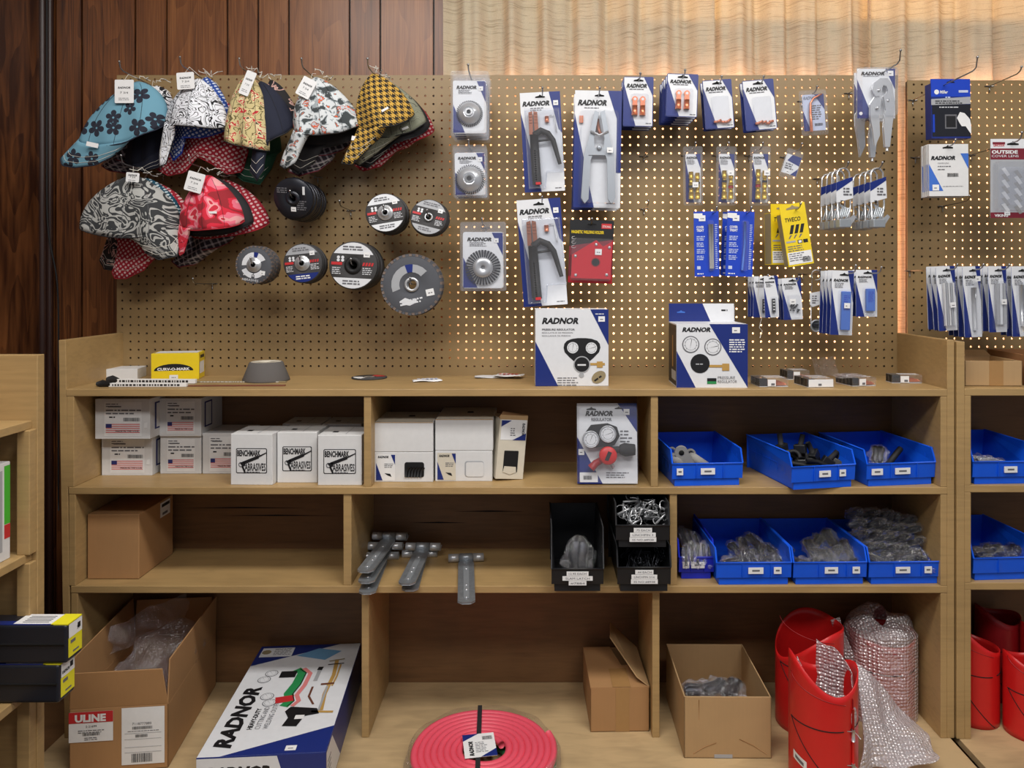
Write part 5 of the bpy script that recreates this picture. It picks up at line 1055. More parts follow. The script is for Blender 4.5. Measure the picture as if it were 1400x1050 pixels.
def packet(name, label, cat, px, py, z, w, l, th, rz, mat, marks='grey_ink', sd=1):
    Y = Yat(py, z); c = P(px, py, Y); t = thing(name, label, cat, (c.x, Y, z + .0008), (0, 0, rz)); rnd = random.Random(sd); ph = rnd.uniform(0, 6)
    m = MB(); m.grid(14, 8, lambda u, v: ((u - .5) * w, (v - .5) * l, th * math.sin(u * PI) ** .5 * math.sin(v * PI) ** .5 + .002 + .0015 * math.sin(7 * u + 5 * v + ph)), mat); m.build('packet_skin', t, solid=.0008)
    if marks:
        m = MB()
        for k in range(5): x = -w * .35 + k * w * .15; m.add([(x, -l * .3, th + .0045), (x + w * .1, -l * .3, th + .0045), (x + w * .1, l * (.0 + .06 * (k % 3)), th + .0045), (x, l * .0, th + .0045)], [(0, 1, 2, 3)], marks)
        m.build('print', t)
    return t
packet('paper_packet', 'small white paper packet lying on the top shelf right of the cutting disc', 'packet', 584, 521, S1, .085, .05, .003, 12, 'paper_white', 'light_blue', 2)
packet('paper_leaflet', 'folded paper sheet lying left of the large regulator box', 'leaflet', 676, 516, S1, .12, .05, .001, 5, 'card_white', None, 3)
packet('paper_leaflet', 'printed leaflet with red and blue print leaning on the folded sheet', 'leaflet', 696, 514, S1 + .006, .085, .06, .002, -12, 'paper_white', 'print_red', 4)
# contact tip boxes
def tipbox(x0, x1, yb, dep, label, z=S1 + .0004, yaw=0, cards=4, empty=False, ht=.023):
    Y = Yat(yb, z); s = Y / F; w = (x1 - x0) * s; c = P((x0 + x1) / 2, yb, Y); t = thing('contact_tip_box', label, 'contact tip box', (c.x, Y, z), (0, 0, yaw)); h = ht
    m = MB(); m.box(-w / 2, w / 2, 0, dep, 0, .0015, 'card_white')
    for k in range(cards): a = k * dep / cards; m.box(-w / 2, -w / 2 + w * .28, a + .0008, a + dep / cards - .0008, .0015, h, 'black_plastic')
    m.build('tray', t, bevel=.0006)
    if not empty:
        m = MB()
        for k in range(cards):
            a = (k + .5) * dep / cards
            for q in range(3): m.tube([(-w * .2, a - .004 + .004 * q, .006 + .004 * (q % 2)), (w * .38, a - .004 + .004 * q, .006 + .003 * (q % 2)), (w * .47, a - .004 + .004 * q, .006)], [.0028, .0028, .001], 'copper', 7)
        o = m.build('copper_tip', t); o['label'] = 'copper contact tips'
    m = MB(); m.box(-w / 2, w / 2, -.001, dep, .0015, h + .001, 'clear_plastic'); m.build('clear_lid', t)
    m = MB(); m.box(-w * .22, w * .06, -.0022, -.0012, .002, h * .9, 'paper_white') if not empty else m.box(-w * .46, w * .46, -.0022, -.0012, .001, h * .95, 'paper_white'); m.box(-w * .1, w * .02, -.0028, -.0022, h * .2, h * .45, 'grey_ink')
    for k in range(3): m.box(-w * .2, w * .45, dep * (.2 + .25 * k), dep * (.26 + .25 * k), h + .0011, h + .0014, 'card_white')
    m.build('sticker', t)
tipbox(1022, 1052, 513, .05, 'small copper tip box furthest left at the back, beside the regulator box', z=S1 + .0004, cards=3, ht=.024)
tipbox(1038, 1078, 529, .075, 'copper tip box with red tips at the front, nearest the regulator boxes', yaw=3)
tipbox(1076, 1107, 519, .06, 'taller copper tip box in the back row, second from the left', cards=3, yaw=3, ht=.026)
tipbox(1103, 1141, 529.5, .085, 'tip box with a white printed end, middle of the front row', yaw=6, empty=True)
tipbox(1164, 1199, 528, .085, 'tip box under a crumpled bag, right of the white ended one', yaw=10, cards=5)
tipbox(1220, 1260, 524, .045, 'copper tip box standing alone at the right end of the top shelf', cards=2, yaw=-3)
packet('zip_bag', 'crumpled clear plastic bag lying on the tip box in the front row', 'plastic bag', 1160, 516, S1 + .021, .09, .05, .010, 20, 'poly_bag', None, 5)
p = Pk('zip_bag', 'clear zip bag leaning on the pegboard above the tip boxes', 'plastic bag', 1112, 488, 1144, 514, 2.33, -6, 0, None, -20); m = p.m(); m.grid(10, 8, lambda u, v: (u * p.w, v * p.h, 1.5 * math.sin(u * 9 + v * 4)), 'poly_bag'); p.b(m, 'bag_film')
packet('paper_packet', 'brown paper packet at the back right of the top shelf', 'packet', 1196, 511, S1, .075, .06, .004, 8, 'tan_print', None, 6)

# ---- row one, white boxes
def shipbox(label, x0, x1, ybot, Y, z0, h, dep, sticker=0, yaw=0):
    s = Y / F; c = EYE - z0; yb = VY + c / s; p = carton('abrasives_box', label, 'box', x0, yb - h / s, x1, yb, Y, dep, 'box_white', yaw); w, H = p.w, p.h; m = p.m(); q = .3
    m.rect(w * .17, H * .08, w * .85, H * .93, q, 'paper_white'); m.greek(w * .2, H * .12, w * .5, 2, 3, q + .3, 'grey_ink', 1, .4); m.rect(w * .24, H * .18, w * .48, H * .21, q + .4, 'grey_ink'); m.greek(w * .2, H * .27, w * .85, 2, 4.4, q + .3, 'grey_ink', 2, .4); m.greek(w * .26, H * .44, w * .40, 1, 3, q + .3, 'ink', 3, .6); m.barcode(w * .52, H * .47, w * .82, H * .56, q + .3)
    m.rect(w * .2, H * .62, w * .82, H * .88, q + .3, 'paper_white')
    for k in range(5): m.rect(w * .2, H * (.62 + .05 * k), w * .82, H * (.645 + .05 * k), q + .5, 'print_pink')
    m.rect(w * .2, H * .62, w * .31, H * .72, q + .7, 'flag_blue'); m.text('MADE IN THE U.S.A.', w * .38, H * .825, H * .045, q + .8, 'ink', w=w * .43)
    D = dep / p.s; m.add([(w + .2, H * .12, -D * .15), (w + .2, H * .12, -D * .5), (w + .2, H * .8, -D * .5), (w + .2, H * .8, -D * .15)], [(0, 1, 2, 3)], 'flag_blue')
    m.add([(w + .4, H * .16, -D * .2), (w + .4, H * .16, -D * .45), (w + .4, H * .76, -D * .45), (w + .4, H * .76, -D * .2)], [(0, 1, 2, 3)], 'box_white')
    if sticker: m.plate([(w * .9, H * .6), (w * .96, H * .58), (w * .95, H * .72), (w * .89, H * .72)], .6, 'paper_white')
    p.b(m, 'printed_label'); return p
hB = .1135
shipbox('white abrasives box with flag label, bottom one at the far left of the top cubby', 139, 208, 650, 2.215, S2, hB, .15, 1); shipbox('white abrasives box with flag label, upper one at the far left against the side panel', 130, 205, 595, 2.17, S2 + hB + .001, hB, .18, 1)
shipbox('white abrasives box with flag label, bottom one of the middle pair', 219, 275, 647, 2.235, S2, .110, .135); shipbox('white abrasives box with flag label, upper one of the middle pair', 218, 275, 596, 2.225, S2 + .111, .110, .15)
shipbox('white abrasives box with flag label, partly hidden behind the leftmost grinder logo box', 277, 333, 647, 2.235, S2, .118, .135)
def bench(label, x0, x1, Y, h=.1405, dep=.122, yaw=0, face=True):
    s = Y / F; yb = VY + (EYE - S2) / s; p = carton('abrasives_box', label, 'box', x0, yb - h / s, x1, yb, Y, dep, 'box_white', yaw, bevel=.0015); w, H = p.w, p.h; m = p.m(); D = dep / p.s
    if face:
        x, y, X, Yy = w * .13, H * .28, w * .87, H * .77; m.plate(rrect(x, y, X, Yy, 2), .3, 'ink'); m.plate(rrect(x + 1.1, y + 1.1, X - 1.1, Yy - 1.1, 1.5), .5, 'box_white')
        m.text('BENCHMARK', w * .16, H * .43, H * .125, .8, 'ink', w=w * .56, bold=.04, rot=0); m.text('ABRASIVES', w * .34, H * .715, H * .15, .8, 'ink', w=w * .50, bold=.02)
        m.plate([(w * .28, H * .545), (w * .64, H * .425), (w * .68, H * .45), (w * .68, H * .475), (w * .34, H * .59)], 1, 'ink'); m.plate([(w * .66, H * .43), (w * .87, H * .35), (w * .87, H * .37), (w * .68, H * .455)], 1.1, 'ink'); m.plate([(w * .22, H * .56), (w * .34, H * .54), (w * .36, H * .62), (w * .29, H * .64)], 1, 'ink'); m.plate([(w * .26, H * .63), (w * .31, H * .63), (w * .37, H * .75), (w * .33, H * .76)], 1, 'ink'); m.disc(w * .25, H * .60, w * .06, .9, 'grey_ink', 12, w * .04); m.greek(w * .38, H * .735, w * .8, 1, 2.2, .8, 'grey_ink', 3)
    m.add([(w * .25, -.2, -D * .3), (w * .38, -.2, -D * .3), (w * .38, -.2, -D * .45), (w * .25, -.2, -D * .45)], [(0, 1, 2, 3)], 'ink'); m.add([(w * .6, -.2, -D * .1), (w * .62, -.2, -D * .1), (w * .62, -.2, -D * .9), (w * .6, -.2, -D * .9)], [(0, 1, 2, 3)], 'mottled')
    p.b(m, 'printed_face'); return p
bench('white box with black grinder logo, leftmost of the three in front', 315, 373, 2.112, .1405, .122, -2); bench('white box with black grinder logo, middle of the three and set slightly back', 379, 433.5, 2.135, .1405, .115, 0); bench('white box with black grinder logo, rightmost and touching the divider', 434.5, 494.5, 2.108, .138, .122, 0)
bench('plain topped white box in the back row, behind the middle grinder logo box', 386, 439, 2.262, .1405, .115, 0, False); bench('plain topped white box in the back row, behind the rightmost grinder logo box', 441, 494, 2.262, .1405, .115, 0, False)
def liner(label, x0, x1, yb, Y, z0, h, dep, face, mat='box_white'):
    s = Y / F; y1 = VY + (EYE - z0) / s; p = carton('dispenser_box', label, 'box', x0, y1 - h / s, x1, y1, Y, dep, mat, 0, bevel=.0015); w, H = p.w, p.h; m = p.m(); D = dep / p.s
    if face:
        m.rect(w * .04, H * .06, w * .36, H * .96, .3, 'box_cream' if face == 2 else 'paper_white'); m.plate([(w * .29, H * .08), (w * .36, H * .08), (w * .36, H * .42)], .6, 'brand_blue'); m.plate([(w * .04, H * .35), (w * .15, H * .94), (w * .04, H * .94)], .6, 'brand_blue'); m.text('RADNOR', w * .07, H * .19, H * .08, .6, 'ink', w=w * .18, shear=.25, bold=.04); m.greek(w * .18, H * .38, w * .33, 3, 2.2, .6, 'grey_ink', 2, .4); m.plate([(w * .18, H * .7), (w * .28, H * .72), (w * .30, H * .82), (w * .24, H * .78)], .6, 'ink')
        m.plate(rrect(w * .52, H * .33, w * .85, H * .84, 3), .5, 'dark_void' if face == 1 else 'mottled')
        if face == 2: m.plate(rrect(w * .54, H * .36, w * .85, H * .84, 3), .8, 'box_white')
    else:
        m.rect(0, 0, w, 1, .3, 'cardboard_pale'); m.add([(1, -.3, -1), (w - 1, -.3, -1), (w - 1, -.3, -D + 1), (1, -.3, -D + 1)], [(0, 1, 2, 3)], 'box_cream'); m.add([(w * .5, -.5, -D * .5), (w * .62, -.5, -D * .5), (w * .6, -.5, -D * .62), (w * .5, -.5, -D * .62)], [(0, 1, 2, 3)], 'dark_void')
    p.b(m, 'printed_face')
    if face == 1:
        m = p.m()
        for k in range(6): m.tube([(w * (.54 + .05 * k), H * .82, .7), (w * (.56 + .05 * k), H * .6, 1.8), (w * (.60 + .05 * k), H * .5, .8)], 1.7, 'rubber_black', 8)
        p.b(m, 'black_contents', 'black coiled hose in the opening')
liner('lower white dispenser box with black coils in its window, beside the divider', 511, 592, 0, 2.143, S2, .083, .17, 1); liner('upper cream topped white box, stacked on the box with the black coils', 511, 592, 0, 2.143, S2 + .084, .083, .17, 0)
liner('lower white dispenser box with a closed window, in the middle of the cubby', 595, 673, 0, 2.150, S2, .085, .2, 2); liner('upper ribbed white box, stacked on the box with the closed window', 595, 674, 0, 2.150, S2 + .086, .088, .2, 0)
p = carton('dispenser_box', 'tall cream box leaning to the right with a torn window and sideways label', 'box', 680, 574, 719, 655, Yat(656, S2) - .005, .11, 'box_cream', 16, 5); w, h = p.w, p.h
m = p.m(); m.rect(w * .06, 0, w * .97, h * .34, .3, 'paper_white'); m.plate([(w * .06, 1), (w * .42, 1), (w * .06, h * .12)], .6, 'brand_blue'); m.plate([(w * .97, h * .34), (w * .5, h * .34), (w * .97, h * .22)], .6, 'brand_blue'); m.text('RADNOR', w * .82, h * .05, 4, .6, 'ink', w=17, shear=.2, rot=90, bold=.03); m.greek(w * .4, h * .14, w * .6, 4, 3, .6, 'grey_ink', 4, .4)
m.plate(rrect(w * .24, h * .52, w * .76, h * .88, 1), .5, 'dark_void'); m.plate([(w * .24, h * .88), (w * .28, h * .78), (w * .7, h * .79), (w * .72, h * .88), (w * .5, h * .92)], .9, 'box_cream'); p.b(m, 'printed_face')
m = p.m(); m.box(0, w, -6, 0, -1.2, -.4, 'cardboard_pale'); m.plate([(0, -1), (w, -1), (w + 2, -6), (5, -10)], -8, 'cardboard'); p.b(m, 'open_flap')
# regulator clamshell
p = Pk('regulator_pack', 'large clear pack with twin gauge regulator and red knob leaning in the middle cubby', 'regulator', 789, 552, 871, 660, 2.125, 0, 0, None, -6); w, h = p.w, p.h
m = p.m(); m.prism(rrect(0, 0, w, h, 3), -.4, .3, 'card_white'); brand(m, w, h, .5, .68, .36, .42, .42, logo=None); m.text('RADNOR', w * .14, h * .155, h * .068, 1, 'ink', w=w * .46, shear=.26, bold=.05); m.text('REGULATOR', w * .24, h * .22, h * .04, 1, 'grey_ink', w=w * .34, bold=.03); m.greek(w * .72, h * .34, w * .92, 4, 4.6, 1, 'grey_ink', 4, .4)
m.rect(w * .04, h * .86, w * .34, h * .98, 1.2, 'paper_white'); m.barcode(w * .1, h * .90, w * .24, h * .95, 1.5); m.greek(w * .48, h * .86, w * .9, 3, 3, 1, 'grey_ink', 5, .4); m.price(w * .78, h * .07, 1.3, 8, 8); m.price(w * .02, h * .57, 1.3, 8, 8); hole(m, w * .24, h * .07, 13, 1); hole(m, w * .7, h * .06, 11, 1); p.b(m, 'printed_card')
b = p.m(); b.prism([(w * .16, h * .36), (w * .24, h * .28), (w * .50, h * .26), (w * .64, h * .30), (w * .68, h * .40), (w * .60, h * .50), (w * .28, h * .53), (w * .14, h * .46)], 3, 11, 'black_plastic'); p.b(b, 'rubber_gauge_boot', bevel=.003)
for nm, gx, gy in (('pressure_gauge', .22, .44), ('pressure_gauge', .50, .375)):
    b = p.m(); b.lathe(w * gx, h * gy, [(11.5, 9), (11.5, 13), (10.6, 14), (10.2, 13)], 'steel', 28); gauge(b, w * gx, h * gy, 10.3, 13.1, 'steel', 110 if gx < .3 else 160); p.b(b, nm)
b = p.m(); b.lathe(w * .50, h * .64, [(9, 4), (12, 8), (12, 15), (10.5, 16.5), (0, 16.5)], 'red_plastic', 26); b.plate([(w * .44, h * .69), (w * .50, h * .58), (w * .56, h * .60), (w * .5, h * .70)], 17, 'ink'); p.b(b, 'adjusting_knob', 'red knob')
b = p.m(); b.tube([(w * .5, h * .58, 8), (w * .68, h * .57, 8), (w * .72, h * .57, 8)], 4.5, 'soft_black', 12); b.lathe(0, 0, [], 'steel'); b.tube([(w * .7, h * .57, 9), (w * .78, h * .57, 9), (w * .95, h * .57, 9)], [7, 10, 8], 'soft_black', 6); p.b(b, 'inlet_nut', 'black hexagonal hand nut')
b = p.m(); b.tube([(w * .44, h * .68, 8), (w * .30, h * .74, 8), (w * .22, h * .80, 8)], [4, 5, 5.5], 'red_dark', 8); b.tube([(w * .5, h * .68, 6), (w * .6, h * .80, 6)], 2.2, 'steel', 8); p.b(b, 'outlet', 'red outlet fitting')
shell(p, -w * .02, h * .01, w * 1.02, h * .99, 22, 5)

# ---- small cardboard cases
p = carton('cardboard_box', 'brown closed cardboard box in the left cubby of the middle row', 'box', 119.5, 703, 190, 791.6, Yat(792, S3), .20, 'cardboard', 0, bevel=.002); w, h = p.w, p.h; D = .2 / p.s
m = p.m(); m.add([(w + .3, h * .03, -D * .6), (w + .3, h * .03, -D * .9), (w + .3, h * .27, -D * .9), (w + .3, h * .27, -D * .6)], [(0, 1, 2, 3)], 'paper_white'); m.add([(w + .6, h * .06, -D * .64), (w + .6, h * .06, -D * .88), (w + .6, h * .11, -D * .88), (w + .6, h * .11, -D * .64)], [(0, 1, 2, 3)], 'ink'); m.add([(w + .6, h * .2, -D * .66), (w + .6, h * .2, -D * .82), (w + .6, h * .24, -D * .82), (w + .6, h * .24, -D * .66)], [(0, 1, 2, 3)], 'grey_ink'); m.add([(2, -.3, -D * .45), (w - 2, -.3, -D * .45), (w - 2, -.3, -D * .46), (2, -.3, -D * .46)], [(0, 1, 2, 3)], 'cardboard_dark'); p.b(m, 'shipping_label', 'white label on the side')

# ---- strap hinges
def hinge(label, tip, barrel, z, group=None):
    a = Vector(tip); b = Vector(barrel); d = b - a; L = d.length; an = math.atan2(d.y, d.x) - PI / 2
    t = thing('strap_hinge', label, 'hinge', (a.x, a.y, z), (0, 0, math.degrees(an)), group); w = .022
    m = MB(); m.prism([(-w * .5, 0), (w * .5, 0), (w, .012), (w * 1.0, L - .03), (w * .8, L - .01), (-w * .8, L - .01), (-w, L - .03), (-w, .012)], 0, .005, 'zinc'); m.prism([(-w * .3, .03), (w * .3, .03), (w * .34, L - .06), (-w * .34, L - .06)], .005, .0062, 'galvanised'); m.build('strap', t, bevel=.0015)
    m = MB()
    for y in (.03, .08, .11, L - .08): m.lathe(0, y, [(.0035, .0055), (.0035, .0075), (0, .0078)], 'steel', 10)
    m.build('bolt', t)
    m = MB(); m.tube([(-w * .9, L, .009), (w * .9, L, .009)], .0125, 'zinc', 14); m.tube([(-.052, L, .009), (-w * .95, L, .009)], .0118, 'steel', 14); m.tube([(w * .95, L, .009), (.052, L, .009)], .0118, 'steel', 14); m.build('barrel', t)
    m = MB(); m.box(-.052, .052, L + .008, L + .034, 0, .004, 'zinc'); 
    for x in (-.035, .035): m.lathe(x, L + .022, [(.005, .004), (.005, .007), (0, .0075)], 'steel', 10)
    m.build('cross_leaf', t, bevel=.001); return t
z = S3 + .0008
hinge('galvanised strap hinge lying alone and overhanging the shelf edge', (-.178, 1.962), (-.207, 2.268), z + .003)
hinge('lower hinge of the middle pair, its barrel crossing behind', (-.338, 2.05), (-.350, 2.31), z, None); hinge('upper hinge of the middle pair, strap angled to the left', (-.344, 2.03), (-.338, 2.30), z + .024)
for k in range(3): hinge(('lowest hinge of the left pile beside the divider', 'middle hinge of the left pile beside the divider', 'topmost hinge of the left pile beside the divider')[k], (-.448 - .006 * k, 2.03 + .012 * k), (-.462 + .010 * k, 2.29 + .016 * k), z + .024 * k)

# ---- bins
def bin_(name, label, x0, x1, ybot, z, L, yaw=0, mat='bin_blue', H=.098, lip=.062, stickers=((.30, .5, 'paper_white'),), group=None, Y=None, cat='storage bin'):
    """open fronted plastic shelf bin; x0..x1 pixel span of its front"""
    Y = Y or Yat(ybot, z); s = Y / F; w = (x1 - x0) * s; c = P((x0 + x1) / 2, ybot, Y); t = thing(name, label, cat, (c.x, Y, z + .0006), (0, 0, yaw), group); e = .0026; W2 = w / 2; iw = W2 - .008
    m = MB(); m.box(-iw, iw, .006, L - .004, 0, e, mat)
    for sx in (-1, 1):
        pts = [(sx * (W2 if z_ > .02 else iw), y, z_) for y, z_ in ((.006, 0), (.004, .02), (0, .0205), (-.004, lip), (.012, H), (L, H), (L, 0.0))]
        pts[0] = (sx * iw, .006, 0); pts[-1] = (sx * iw, L, 0); q = [(p_[0] - sx * e, p_[1], p_[2]) for p_ in pts]; n = len(pts)
        m.add(pts + q, [tuple(range(n)), tuple(range(2 * n - 1, n - 1, -1))] + [(i, (i + 1) % n, n + (i + 1) % n, n + i) for i in range(n)], mat)
        m.tube([(sx * W2, -.004, lip), (sx * W2, .012, H), (sx * W2, L, H)], .0022, mat, 6)
        for k in range(5): m.box(sx * (W2 - e) - .0006 if sx > 0 else -W2 + e, sx * (W2 - e) if sx > 0 else -W2 + e + .0006, L * (.15 + .16 * k), L * (.152 + .16 * k) + .001, H * .35, H * .8, mat)
        m.box(min(sx * (W2 - e), sx * (W2 - e - .001)), max(sx * (W2 - e), sx * (W2 - e - .001)), .02, L - .01, H * .56, H * .575, mat)
    m.box(-W2, W2, L - e, L, 0, H, mat)
    m.build('bin_body', t)
    m = MB(); m.box(-iw, iw, .004, .004 + e, 0, .022, mat); m.add([(-W2, 0, .020), (W2, 0, .020), (W2, -.004, lip), (-W2, -.004, lip), (-W2, .003, .020), (W2, .003, .020), (W2, -.001, lip), (-W2, -.001, lip)], [(0, 1, 2, 3), (7, 6, 5, 4), (3, 2, 6, 7), (0, 4, 5, 1), (0, 3, 7, 4), (1, 5, 6, 2)], mat)
    m.tube([(-W2, -.004, lip), (W2, -.004, lip)], .0024, mat, 6)
    for a in (.34, .72): m.box(-W2 + w * a, -W2 + w * a + .0015, -.0062, -.002, .022, lip, mat)
    fl_ = m.build('front_lip', t)
    for i, (a, b, mt) in enumerate(stickers):
        m = MB(); zz = (lip + .02) / 2; hh = .0085 if b - a > .12 else .009; m.box(-W2 + w * a, -W2 + w * b, -.0066, -.0050, zz - hh, zz + hh, mt); m.box(-W2 + w * (a + (b - a) * .25), -W2 + w * (b - (b - a) * .25), -.0071, -.0066, zz - .002, zz + .0025, 'grey_ink'); m.build('sticker', fl_)
    return t
def crumple(c, r, seed, amp=.25, n=(26, 16), flat=1.0, dirv=(1, 0, 0), L=1.0):
    """wrinkled closed bag surface; r radius, stretched L times along dirv"""
    rnd = random.Random(seed); ph = [rnd.uniform(0, 6.28) for _ in range(9)]; d = Vector(dirv).normalized(); q = d.to_track_quat('X', 'Z')
    def fn(u, v):
        a = u * 2 * PI; b = v * PI; x, y, z = math.cos(b), math.sin(b) * math.cos(a), math.sin(b) * math.sin(a)
        k = 1 + amp * (.5 * math.sin(5 * x * L + 3 * a + ph[0]) + .35 * math.sin(11 * y + 7 * x + ph[1]) + .3 * math.sin(13 * z - 6 * y + ph[2]) + .2 * math.sin(23 * x + 17 * y + ph[3]))
        p_ = q @ Vector((x * r * L * (1 + .1 * k), y * r * k, z * r * k * flat)); return (c[0] + p_.x, c[1] + p_.y, c[2] + p_.z)
    return fn
def bag(label, px, py, Y, r, L=1.6, ang=20, seed=1, core='soft_black', flat=.7, yaw=30, group=None, name='bagged_part', lumps=2, cat='bagged hardware', film='poly_bag'):
    c = P(px, py, Y); t = thing(name, label, cat, c, (0, 0, 0), group); a = math.radians(ang); b = math.radians(yaw); d = Vector((math.cos(a) * math.cos(b), math.cos(a) * math.sin(b), math.sin(a)))
    q = d.cross(Vector((0, 0, 1))).normalized() * r * .38; m = MB()
    for k in range(lumps):
        o = q * (k - (lumps - 1) / 2) * 1.2
        m.tube([o - d * r * L * .75, o - d * r * L * .6, o + d * r * L * .2, o + d * r * L * .7, o + d * r * L * .8], [r * .2, r * .42, r * .36, r * .46, r * .2], core, 10)
    m.build('hardware', t); m = MB(); m.grid(34, 22, crumple((0, 0, 0), r, seed, .34, flat=flat, dirv=d, L=L), film, False, True); m.build('plastic_bag', t); return t
bl = 'blue plastic shelf bin '
bin_('shelf_bin', bl + 'with grey clevis pieces, leftmost of the upper right cubby', 918, 1016, 664.5, S2, .255, 4, stickers=((.06, .15, 'paper_white'), (.40, .60, 'paper_white')))
bin_('shelf_bin', bl + 'with black clamps, set at an angle in the upper right cubby', 1078, 1173, 671, S2, .26, 11, stickers=((.42, .60, 'paper_white'), (.74, .84, 'paper_white')), Y=2.074)
bin_('shelf_bin', bl + 'with a bagged black rod, rightmost of the upper right cubby', 1181, 1282, 664, S2, .255, 8, stickers=((.06, .22, 'paper_white'), (.40, .62, 'paper_white')))
bin_('shelf_bin', 'narrow darker blue bin with slim bagged parts, beside the black bins', 928, 976, 792, S3, .26, 1, 'bin_blue_deep', stickers=((.10, .28, 'paper_white'), (.34, .72, 'paper_white')), H=.105)
bin_('shelf_bin', bl + 'with bagged black couplers, second from left in the middle row', 979, 1082, 800, S3, .27, 1.2, stickers=((.42, .62, 'paper_white'), (.76, .86, 'paper_white')))
bin_('shelf_bin', bl + 'with crumpled clear bags, third from left in the middle row', 1084, 1185, 799.5, S3, .27, 1.6, stickers=((.42, .60, 'paper_white'), (.80, .90, 'paper_white')))
bin_('shelf_bin', bl + 'overfilled with heaped bags, right end of middle row', 1187, 1287, 799, S3, .26, 2, stickers=((.36, .56, 'paper_white'), (.76, .86, 'paper_white')))
bin_('shelf_bin', bl + 'at the right edge, in the upper row of the right unit', 1328, 1430, 662, S2 + .006, .26, 3, stickers=((.42, .60, 'paper_white'),)); bin_('shelf_bin', bl + 'at the right edge, in the middle row of the right unit', 1328, 1430, 793, S3 + .010, .26, 4, stickers=((.80, .9, 'paper_white'),))
# clevis pieces in the left bin
c = P(935, 640, 2.13); t = thing('clevis_pin', 'grey round pin end resting on the bin lip, the left one', 'clevis pin', c, (0, 0, 0)); m = MB(); m.tube([(-.004, -.02, .0), (-.02, .07, .012)], .0155, 'grey_foam', 16); m.build('pin_shank', t); c = P(964, 640, 2.13); t = thing('clevis_pin', 'grey round pin beside the left one, pointing to the front', 'clevis pin', c); m = MB(); m.tube([(.014, -.02, 0), (-.025, .08, .018)], .0125, 'grey_foam', 16); m.build('pin_shank', t)
t = thing('clevis_strap', 'grey flat strap with round hole leaning in the leftmost upper bin', 'clevis strap', P(938, 622, 2.17), (10, 20, 0)); m = MB(2.17 / F); m.prism([(a, b) for a, b in poly_arc(-8, -2, 9, 110, 330, 12)] + [(24, 14), (16, 22)], 0, 4, 'grey_foam'); m.build('strap_plate', t); m = MB(2.17 / F); m.lathe(-8, -2, [(3.6, 4), (3.6, 4.6), (0, 4.6)], 'dark_void', 14); m.build('eye_hole', t)
for i, (x, y, r) in enumerate(((918, 617, 6.5), (944, 620, 7))):
    t = thing('steel_washer', ('large grey washer standing at the left of the leftmost upper bin', 'large grey washer behind the flat strap in the leftmost upper bin')[i], 'washer', P(x, y, 2.2)); m = MB(2.2 / F); m.lathe(0, 0, [(r * .55, 0), (r, 0), (r, 3), (r * .55, 3), (r * .55, 0)], 'grey_foam', 22); m.build('ring', t)
# black clamps
rnd = random.Random(21)
for i in range(16):
    x, y = 1066 + 11 * (i % 7) + 14 * (i // 7) + rnd.uniform(-3, 3), 622 + 10 * (i // 7) + rnd.uniform(-4, 4) + 3 * (i % 7); t = thing('black_clamp', 'black steel cable clamp jumbled in the angled blue bin', 'clamp', P(x + 6, y, 2.13 + rnd.uniform(0, .06)), (rnd.uniform(-40, 40), rnd.uniform(0, 360), rnd.uniform(-60, 60)), 'jumbled black clamps in the angled bin'); t.scale = (1.25, 1.25, 1.25)
    m = MB(); m.tube([(.014 * math.cos(a), 0, .014 * math.sin(a)) for a in [k * .45 for k in range(11)]] + [(.03, 0, -.016), (.055, .004, -.01)], .0045, 'rubber_black', 8); m.build('hook_end', t); m = MB(); m.box(-.028, -.008, -.009, .009, -.012, .014, 'black_plastic'); m.build('jaw', t, bevel=.002); m = MB(); m.tube([(-.02, 0, 0), (-.05, .006, .008)], .006, 'soft_black', 8); m.build('shank', t)
t = thing('black_rod', 'black ribbed rod standing slanted in the right upper bin', 'rod', P(1216, 634, 2.17)); m = MB(); m.tube([(-.05, -.03, -.036), (.05, .04, .034)], .0085, 'rubber_black', 12); m.build('rod_shaft', t)
bag('clear bag of small hardware beside the slanted black rod', 1200, 622, 2.2, .026, 1.3, 40, 3, 'dark_steel', .5, 60); bag('flat clear bag lying at the front of the right upper bin', 1232, 648, 2.15, .026, 1.8, 5, 4, 'dark_steel', .5, 20)
# narrow bin: slim bags
for i in range(5): bag('one of the slim bagged rods in the narrow blue bin', 938 + 8 * i, 760 - (i % 2) * 4, 2.13 + .006 * i, .011, 3.0, 50, 30 + i, 'dark_steel', .5, 80, 'slim bagged rods', lumps=1)
for i in range(3): bag('one of the dark slim bags at the back of the narrow blue bin', 935 + 9 * i, 734 + 4 * i, 2.24, .016, 2.6, 25, 40 + i, 'soft_black', .6, 95, 'back slim bags', lumps=1)
for i in range(12):
    x, y = 1000 + 16 * (i % 5) + 8 * (i // 5), 768 - 12 * (i // 5) - (i % 2) * 3; bag('one of the bagged black couplers in the second blue bin of the middle row', x, y, 2.155 + .045 * (i // 5) + .01 * (i % 2), .021, 1.9, -8 + 14 * (i % 3), 50 + i, 'soft_black', .8, 40 + 40 * (i % 3), 'bagged black couplers', lumps=2)
for i in range(12):
    x, y = 1100 + 17 * (i % 5) + 9 * (i // 5), 770 - 14 * (i // 5) - (i % 3) * 3; bag('one of the crumpled bags in the third blue bin of the middle row', x, y, 2.15 + .045 * (i // 5), .023, 1.7, -15 + 18 * (i % 3), 70 + i, 'dark_steel', .7, 15 + 40 * (i % 3), 'crumpled bags third bin', lumps=2)
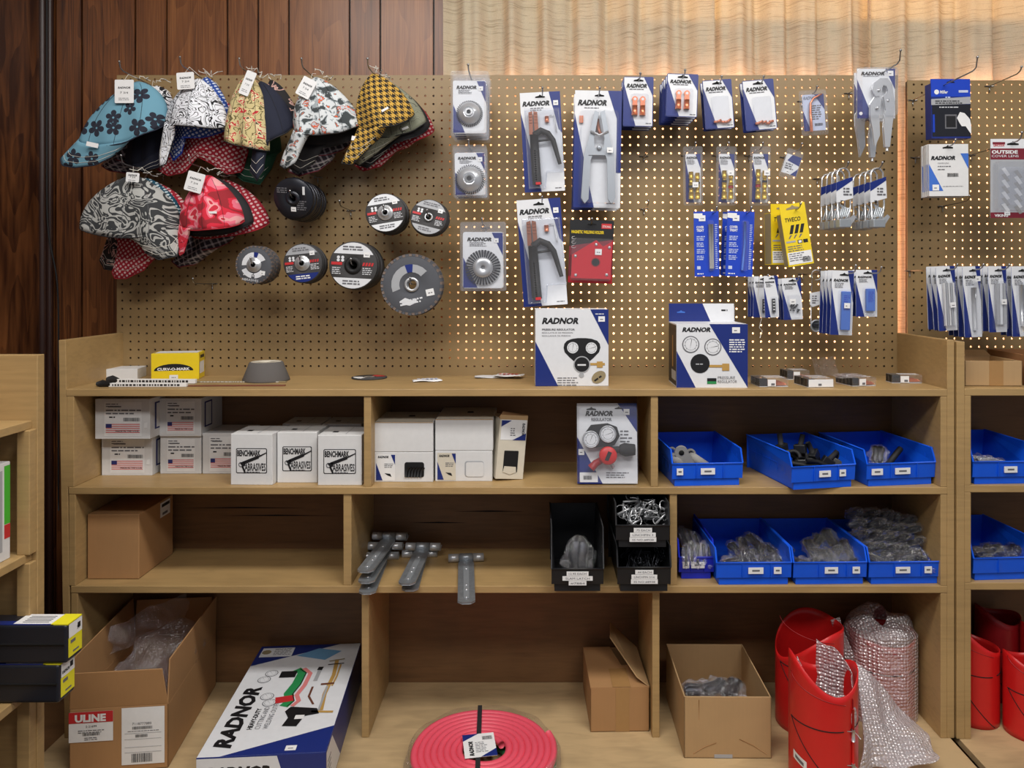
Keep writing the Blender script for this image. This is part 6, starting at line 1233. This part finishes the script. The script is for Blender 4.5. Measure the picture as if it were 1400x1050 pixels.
for r_ in range(6):
    for q_ in range(5):
        x = 1198 + 17 * q_ - 8 * r_ * .9 + rnd.uniform(-3, 3) + (6 if r_ > 3 else 0); y = 776 - 15 * r_ + 2.5 * q_ * (r_ > 1) + rnd.uniform(-2, 2)
        bag('one of the heaped hardware bags piled above the right end blue bin', x, y, 2.13 + .022 * r_ + .006 * (q_ % 2), .021, 2.1 if r_ > 2 else 1.5, -28 if r_ > 1 else rnd.uniform(-20, 20), 100 + r_ * 7 + q_, 'dark_steel' if (r_ + q_) % 3 else 'soft_black', .8, 110 + rnd.uniform(-20, 20) if r_ > 1 else rnd.uniform(0, 90), 'heaped hardware bags')
for i in range(3): bag('one of the clear bags in the upper right edge bin', 1346 + 14 * i, 631 + 4 * i, 2.16, .030, 1.7, -10, 200 + i, 'mottled', .6, 20, 'upper edge bin bags')
for i in range(4): bag('one of the flat dark bags in the middle right edge bin', 1345 + 17 * i, 757 - 5 * (i % 2), 2.17 + .02 * i, .036, 1.7, -14, 210 + i, 'soft_black', .5, 40, 'middle edge bin bags', film='poly_bag')
# ---- black bins
def black_bin(label, x0, x1, ybot, Y, z, H, lip, L, nl=3):
    t = bin_('black_bin', label, x0, x1, ybot, z, L, 0, 'black_plastic', H, lip, (), None, Y); s = Y / F; w = (x1 - x0) * s; rows = (('.75 EACH', 'LINCHPIN 3', 'SS NO #8938'), ('.44 EACH', 'LINCHPIN 5/16', 'SS NO #8938'), ('12.95 EACH', 'SLAM LATCH', '#7884'))[nl]
    for k, tx in enumerate(rows):
        ww = (.34, .48, .5)[k] * w if nl < 2 else (.42, .58, .34)[k] * w; zz = lip - .012 - .0125 * k; m = MB(); m.box(-ww / 2, ww / 2, -.0068, -.0055, zz - .0058, zz + .0058, 'paper_white'); T = MB(None, 0, 0, Matrix.Rotation(PI / 2, 4, 'X')); vs, fs, tw = glyphs(tx, 0); kk = ww * .8 / tw
        m.add([(-ww * .4 + a * kk, -.0072, zz - .0028 + b * .0055) for a, b in vs], fs, 'grey_ink'); m.build('price_strip', t)
    return t
black_bin('black plastic bin with slam latches in a bag, standing left of the stacked pair', 754, 825, 806, 2.05, S3, .168, .062, .24, 2)
black_bin('lower black bin of the stacked pair, half full of dark clips', 844, 917, 805, 2.05, S3, .118, .066, .26, 1); black_bin('upper black bin of the stacked pair, full of shiny linch pins', 842, 915, 0, 2.045, S3 + .1195, .115, .060, .26, 0)
bag('crumpled clear bag of latches standing in the left black bin', 791, 764, 2.14, .042, 1.35, 72, 301, 'dark_steel', .8, 80, name='latch_bag')
for i in range(40):
    t = thing('linch_pin', 'shiny steel linch pin jumbled in the upper black bin', 'linch pin', P(848 + rnd.uniform(4, 58), 692 + rnd.uniform(-8, 22), 2.10 + rnd.uniform(-.02, .07)), (rnd.uniform(0, 360), rnd.uniform(0, 360), rnd.uniform(0, 360)), 'linch pins in the upper black bin')
    if i == 0:
        m = MB(); m.tube([(.017 * math.cos(a), .017 * math.sin(a), .003 * a) for a in [k * .55 for k in range(11)]], .0014, 'chrome', 6); ring = m.build('spring_ring', t); m = MB(); m.tube([(0, .018, 0), (0, -.024, 0)], .003, 'steel', 8); shank = m.build('pin_shank', t)
    else:
        for o in (ring, shank): q = o.copy(); C.objects.link(q); q.parent = t
for i in range(44):
    t = thing('hair_pin', 'dark wire clip jumbled in the lower black bin', 'wire clip', P(850 + rnd.uniform(4, 58), 762 + rnd.uniform(-8, 16), 2.09 + rnd.uniform(-.02, .08)), (rnd.uniform(0, 360), rnd.uniform(0, 360), rnd.uniform(0, 360)), 'wire clips in the lower black bin')
    if i == 0: m = MB(); m.tube([(-.02, .004, 0), (.0, .003, 0), (.016, .005, 0), (.02, 0, 0), (.016, -.005, 0), (.0, -.002, 0), (-.02, -.004, 0)], .0013, 'dark_steel', 6); hp = m.build('bent_wire', t)
    else: q = hp.copy(); C.objects.link(q); q.parent = t
# ================================================================ goods on the bottom deck
def openbox(name, label, X0, X1, Y, dep, z0, h, mat, yaw=0, flaps=None, e=.0035, cat='cardboard box'):
    """open carton, front left / right X at depth Y; flaps: side -> (height, outward lean degrees, end cut)"""
    cx = (X0 + X1) / 2; w = X1 - X0; t = thing(name, label, cat, (cx, Y, z0 + .0006), (0, 0, yaw)); W2 = w / 2
    m = MB(); m.box(-W2, W2, 0, dep, 0, e, mat); m.box(-W2, W2, 0, e, 0, h, mat); m.box(-W2, W2, dep - e, dep, 0, h, mat); m.box(-W2, -W2 + e, 0, dep, 0, h, mat); m.box(W2 - e, W2, 0, dep, 0, h, mat); m.build('carton_body', t, bevel=.0012)
    for sd, (fh, lean, cut) in (flaps or {}).items():
        a = math.radians(lean); m = MB(); s, c = math.sin(a) * fh, math.cos(a) * fh
        if sd in 'fb':
            y = 0 if sd == 'f' else dep - e; sg = -1 if sd == 'f' else 1
            pts = [(-W2, y, h), (W2, y, h), (W2 - cut, y + sg * s, h + c), (-W2 + cut, y + sg * s, h + c)]; q = [(p_[0], p_[1] + e, p_[2]) for p_ in pts]
        else:
            x = -W2 if sd == 'l' else W2 - e; sg = -1 if sd == 'l' else 1
            pts = [(x, 0, h), (x, dep, h), (x + sg * s, dep - cut, h + c), (x + sg * s, cut, h + c)]; q = [(p_[0] + e, p_[1], p_[2]) for p_ in pts]
        m.add(pts + q, [(0, 1, 2, 3), (7, 6, 5, 4), (0, 4, 5, 1), (1, 5, 6, 2), (2, 6, 7, 3), (3, 7, 4, 0)], mat); m.build('flap', t, bevel=.001)
    return t
# large carton
t = openbox('cardboard_carton', 'large open brown carton with red and white shipping label, bottom left', -1.178, -.940, 1.95, .405, S4, .163, 'cardboard', 6.5, {'f': (.098, 8, .010), 'l': (.115, 3, 0), 'r': (.113, 2, .004), 'b': (.112, -3, .01)})
sc = 1.95 / F
def onfront(t, X0, X1, Z0, Z1, y=-.0012): pass
m = MB(sc, 129, 0, None); H = .163 / sc
def lab(m, x0, z0, x1, z1, d, mat): m.rect(x0, -z1, x1, -z0, d, mat)
lab(m, 0, H - 45, 57, H - 4, .6, 'paper_white'); lab(m, 0, H - 19, 57, H - 4, .9, 'print_red'); m.text('ULINE', 8, -(H - 17), 10.5, 1.2, 'paper_white', w=40, bold=.05); m.text('S-21699', 22, -(H - 25.5), 3, .9, 'ink', w=14); m.greek(12, -(H - 29), 46, 2, 2.6, .9, 'grey_ink', 2, .4); m.barcode(18, -(H - 34), 40, -(H - 38) + 7, .9) if False else m.barcode(18, -H + 33, 40, -H + 36.5, .9); m.greek(20, -H + 39, 38, 2, 2.4, .9, 'grey_ink', 5, .4)
lab(m, 68, H - 80, 124, H - 2, .6, 'paper_white'); m.text('7118777880', 82, -H + 26, 3.4, .9, 'grey_ink', w=25); m.barcode(82, -H + 28, 108, -H + 32, .9); m.greek(76, -H + 34, 120, 1, 2, .9, 'grey_ink', 6, .4); m.barcode(86, -H + 39, 102, -H + 43, .9)
for k in (37, 45, 56, 63): m.rect(72, -H + k, 120, -H + k + .5, .9, 'mottled')
m.barcode(81, -H + 65, 108, -H + 77, .9); o = m.build('shipping_label', t); o['label'] = 'white shipping labels, one with a red band'
o.location = (0, 0, 0)
m = MB(); cr = crumple((0, 0, 0), .085, 5, .16, flat=.9, dirv=(.2, 1, .25), L=1.7); m.grid(60, 34, cr, 'poly_bag', False, True)
tag(m.build('plastic_liner_bag', loc=(-1.06, 2.16, .475)), 'big crinkled clear plastic bag bulging from the large open carton', 'plastic bag')
m = MB(); c0 = P(150, 905, 2.05); c1 = P(256, 832, 2.3)
def sheetf(u, v):
    p = P(150 + 106 * u, (895 - 50 * u) + (-38 if v > .99 else -38 * v) + 3 * math.sin(9 * u), 2.12 + .16 * u); q = .010 * math.sin(17 * u + 6 * v) + .008 * math.sin(9 * v + 4 * u); return (p.x - 1 * 0, p.y + q, p.z)
m.grid(40, 22, sheetf, 'poly_bag', False); tag(m.build('plastic_sheet'), 'flat end of clear plastic film standing up inside the large carton', 'plastic bag')
# cutting outfit box, lying flat
YO = 1.806; L = .552; w_ = .300; hz = .122
t = thing('welding_outfit_box', 'large white and blue cutting and welding outfit box lying flat on the deck', 'box', (-.650, 1.817, S4 + .0006), (0, 0, 4.4))
m = MB(); m.box(-w_ / 2, w_ / 2, 0, L, 0, hz, 'brand_blue'); m.build('carton_body', t, bevel=.0012)
# printed lid: pixel style sheet where x runs to the right and y runs towards the viewer
U = 1 / 1000.0
T = Matrix.Translation((0, L / 2, hz)) @ Matrix.Rotation(-PI / 2, 4, 'X')
m = MB(U, w_ * 1000, L * 1000, T)   # x 0..300, y 0 (far) .. 565 (near)
W3, H3 = w_ * 1000, L * 1000
m.rect(1, 1, W3 - 1, H3 - 1, .5, 'card_white'); m.plate([(1, 1), (W3 * .80, 1), (1, H3 * .22)], .8, 'brand_blue'); m.plate([(W3 * .18, H3 - 1), (W3 - 1, H3 * .80), (W3 - 1, H3 - 1)], .8, 'brand_blue')
m.rect(10, 14, 105, 70, 1.1, 'card_white'); m.greek(48, 20, 100, 6, 7, 1.4, 'grey_ink', 2, .4); m.disc(26, 40, 14, 1.4, 'tan_print', 10)
m.text('RADNOR', 66, 520, 46, 1.2, 'ink', w=280, shear=.22, rot=-90, bold=.05); m.text('HEAVY-DUTY', 96, 445, 13, 1.2, 'ink', w=96, rot=-90, bold=.04); m.text('CUTTING AND', 116, 445, 13, 1.2, 'grey_ink', w=100, rot=-90); m.text('WELDING OUTFIT', 136, 445, 13, 1.2, 'grey_ink', w=124, rot=-90)
for (x, y, r) in ((74, 168, 18), (62, 202, 18), (94, 292, 18), (108, 324, 18)): gauge(m, x, y, r, 1.2, 'grey_ink', 60)
def ribbon(pts, wd, mat, d):
    vs = []
    for i, p_ in enumerate(pts):
        a = pts[max(0, i - 1)]; b = pts[min(len(pts) - 1, i + 1)]; dx, dy = b[0] - a[0], b[1] - a[1]; l = math.hypot(dx, dy); nx, ny = -dy / l * wd / 2, dx / l * wd / 2; vs += [(p_[0] + nx, p_[1] + ny, d), (p_[0] - nx, p_[1] - ny, d)]
    m.add(vs, [(2 * i, 2 * i + 1, 2 * i + 3, 2 * i + 2) for i in range(len(pts) - 1)], mat)
ribbon([(140, 150), (160, 170), (158, 230), (148, 280), (160, 320), (150, 345)], 26, 'green_hose_print', 1.2); ribbon([(160, 146), (184, 176), (182, 240), (172, 290), (184, 320), (172, 345)], 12, 'print_pink', 1.5); ribbon([(150, 150), (172, 174), (170, 236), (160, 286), (172, 320), (160, 345)], 3, 'ink', 1.8)
m.rect(100, 160, 145, 195, 1.6, 'ink'); m.plate([(118, 300), (165, 290), (170, 320), (125, 330)], 1.7, 'print_red'); m.plate([(170, 348), (240, 360), (250, 385), (215, 395), (205, 440), (168, 436), (175, 400), (160, 370)], 1.6, 'ink'); m.rect(192, 390, 215, 408, 1.9, 'paper_white')
ribbon([(246, 100), (252, 190), (246, 290), (252, 370)], 11, 'gold_print', 1.3); ribbon([(262, 130), (262, 200), (258, 250)], 5, 'gold_print', 1.4); ribbon([(246, 250), (246, 370)], 6, 'mottled', 1.6); ribbon([(228, 375), (285, 380)], 9, 'gold_print', 1.6); ribbon([(226, 240), (262, 236)], 9, 'dull_copper', 1.7); ribbon([(225, 110), (268, 98)], 6, 'tan_print', 1.5); ribbon([(225, 130), (270, 124)], 5, 'ink', 1.5)
ribbon([(208, 140), (206, 220)], 11, 'mottled', 1.3); ribbon([(208, 142), (206, 160)], 14, 'ink', 1.6); ribbon([(206, 250), (206, 300), (226, 340)], 6, 'dull_copper', 1.3)
m.price(200, 520, 1.5, 26, 20); m.plate([(120, 68), (180, 26), (250, 48), (210, 100)], 1.3, 'sky_blue'); o = m.build('printed_lid', t); o['label'] = 'white printed lid with hose and torch picture'
m = MB(U, W3, 0, Matrix.Translation((0, -.0008, 0))); m.rect(1, -hz * 1000 + 2, W3 * .62, -1, .3, 'card_white'); m.plate([(W3 * .62, -hz * 1000 + 2), (W3 * .62, -hz * 1000 + 2), (W3 * .74, -1), (W3 * .62, -1)], .3, 'card_white'); m.text('RADNOR', 22, -72, 30, .6, 'ink', w=150, shear=.25, bold=.07); m.build('printed_front', t)
m = MB(); x = w_ / 2 + .0006; m.add([(x, .004, .004), (x, L * .34, .004), (x, L * .14, hz - .004), (x, .004, hz - .004)], [(0, 1, 2, 3)], 'card_white')
for k in range(6): m.add([(x + .0004, .02, .02 + .013 * k), (x + .0004, .06, .02 + .013 * k), (x + .0004, .06, .024 + .013 * k), (x + .0004, .02, .024 + .013 * k)], [(0, 1, 2, 3)], 'grey_ink')
m.build('printed_side', t)
# hose coil
t = thing('hose_coil', 'flat coil of red and green twin welding hose with a tag, front of the deck', 'hose', (-.137, 1.972, S4 + .001))
def coil(z, r0, mat, name, ph):
    m = MB(); pts = []; N = 8.0; n = 330
    for i in range(n):
        k = i / (n - 1); a = k * N * 2 * PI + ph; R = .052 + (r0 - .052) * k; pts.append((R * math.cos(a), R * math.sin(a), z + .0012 * math.sin(a * 3 + ph)))
    m.tube(pts, .0093, mat, 9); return m.build(name, t)
coil(.0385, .184, 'hose_red', 'red_hose', .4); coil(.0125, .186, 'hose_green', 'green_hose', 2.2)
m = MB(); m.tube([(-.195, .0, .012), (-.196, .0, .036)], .001, 'soft_black', 4); m.v = []; m.f = []; m.mi = []; m.sm = []
m.box(-.017, -.005, -.19, .19, .0485, .0500, 'soft_black'); o = m.build('black_strap', t); o.rotation_euler = (0, 0, math.radians(3))
T = Matrix.Translation((-.008, -.004, .054)) @ Matrix.Rotation(math.radians(10), 4, 'Z') @ Matrix.Rotation(-PI / 2 + .06, 4, 'X')
m = MB(U, 82, 90, T); m.prism([(0, 0), (82, 0), (82, 90), (0, 90)], 0, .6, 'paper_white'); m.plate([(0, 0), (42, 0), (0, 26)], .9, 'brand_blue'); m.plate([(82, 90), (40, 90), (82, 62)], .9, 'brand_blue'); m.text('RADNOR', 24, 84, 12, 1.2, 'ink', w=56, shear=.2, rot=-90, bold=.05); m.greek(30, 34, 62, 7, 6, 1.2, 'grey_ink', 4, .35); m.barcode(50, 12, 76, 26, 1.2); o = m.build('card_tag', t); o['label'] = 'white and blue card tag'
m = MB()
for a in (.3, 1.2, 2.6): m.tube([(.03 * math.cos(a), .03 * math.sin(a), .02), (.048 * math.cos(a + .8), .048 * math.sin(a + .8), .034)], .006, 'brass', 10)
m.build('brass_connector', t)
m = MB(); m.grid(80, 8, lambda u, v: ((.199 + .004 * math.sin(u * 60) - .03 * max(0, v - .6)) * math.cos(u * 2 * PI), (.199 + .004 * math.sin(u * 60 + 1) - .03 * max(0, v - .6)) * math.sin(u * 2 * PI), .001 + .05 * v), 'poly_bag', True, True); m.build('shrink_film', t)
# small taped carton
t = openbox('cardboard_box', 'small taped brown box with one raised flap, right of the hose coil', .150, .313, 2.12, .235, S4, .121, 'cardboard', 1.5)
m = MB(); m.add([(-.0815, 0, .121), (.0815, 0, .121), (.0815, .12, .123), (.05, .12, .122), (.02, .12, .122), (.0, .235, .121), (-.0815, .235, .121)], [(0, 1, 2, 3, 4, 5, 6)], 'cardboard'); m.build('flap', t, solid=.003)
m = MB(); m.add([(.0815, .004, .122), (.0815, .23, .122), (.0, .225, .20), (-.01, .14, .195), (.05, .02, .14)], [(0, 1, 2, 3, 4)], 'cardboard_pale'); m.build('flap', t, solid=.003)
m = MB(); m.box(-.012, .026, -.0006, 0, .0, .121, 'tape_tan'); m.add([(-.02, 0, .1235), (.03, 0, .1235), (.03, .10, .1255), (-.02, .10, .1235)], [(0, 1, 2, 3)], 'tape_tan'); o = m.build('packing_tape', t); o['label'] = 'strip of brown tape'
# open box with bags
t = openbox('cardboard_box', 'open pale cardboard box without flaps in the lower right cubby', .386, .613, 2.002, .292, S4, .160, 'cardboard_pale', -.5)
m = MB()
for a, b in (((-.09, .012), (-.03, .04)), ((.03, .05), (.1, .012)), ((-.075, .152), (-.075, .10))): m.tube([(a[0], -.0004, a[1]), ((a[0] + b[0]) / 2, -.0008, (a[1] + b[1]) / 2 + .004), (b[0], -.0004, b[1])], .0008, 'cardboard', 5)
m.box(-.035, .012, -.0012, -.0004, .001, .010, 'mottled'); m.build('crease_mark', t)
for i, (x, y) in enumerate(((955, 943), (976, 940), (1000, 942))): bag('one of the bagged grey parts lying in the open pale cardboard box', x, y, 2.15, .034, 1.5, 0, 400 + i, 'dark_steel', .6, 30 * i, 'bagged parts in the pale box')
m = MB(); m.box(-.1, .1, .02, .27, .0, .09, 'dark_steel'); m.v = [(v[0] + .5, v[1] + 2.0, v[2] + S4 + .006) for v in m.v]
# ---- red pipe wrap sleeves
def sleeve(name, label, px, Y, r, ztop_l, ztop_r, dip, mat='red_plastic', rot=0, slots=True, pins=False, ell=1.0, z0=S4):
    """open plastic sleeve with a saddle cut top"""
    X = (px - VX) * Y / F; t = thing(name, label, 'pipe wrap', (X, Y, z0 + .0008), (0, 0, rot))
    def top(a): return (ztop_l + ztop_r) / 2 - z0 + (ztop_r - ztop_l) / 2 * math.cos(a) + dip * math.cos(2 * a)
    m = MB(); m.grid(56, 16, lambda u, v: (r * math.cos(u * 2 * PI), r * ell * math.sin(u * 2 * PI), v * top(u * 2 * PI)), mat, True, True); m.build('sleeve_body', t, solid=.003)
    h0 = top(-PI / 2)
    def ring(f, a0, a1, z_fn, rad, mt):
        f.tube([((r + .0016) * math.cos(a), (r + .0016) * ell * math.sin(a), z_fn((a - a0) / (a1 - a0))) for a in [a0 + (a1 - a0) * k / 24 for k in range(25)]], rad, mt, 5)
    m = MB(); ring(m, -PI * .97, -PI * .42, lambda k: h0 * .66 - .002 * k, .0013, 'dark_void'); ring(m, -PI * .34, -PI * .1, lambda k: h0 * .66 + .003 * k, .0013, 'dark_void'); ring(m, -PI * .96, -PI * .38, lambda k: h0 * .64 * (1 - k) ** 1.2 + .004, .0013, 'dark_void'); m.build('cut_slot', t)
    m = MB(); ring(m, -PI * .97, -PI * .4, lambda k: h0 * 1.12 - .05 * k ** .6, .0009, 'red_dark'); m.build('scribed_line', t)
    if pins:
        a = -PI * .31; cx, cy = (r + .002) * math.cos(a), (r + .002) * ell * math.sin(a)
        m = MB(); m.box(cx - .0012, cx + .0012, cy - .003, cy + .001, 0, h0 * .96, 'red_dark'); m.tube([(cx, cy - .003, 0), (cx, cy - .003, h0 * .86)], .0032, 'red_plastic', 8); m.build('hinge_seam', t)
        for zz in (h0 * .60, h0 * .26):
            m = MB(); m.tube([(cx, cy - .004, zz - .014), (cx, cy - .004, zz + .014)], .0045, 'steel', 8); m.tube([(cx - .026, cy - .008, zz + .013), (cx + .002, cy - .006, zz + .010), (cx + .016, cy - .008, zz - .006)], .0010, 'steel', 5); m.build('hinge_pin', t)
    return t
A = sleeve('pipe_wrap', 'nearest red plastic pipe sleeve with steel hinge pins, in front of the bubble wrap', 1125, 1.93, .081, .592, .560, .030, pins=True)
m = MB(); m.box(-.0785, -.050, -.040, -.0385, .055, .078, 'paper_white'); m.v = []; m.f = []; m.mi = []; m.sm = []
m.grid(6, 2, lambda u, v: (.0835 * math.cos(PI * (1.08 + .16 * u)), .0835 * math.sin(PI * (1.08 + .16 * u)), .062 + .02 * v - .012 * u), 'paper_white'); m.grid(4, 2, lambda u, v: (.0840 * math.cos(PI * (1.11 + .10 * u)), .0840 * math.sin(PI * (1.11 + .10 * u)), .066 + .008 * v - .010 * u), 'grey_ink'); m.build('size_sticker', A)
sleeve('pipe_wrap', 'darker red pipe sleeve standing behind the nearest one, left', 1106, 2.17, .090, .520, .600, -.020, rot=8)
sleeve('pipe_wrap', 'red pipe sleeve wrapped in bubble wrap at the right of the cubby', 1203, 2.225, .092, .54, .535, .008)
# bubble wrap around the third sleeve
m = MB(); Xc, Yc = (1203 - VX) * 2.225 / F, 2.225
def bw(u, v):
    a = u * 2 * PI; R = .0965 + .003 * math.sin(9 * a) ; zz = v * .275
    if v > .88: k = (v - .88) / .12; R = R * (1 - .62 * k) + .010 * math.sin(4 * a + 3 * k); zz = .275 * .88 + .035 * math.sin(k * 2.2) + .014 * math.sin(3 * a + 5 * k) * (k)
    return (R * math.cos(a), R * math.sin(a), zz + .002)
m.grid(90, 40, bw, 'bubble_wrap', True, True); tag(m.build('bubble_wrap', loc=(Xc, Yc, S4)), 'bubble wrap wound round the right red sleeve and gathered over its top', 'bubble wrap')
# trailing sheet
def drape(u, v):
    # u along the sheet from the sleeve to the floor at the right front, v across
    a = (1172 + (1242 - 1172) * u, 912 + (985 - 912) * u); lo = (1175 + (1292 - 1175) * u, 1052 + (1030 - 1052) * u)
    top = P(1170 + 85 * u, 905 + 85 * u ** 1.0, 2.10 - .02 * u); bot = P(1168 + 116 * u, 1058 - 20 * u, 1.90 + .02 * u)
    w = v; x = top.x * (1 - w) + bot.x * w; y = top.y * (1 - w) + bot.y * w; z = top.z * (1 - w) + max(bot.z, S4 + .004) * w
    fold = .012 * math.sin(7 * u + 2.5 * w) + .006 * math.sin(15 * u - 6 * w)
    return (x + fold * .3, y - fold - .03 * math.sin(PI * w) * (1 - u), max(z + .006 * math.sin(9 * w + 5 * u), S4 + .003))
m = MB(); m.grid(50, 50, drape, 'bubble_wrap'); tag(m.build('bubble_wrap_sheet', solid=.003), 'loose bubble wrap sheet draping down to the deck edge beside the nearest sleeve', 'bubble wrap')
def inner(u, v):
    a = -PI * 1.02 + u * PI * 1.5; R = .066 + .006 * math.sin(5 * a); zz = .12 + v * (.155 + .045 * math.cos(a - 2.0)); R2 = R * (1 + .12 * math.sin(v * 3)) ; return (R2 * math.cos(a) + .006, R2 * math.sin(a), zz + .008 * math.sin(6 * a + 3 * v))
m = MB(); m.grid(60, 22, inner, 'bubble_wrap'); tag(m.build('bubble_wrap', loc=((1125 - VX) * 1.93 / F, 1.93, S4), solid=.002), 'crumpled bubble wrap stuffed inside the nearest red sleeve', 'bubble wrap')
m = MB(); m.grid(12, 16, lambda u, v: (lambda p: (p.x, p.y + .008 * math.sin(6 * v), p.z))(P(1136 + 12 * u + 22 * v, 848 + 62 * v - 4 * u, 2.2)), 'bubble_wrap'); tag(m.build('bubble_wrap_strip', solid=.003), 'narrow tail of bubble wrap standing up between the two rear sleeves', 'bubble wrap')
# right unit sleeves
sleeve('pipe_wrap', 'red pipe sleeve just inside the right unit, nearest its side panel', 1332, 2.19, .062, .575, .500, .010, rot=0)
sleeve('pipe_wrap', 'dark red pipe sleeve at the back of the right unit', 1364, 2.32, .060, .560, .535, .012, 'red_dark')
sleeve('pipe_wrap', 'red pipe sleeve with a hinge, cut off by the right picture edge', 1406, 2.12, .060, .515, .50, .012, pins=True)
sleeve('pipe_wrap', 'red pipe sleeve behind the hinged one at the right picture edge', 1420, 2.24, .045, .545, .525, .010)
# right unit top shelf cartons
t = openbox('cardboard_box', 'opened brown carton with tape on the top shelf of the right unit', (1320 - VX) * 2.13 / F, (1397 - VX) * 2.13 / F, 2.13, .16, S1 + .002, .070, 'cardboard_pale', -2, {'b': (.03, 60, .004)})
m = MB(); m.box(-.012, .026, -.0008, 0, .001, .070, 'tape_tan'); m.box(-.03, .04, .03, .06, .062, .0625, 'poly_bag'); m.build('packing_tape', t)
t = openbox('cardboard_box', 'open brown carton at the far right of the right unit top shelf', (1398 - VX) * 2.16 / F, (1470 - VX) * 2.16 / F, 2.14, .2, S1 + .002, .085, 'cardboard_dark', -2)

# ---- things on the left unit
def case(label, zb, dx, h=.080):
    t = thing('rod_case', label, 'plastic case', (-.978 + dx, 1.60, zb)); Lc = .42; dp = .056
    m = MB(); m.box(-Lc, 0, 0, dp, 0, h, 'night_metal'); m.build('case_body', t, bevel=.006, seg=3)
    m = MB(); m.box(-Lc, -.03, .003, .02, h - .001, h + .0006, 'brand_blue'); m.box(-.115, .0006, .006, dp - .004, h - .001, h + .0010, 'paper_white'); m.box(-.035, .0008, .003, dp - .003, h - .001, h + .0014, 'label_yellow')
    m.box(-.0002, .0010, .006, dp - .004, h * .12, h * .98, 'label_yellow'); m.box(-.0002, .0013, .006, dp - .004, h * .62, h * .98, 'paper_white'); m.box(-.0002, .0016, .012, .028, h * .46, h * .54, 'grey_ink'); m.box(-.0002, .0016, .036, .046, h * .74, h * .88, 'ink')
    for k in range(5): m.box(-.10, -.045, .012 + .007 * k, .015 + .007 * k, h + .001, h + .0013, 'grey_ink')
    m.box(-.0002, .0016, .02, .040, h * .2, h * .24, 'grey_ink'); o = m.build('wrap_label', t); o['label'] = 'yellow and white wrap around label'
    TT = Matrix.Translation((.0014, .030, h * .76)) @ Matrix.Rotation(PI / 2, 4, 'Z'); q = MB(U, 0, 0, TT); q.text('RADNOR', -22, 4, 7, .2, 'ink', w=26, shear=.2, bold=.05) if dx else q.text('50', 4, 4, 9, .2, 'ink', w=10); q.build('lettering', t)
    m = MB(); m.tube([(-Lc, 0.0, h * .5), (-.004, 0.0, h * .5)], .0025, 'rubber_black', 6); m.build('lid_seam', t); return t
case('lower black plastic rod case with yellow label on the left unit', .6690, -.016); case('upper black plastic rod case with yellow label, stacked on the lower case', .6690 + .083, 0)
t = thing('electrode_carton', 'white and green electrode carton at the left picture edge', 'box', (-1.1165, 1.56, .9626)); m = MB(); m.box(-.12, 0, 0, .07, 0, .205, 'box_white'); m.build('carton_body', t, bevel=.001)
m = MB(); m.box(-.001, .0004, .052, .0695, .075, .198, 'green_print'); m.box(-.001, .0005, .052, .0695, .045, .074, 'print_red'); m.box(-.001, .0004, .03, .046, .02, .19, 'mottled')
for k in range(12): m.box(-.030, -.022, -.0006, 0, .02 + .014 * k, .028 + .014 * k, 'grey_ink')
q = MB(U, 0, 0, Matrix.Translation((-.003, -.0007, .07))); q.text('ELECTRODE L-50', 0, 20, 9, .2, 'ink', w=110, rot=-90); q.build('lettering', t); m.build('printed_band', t)
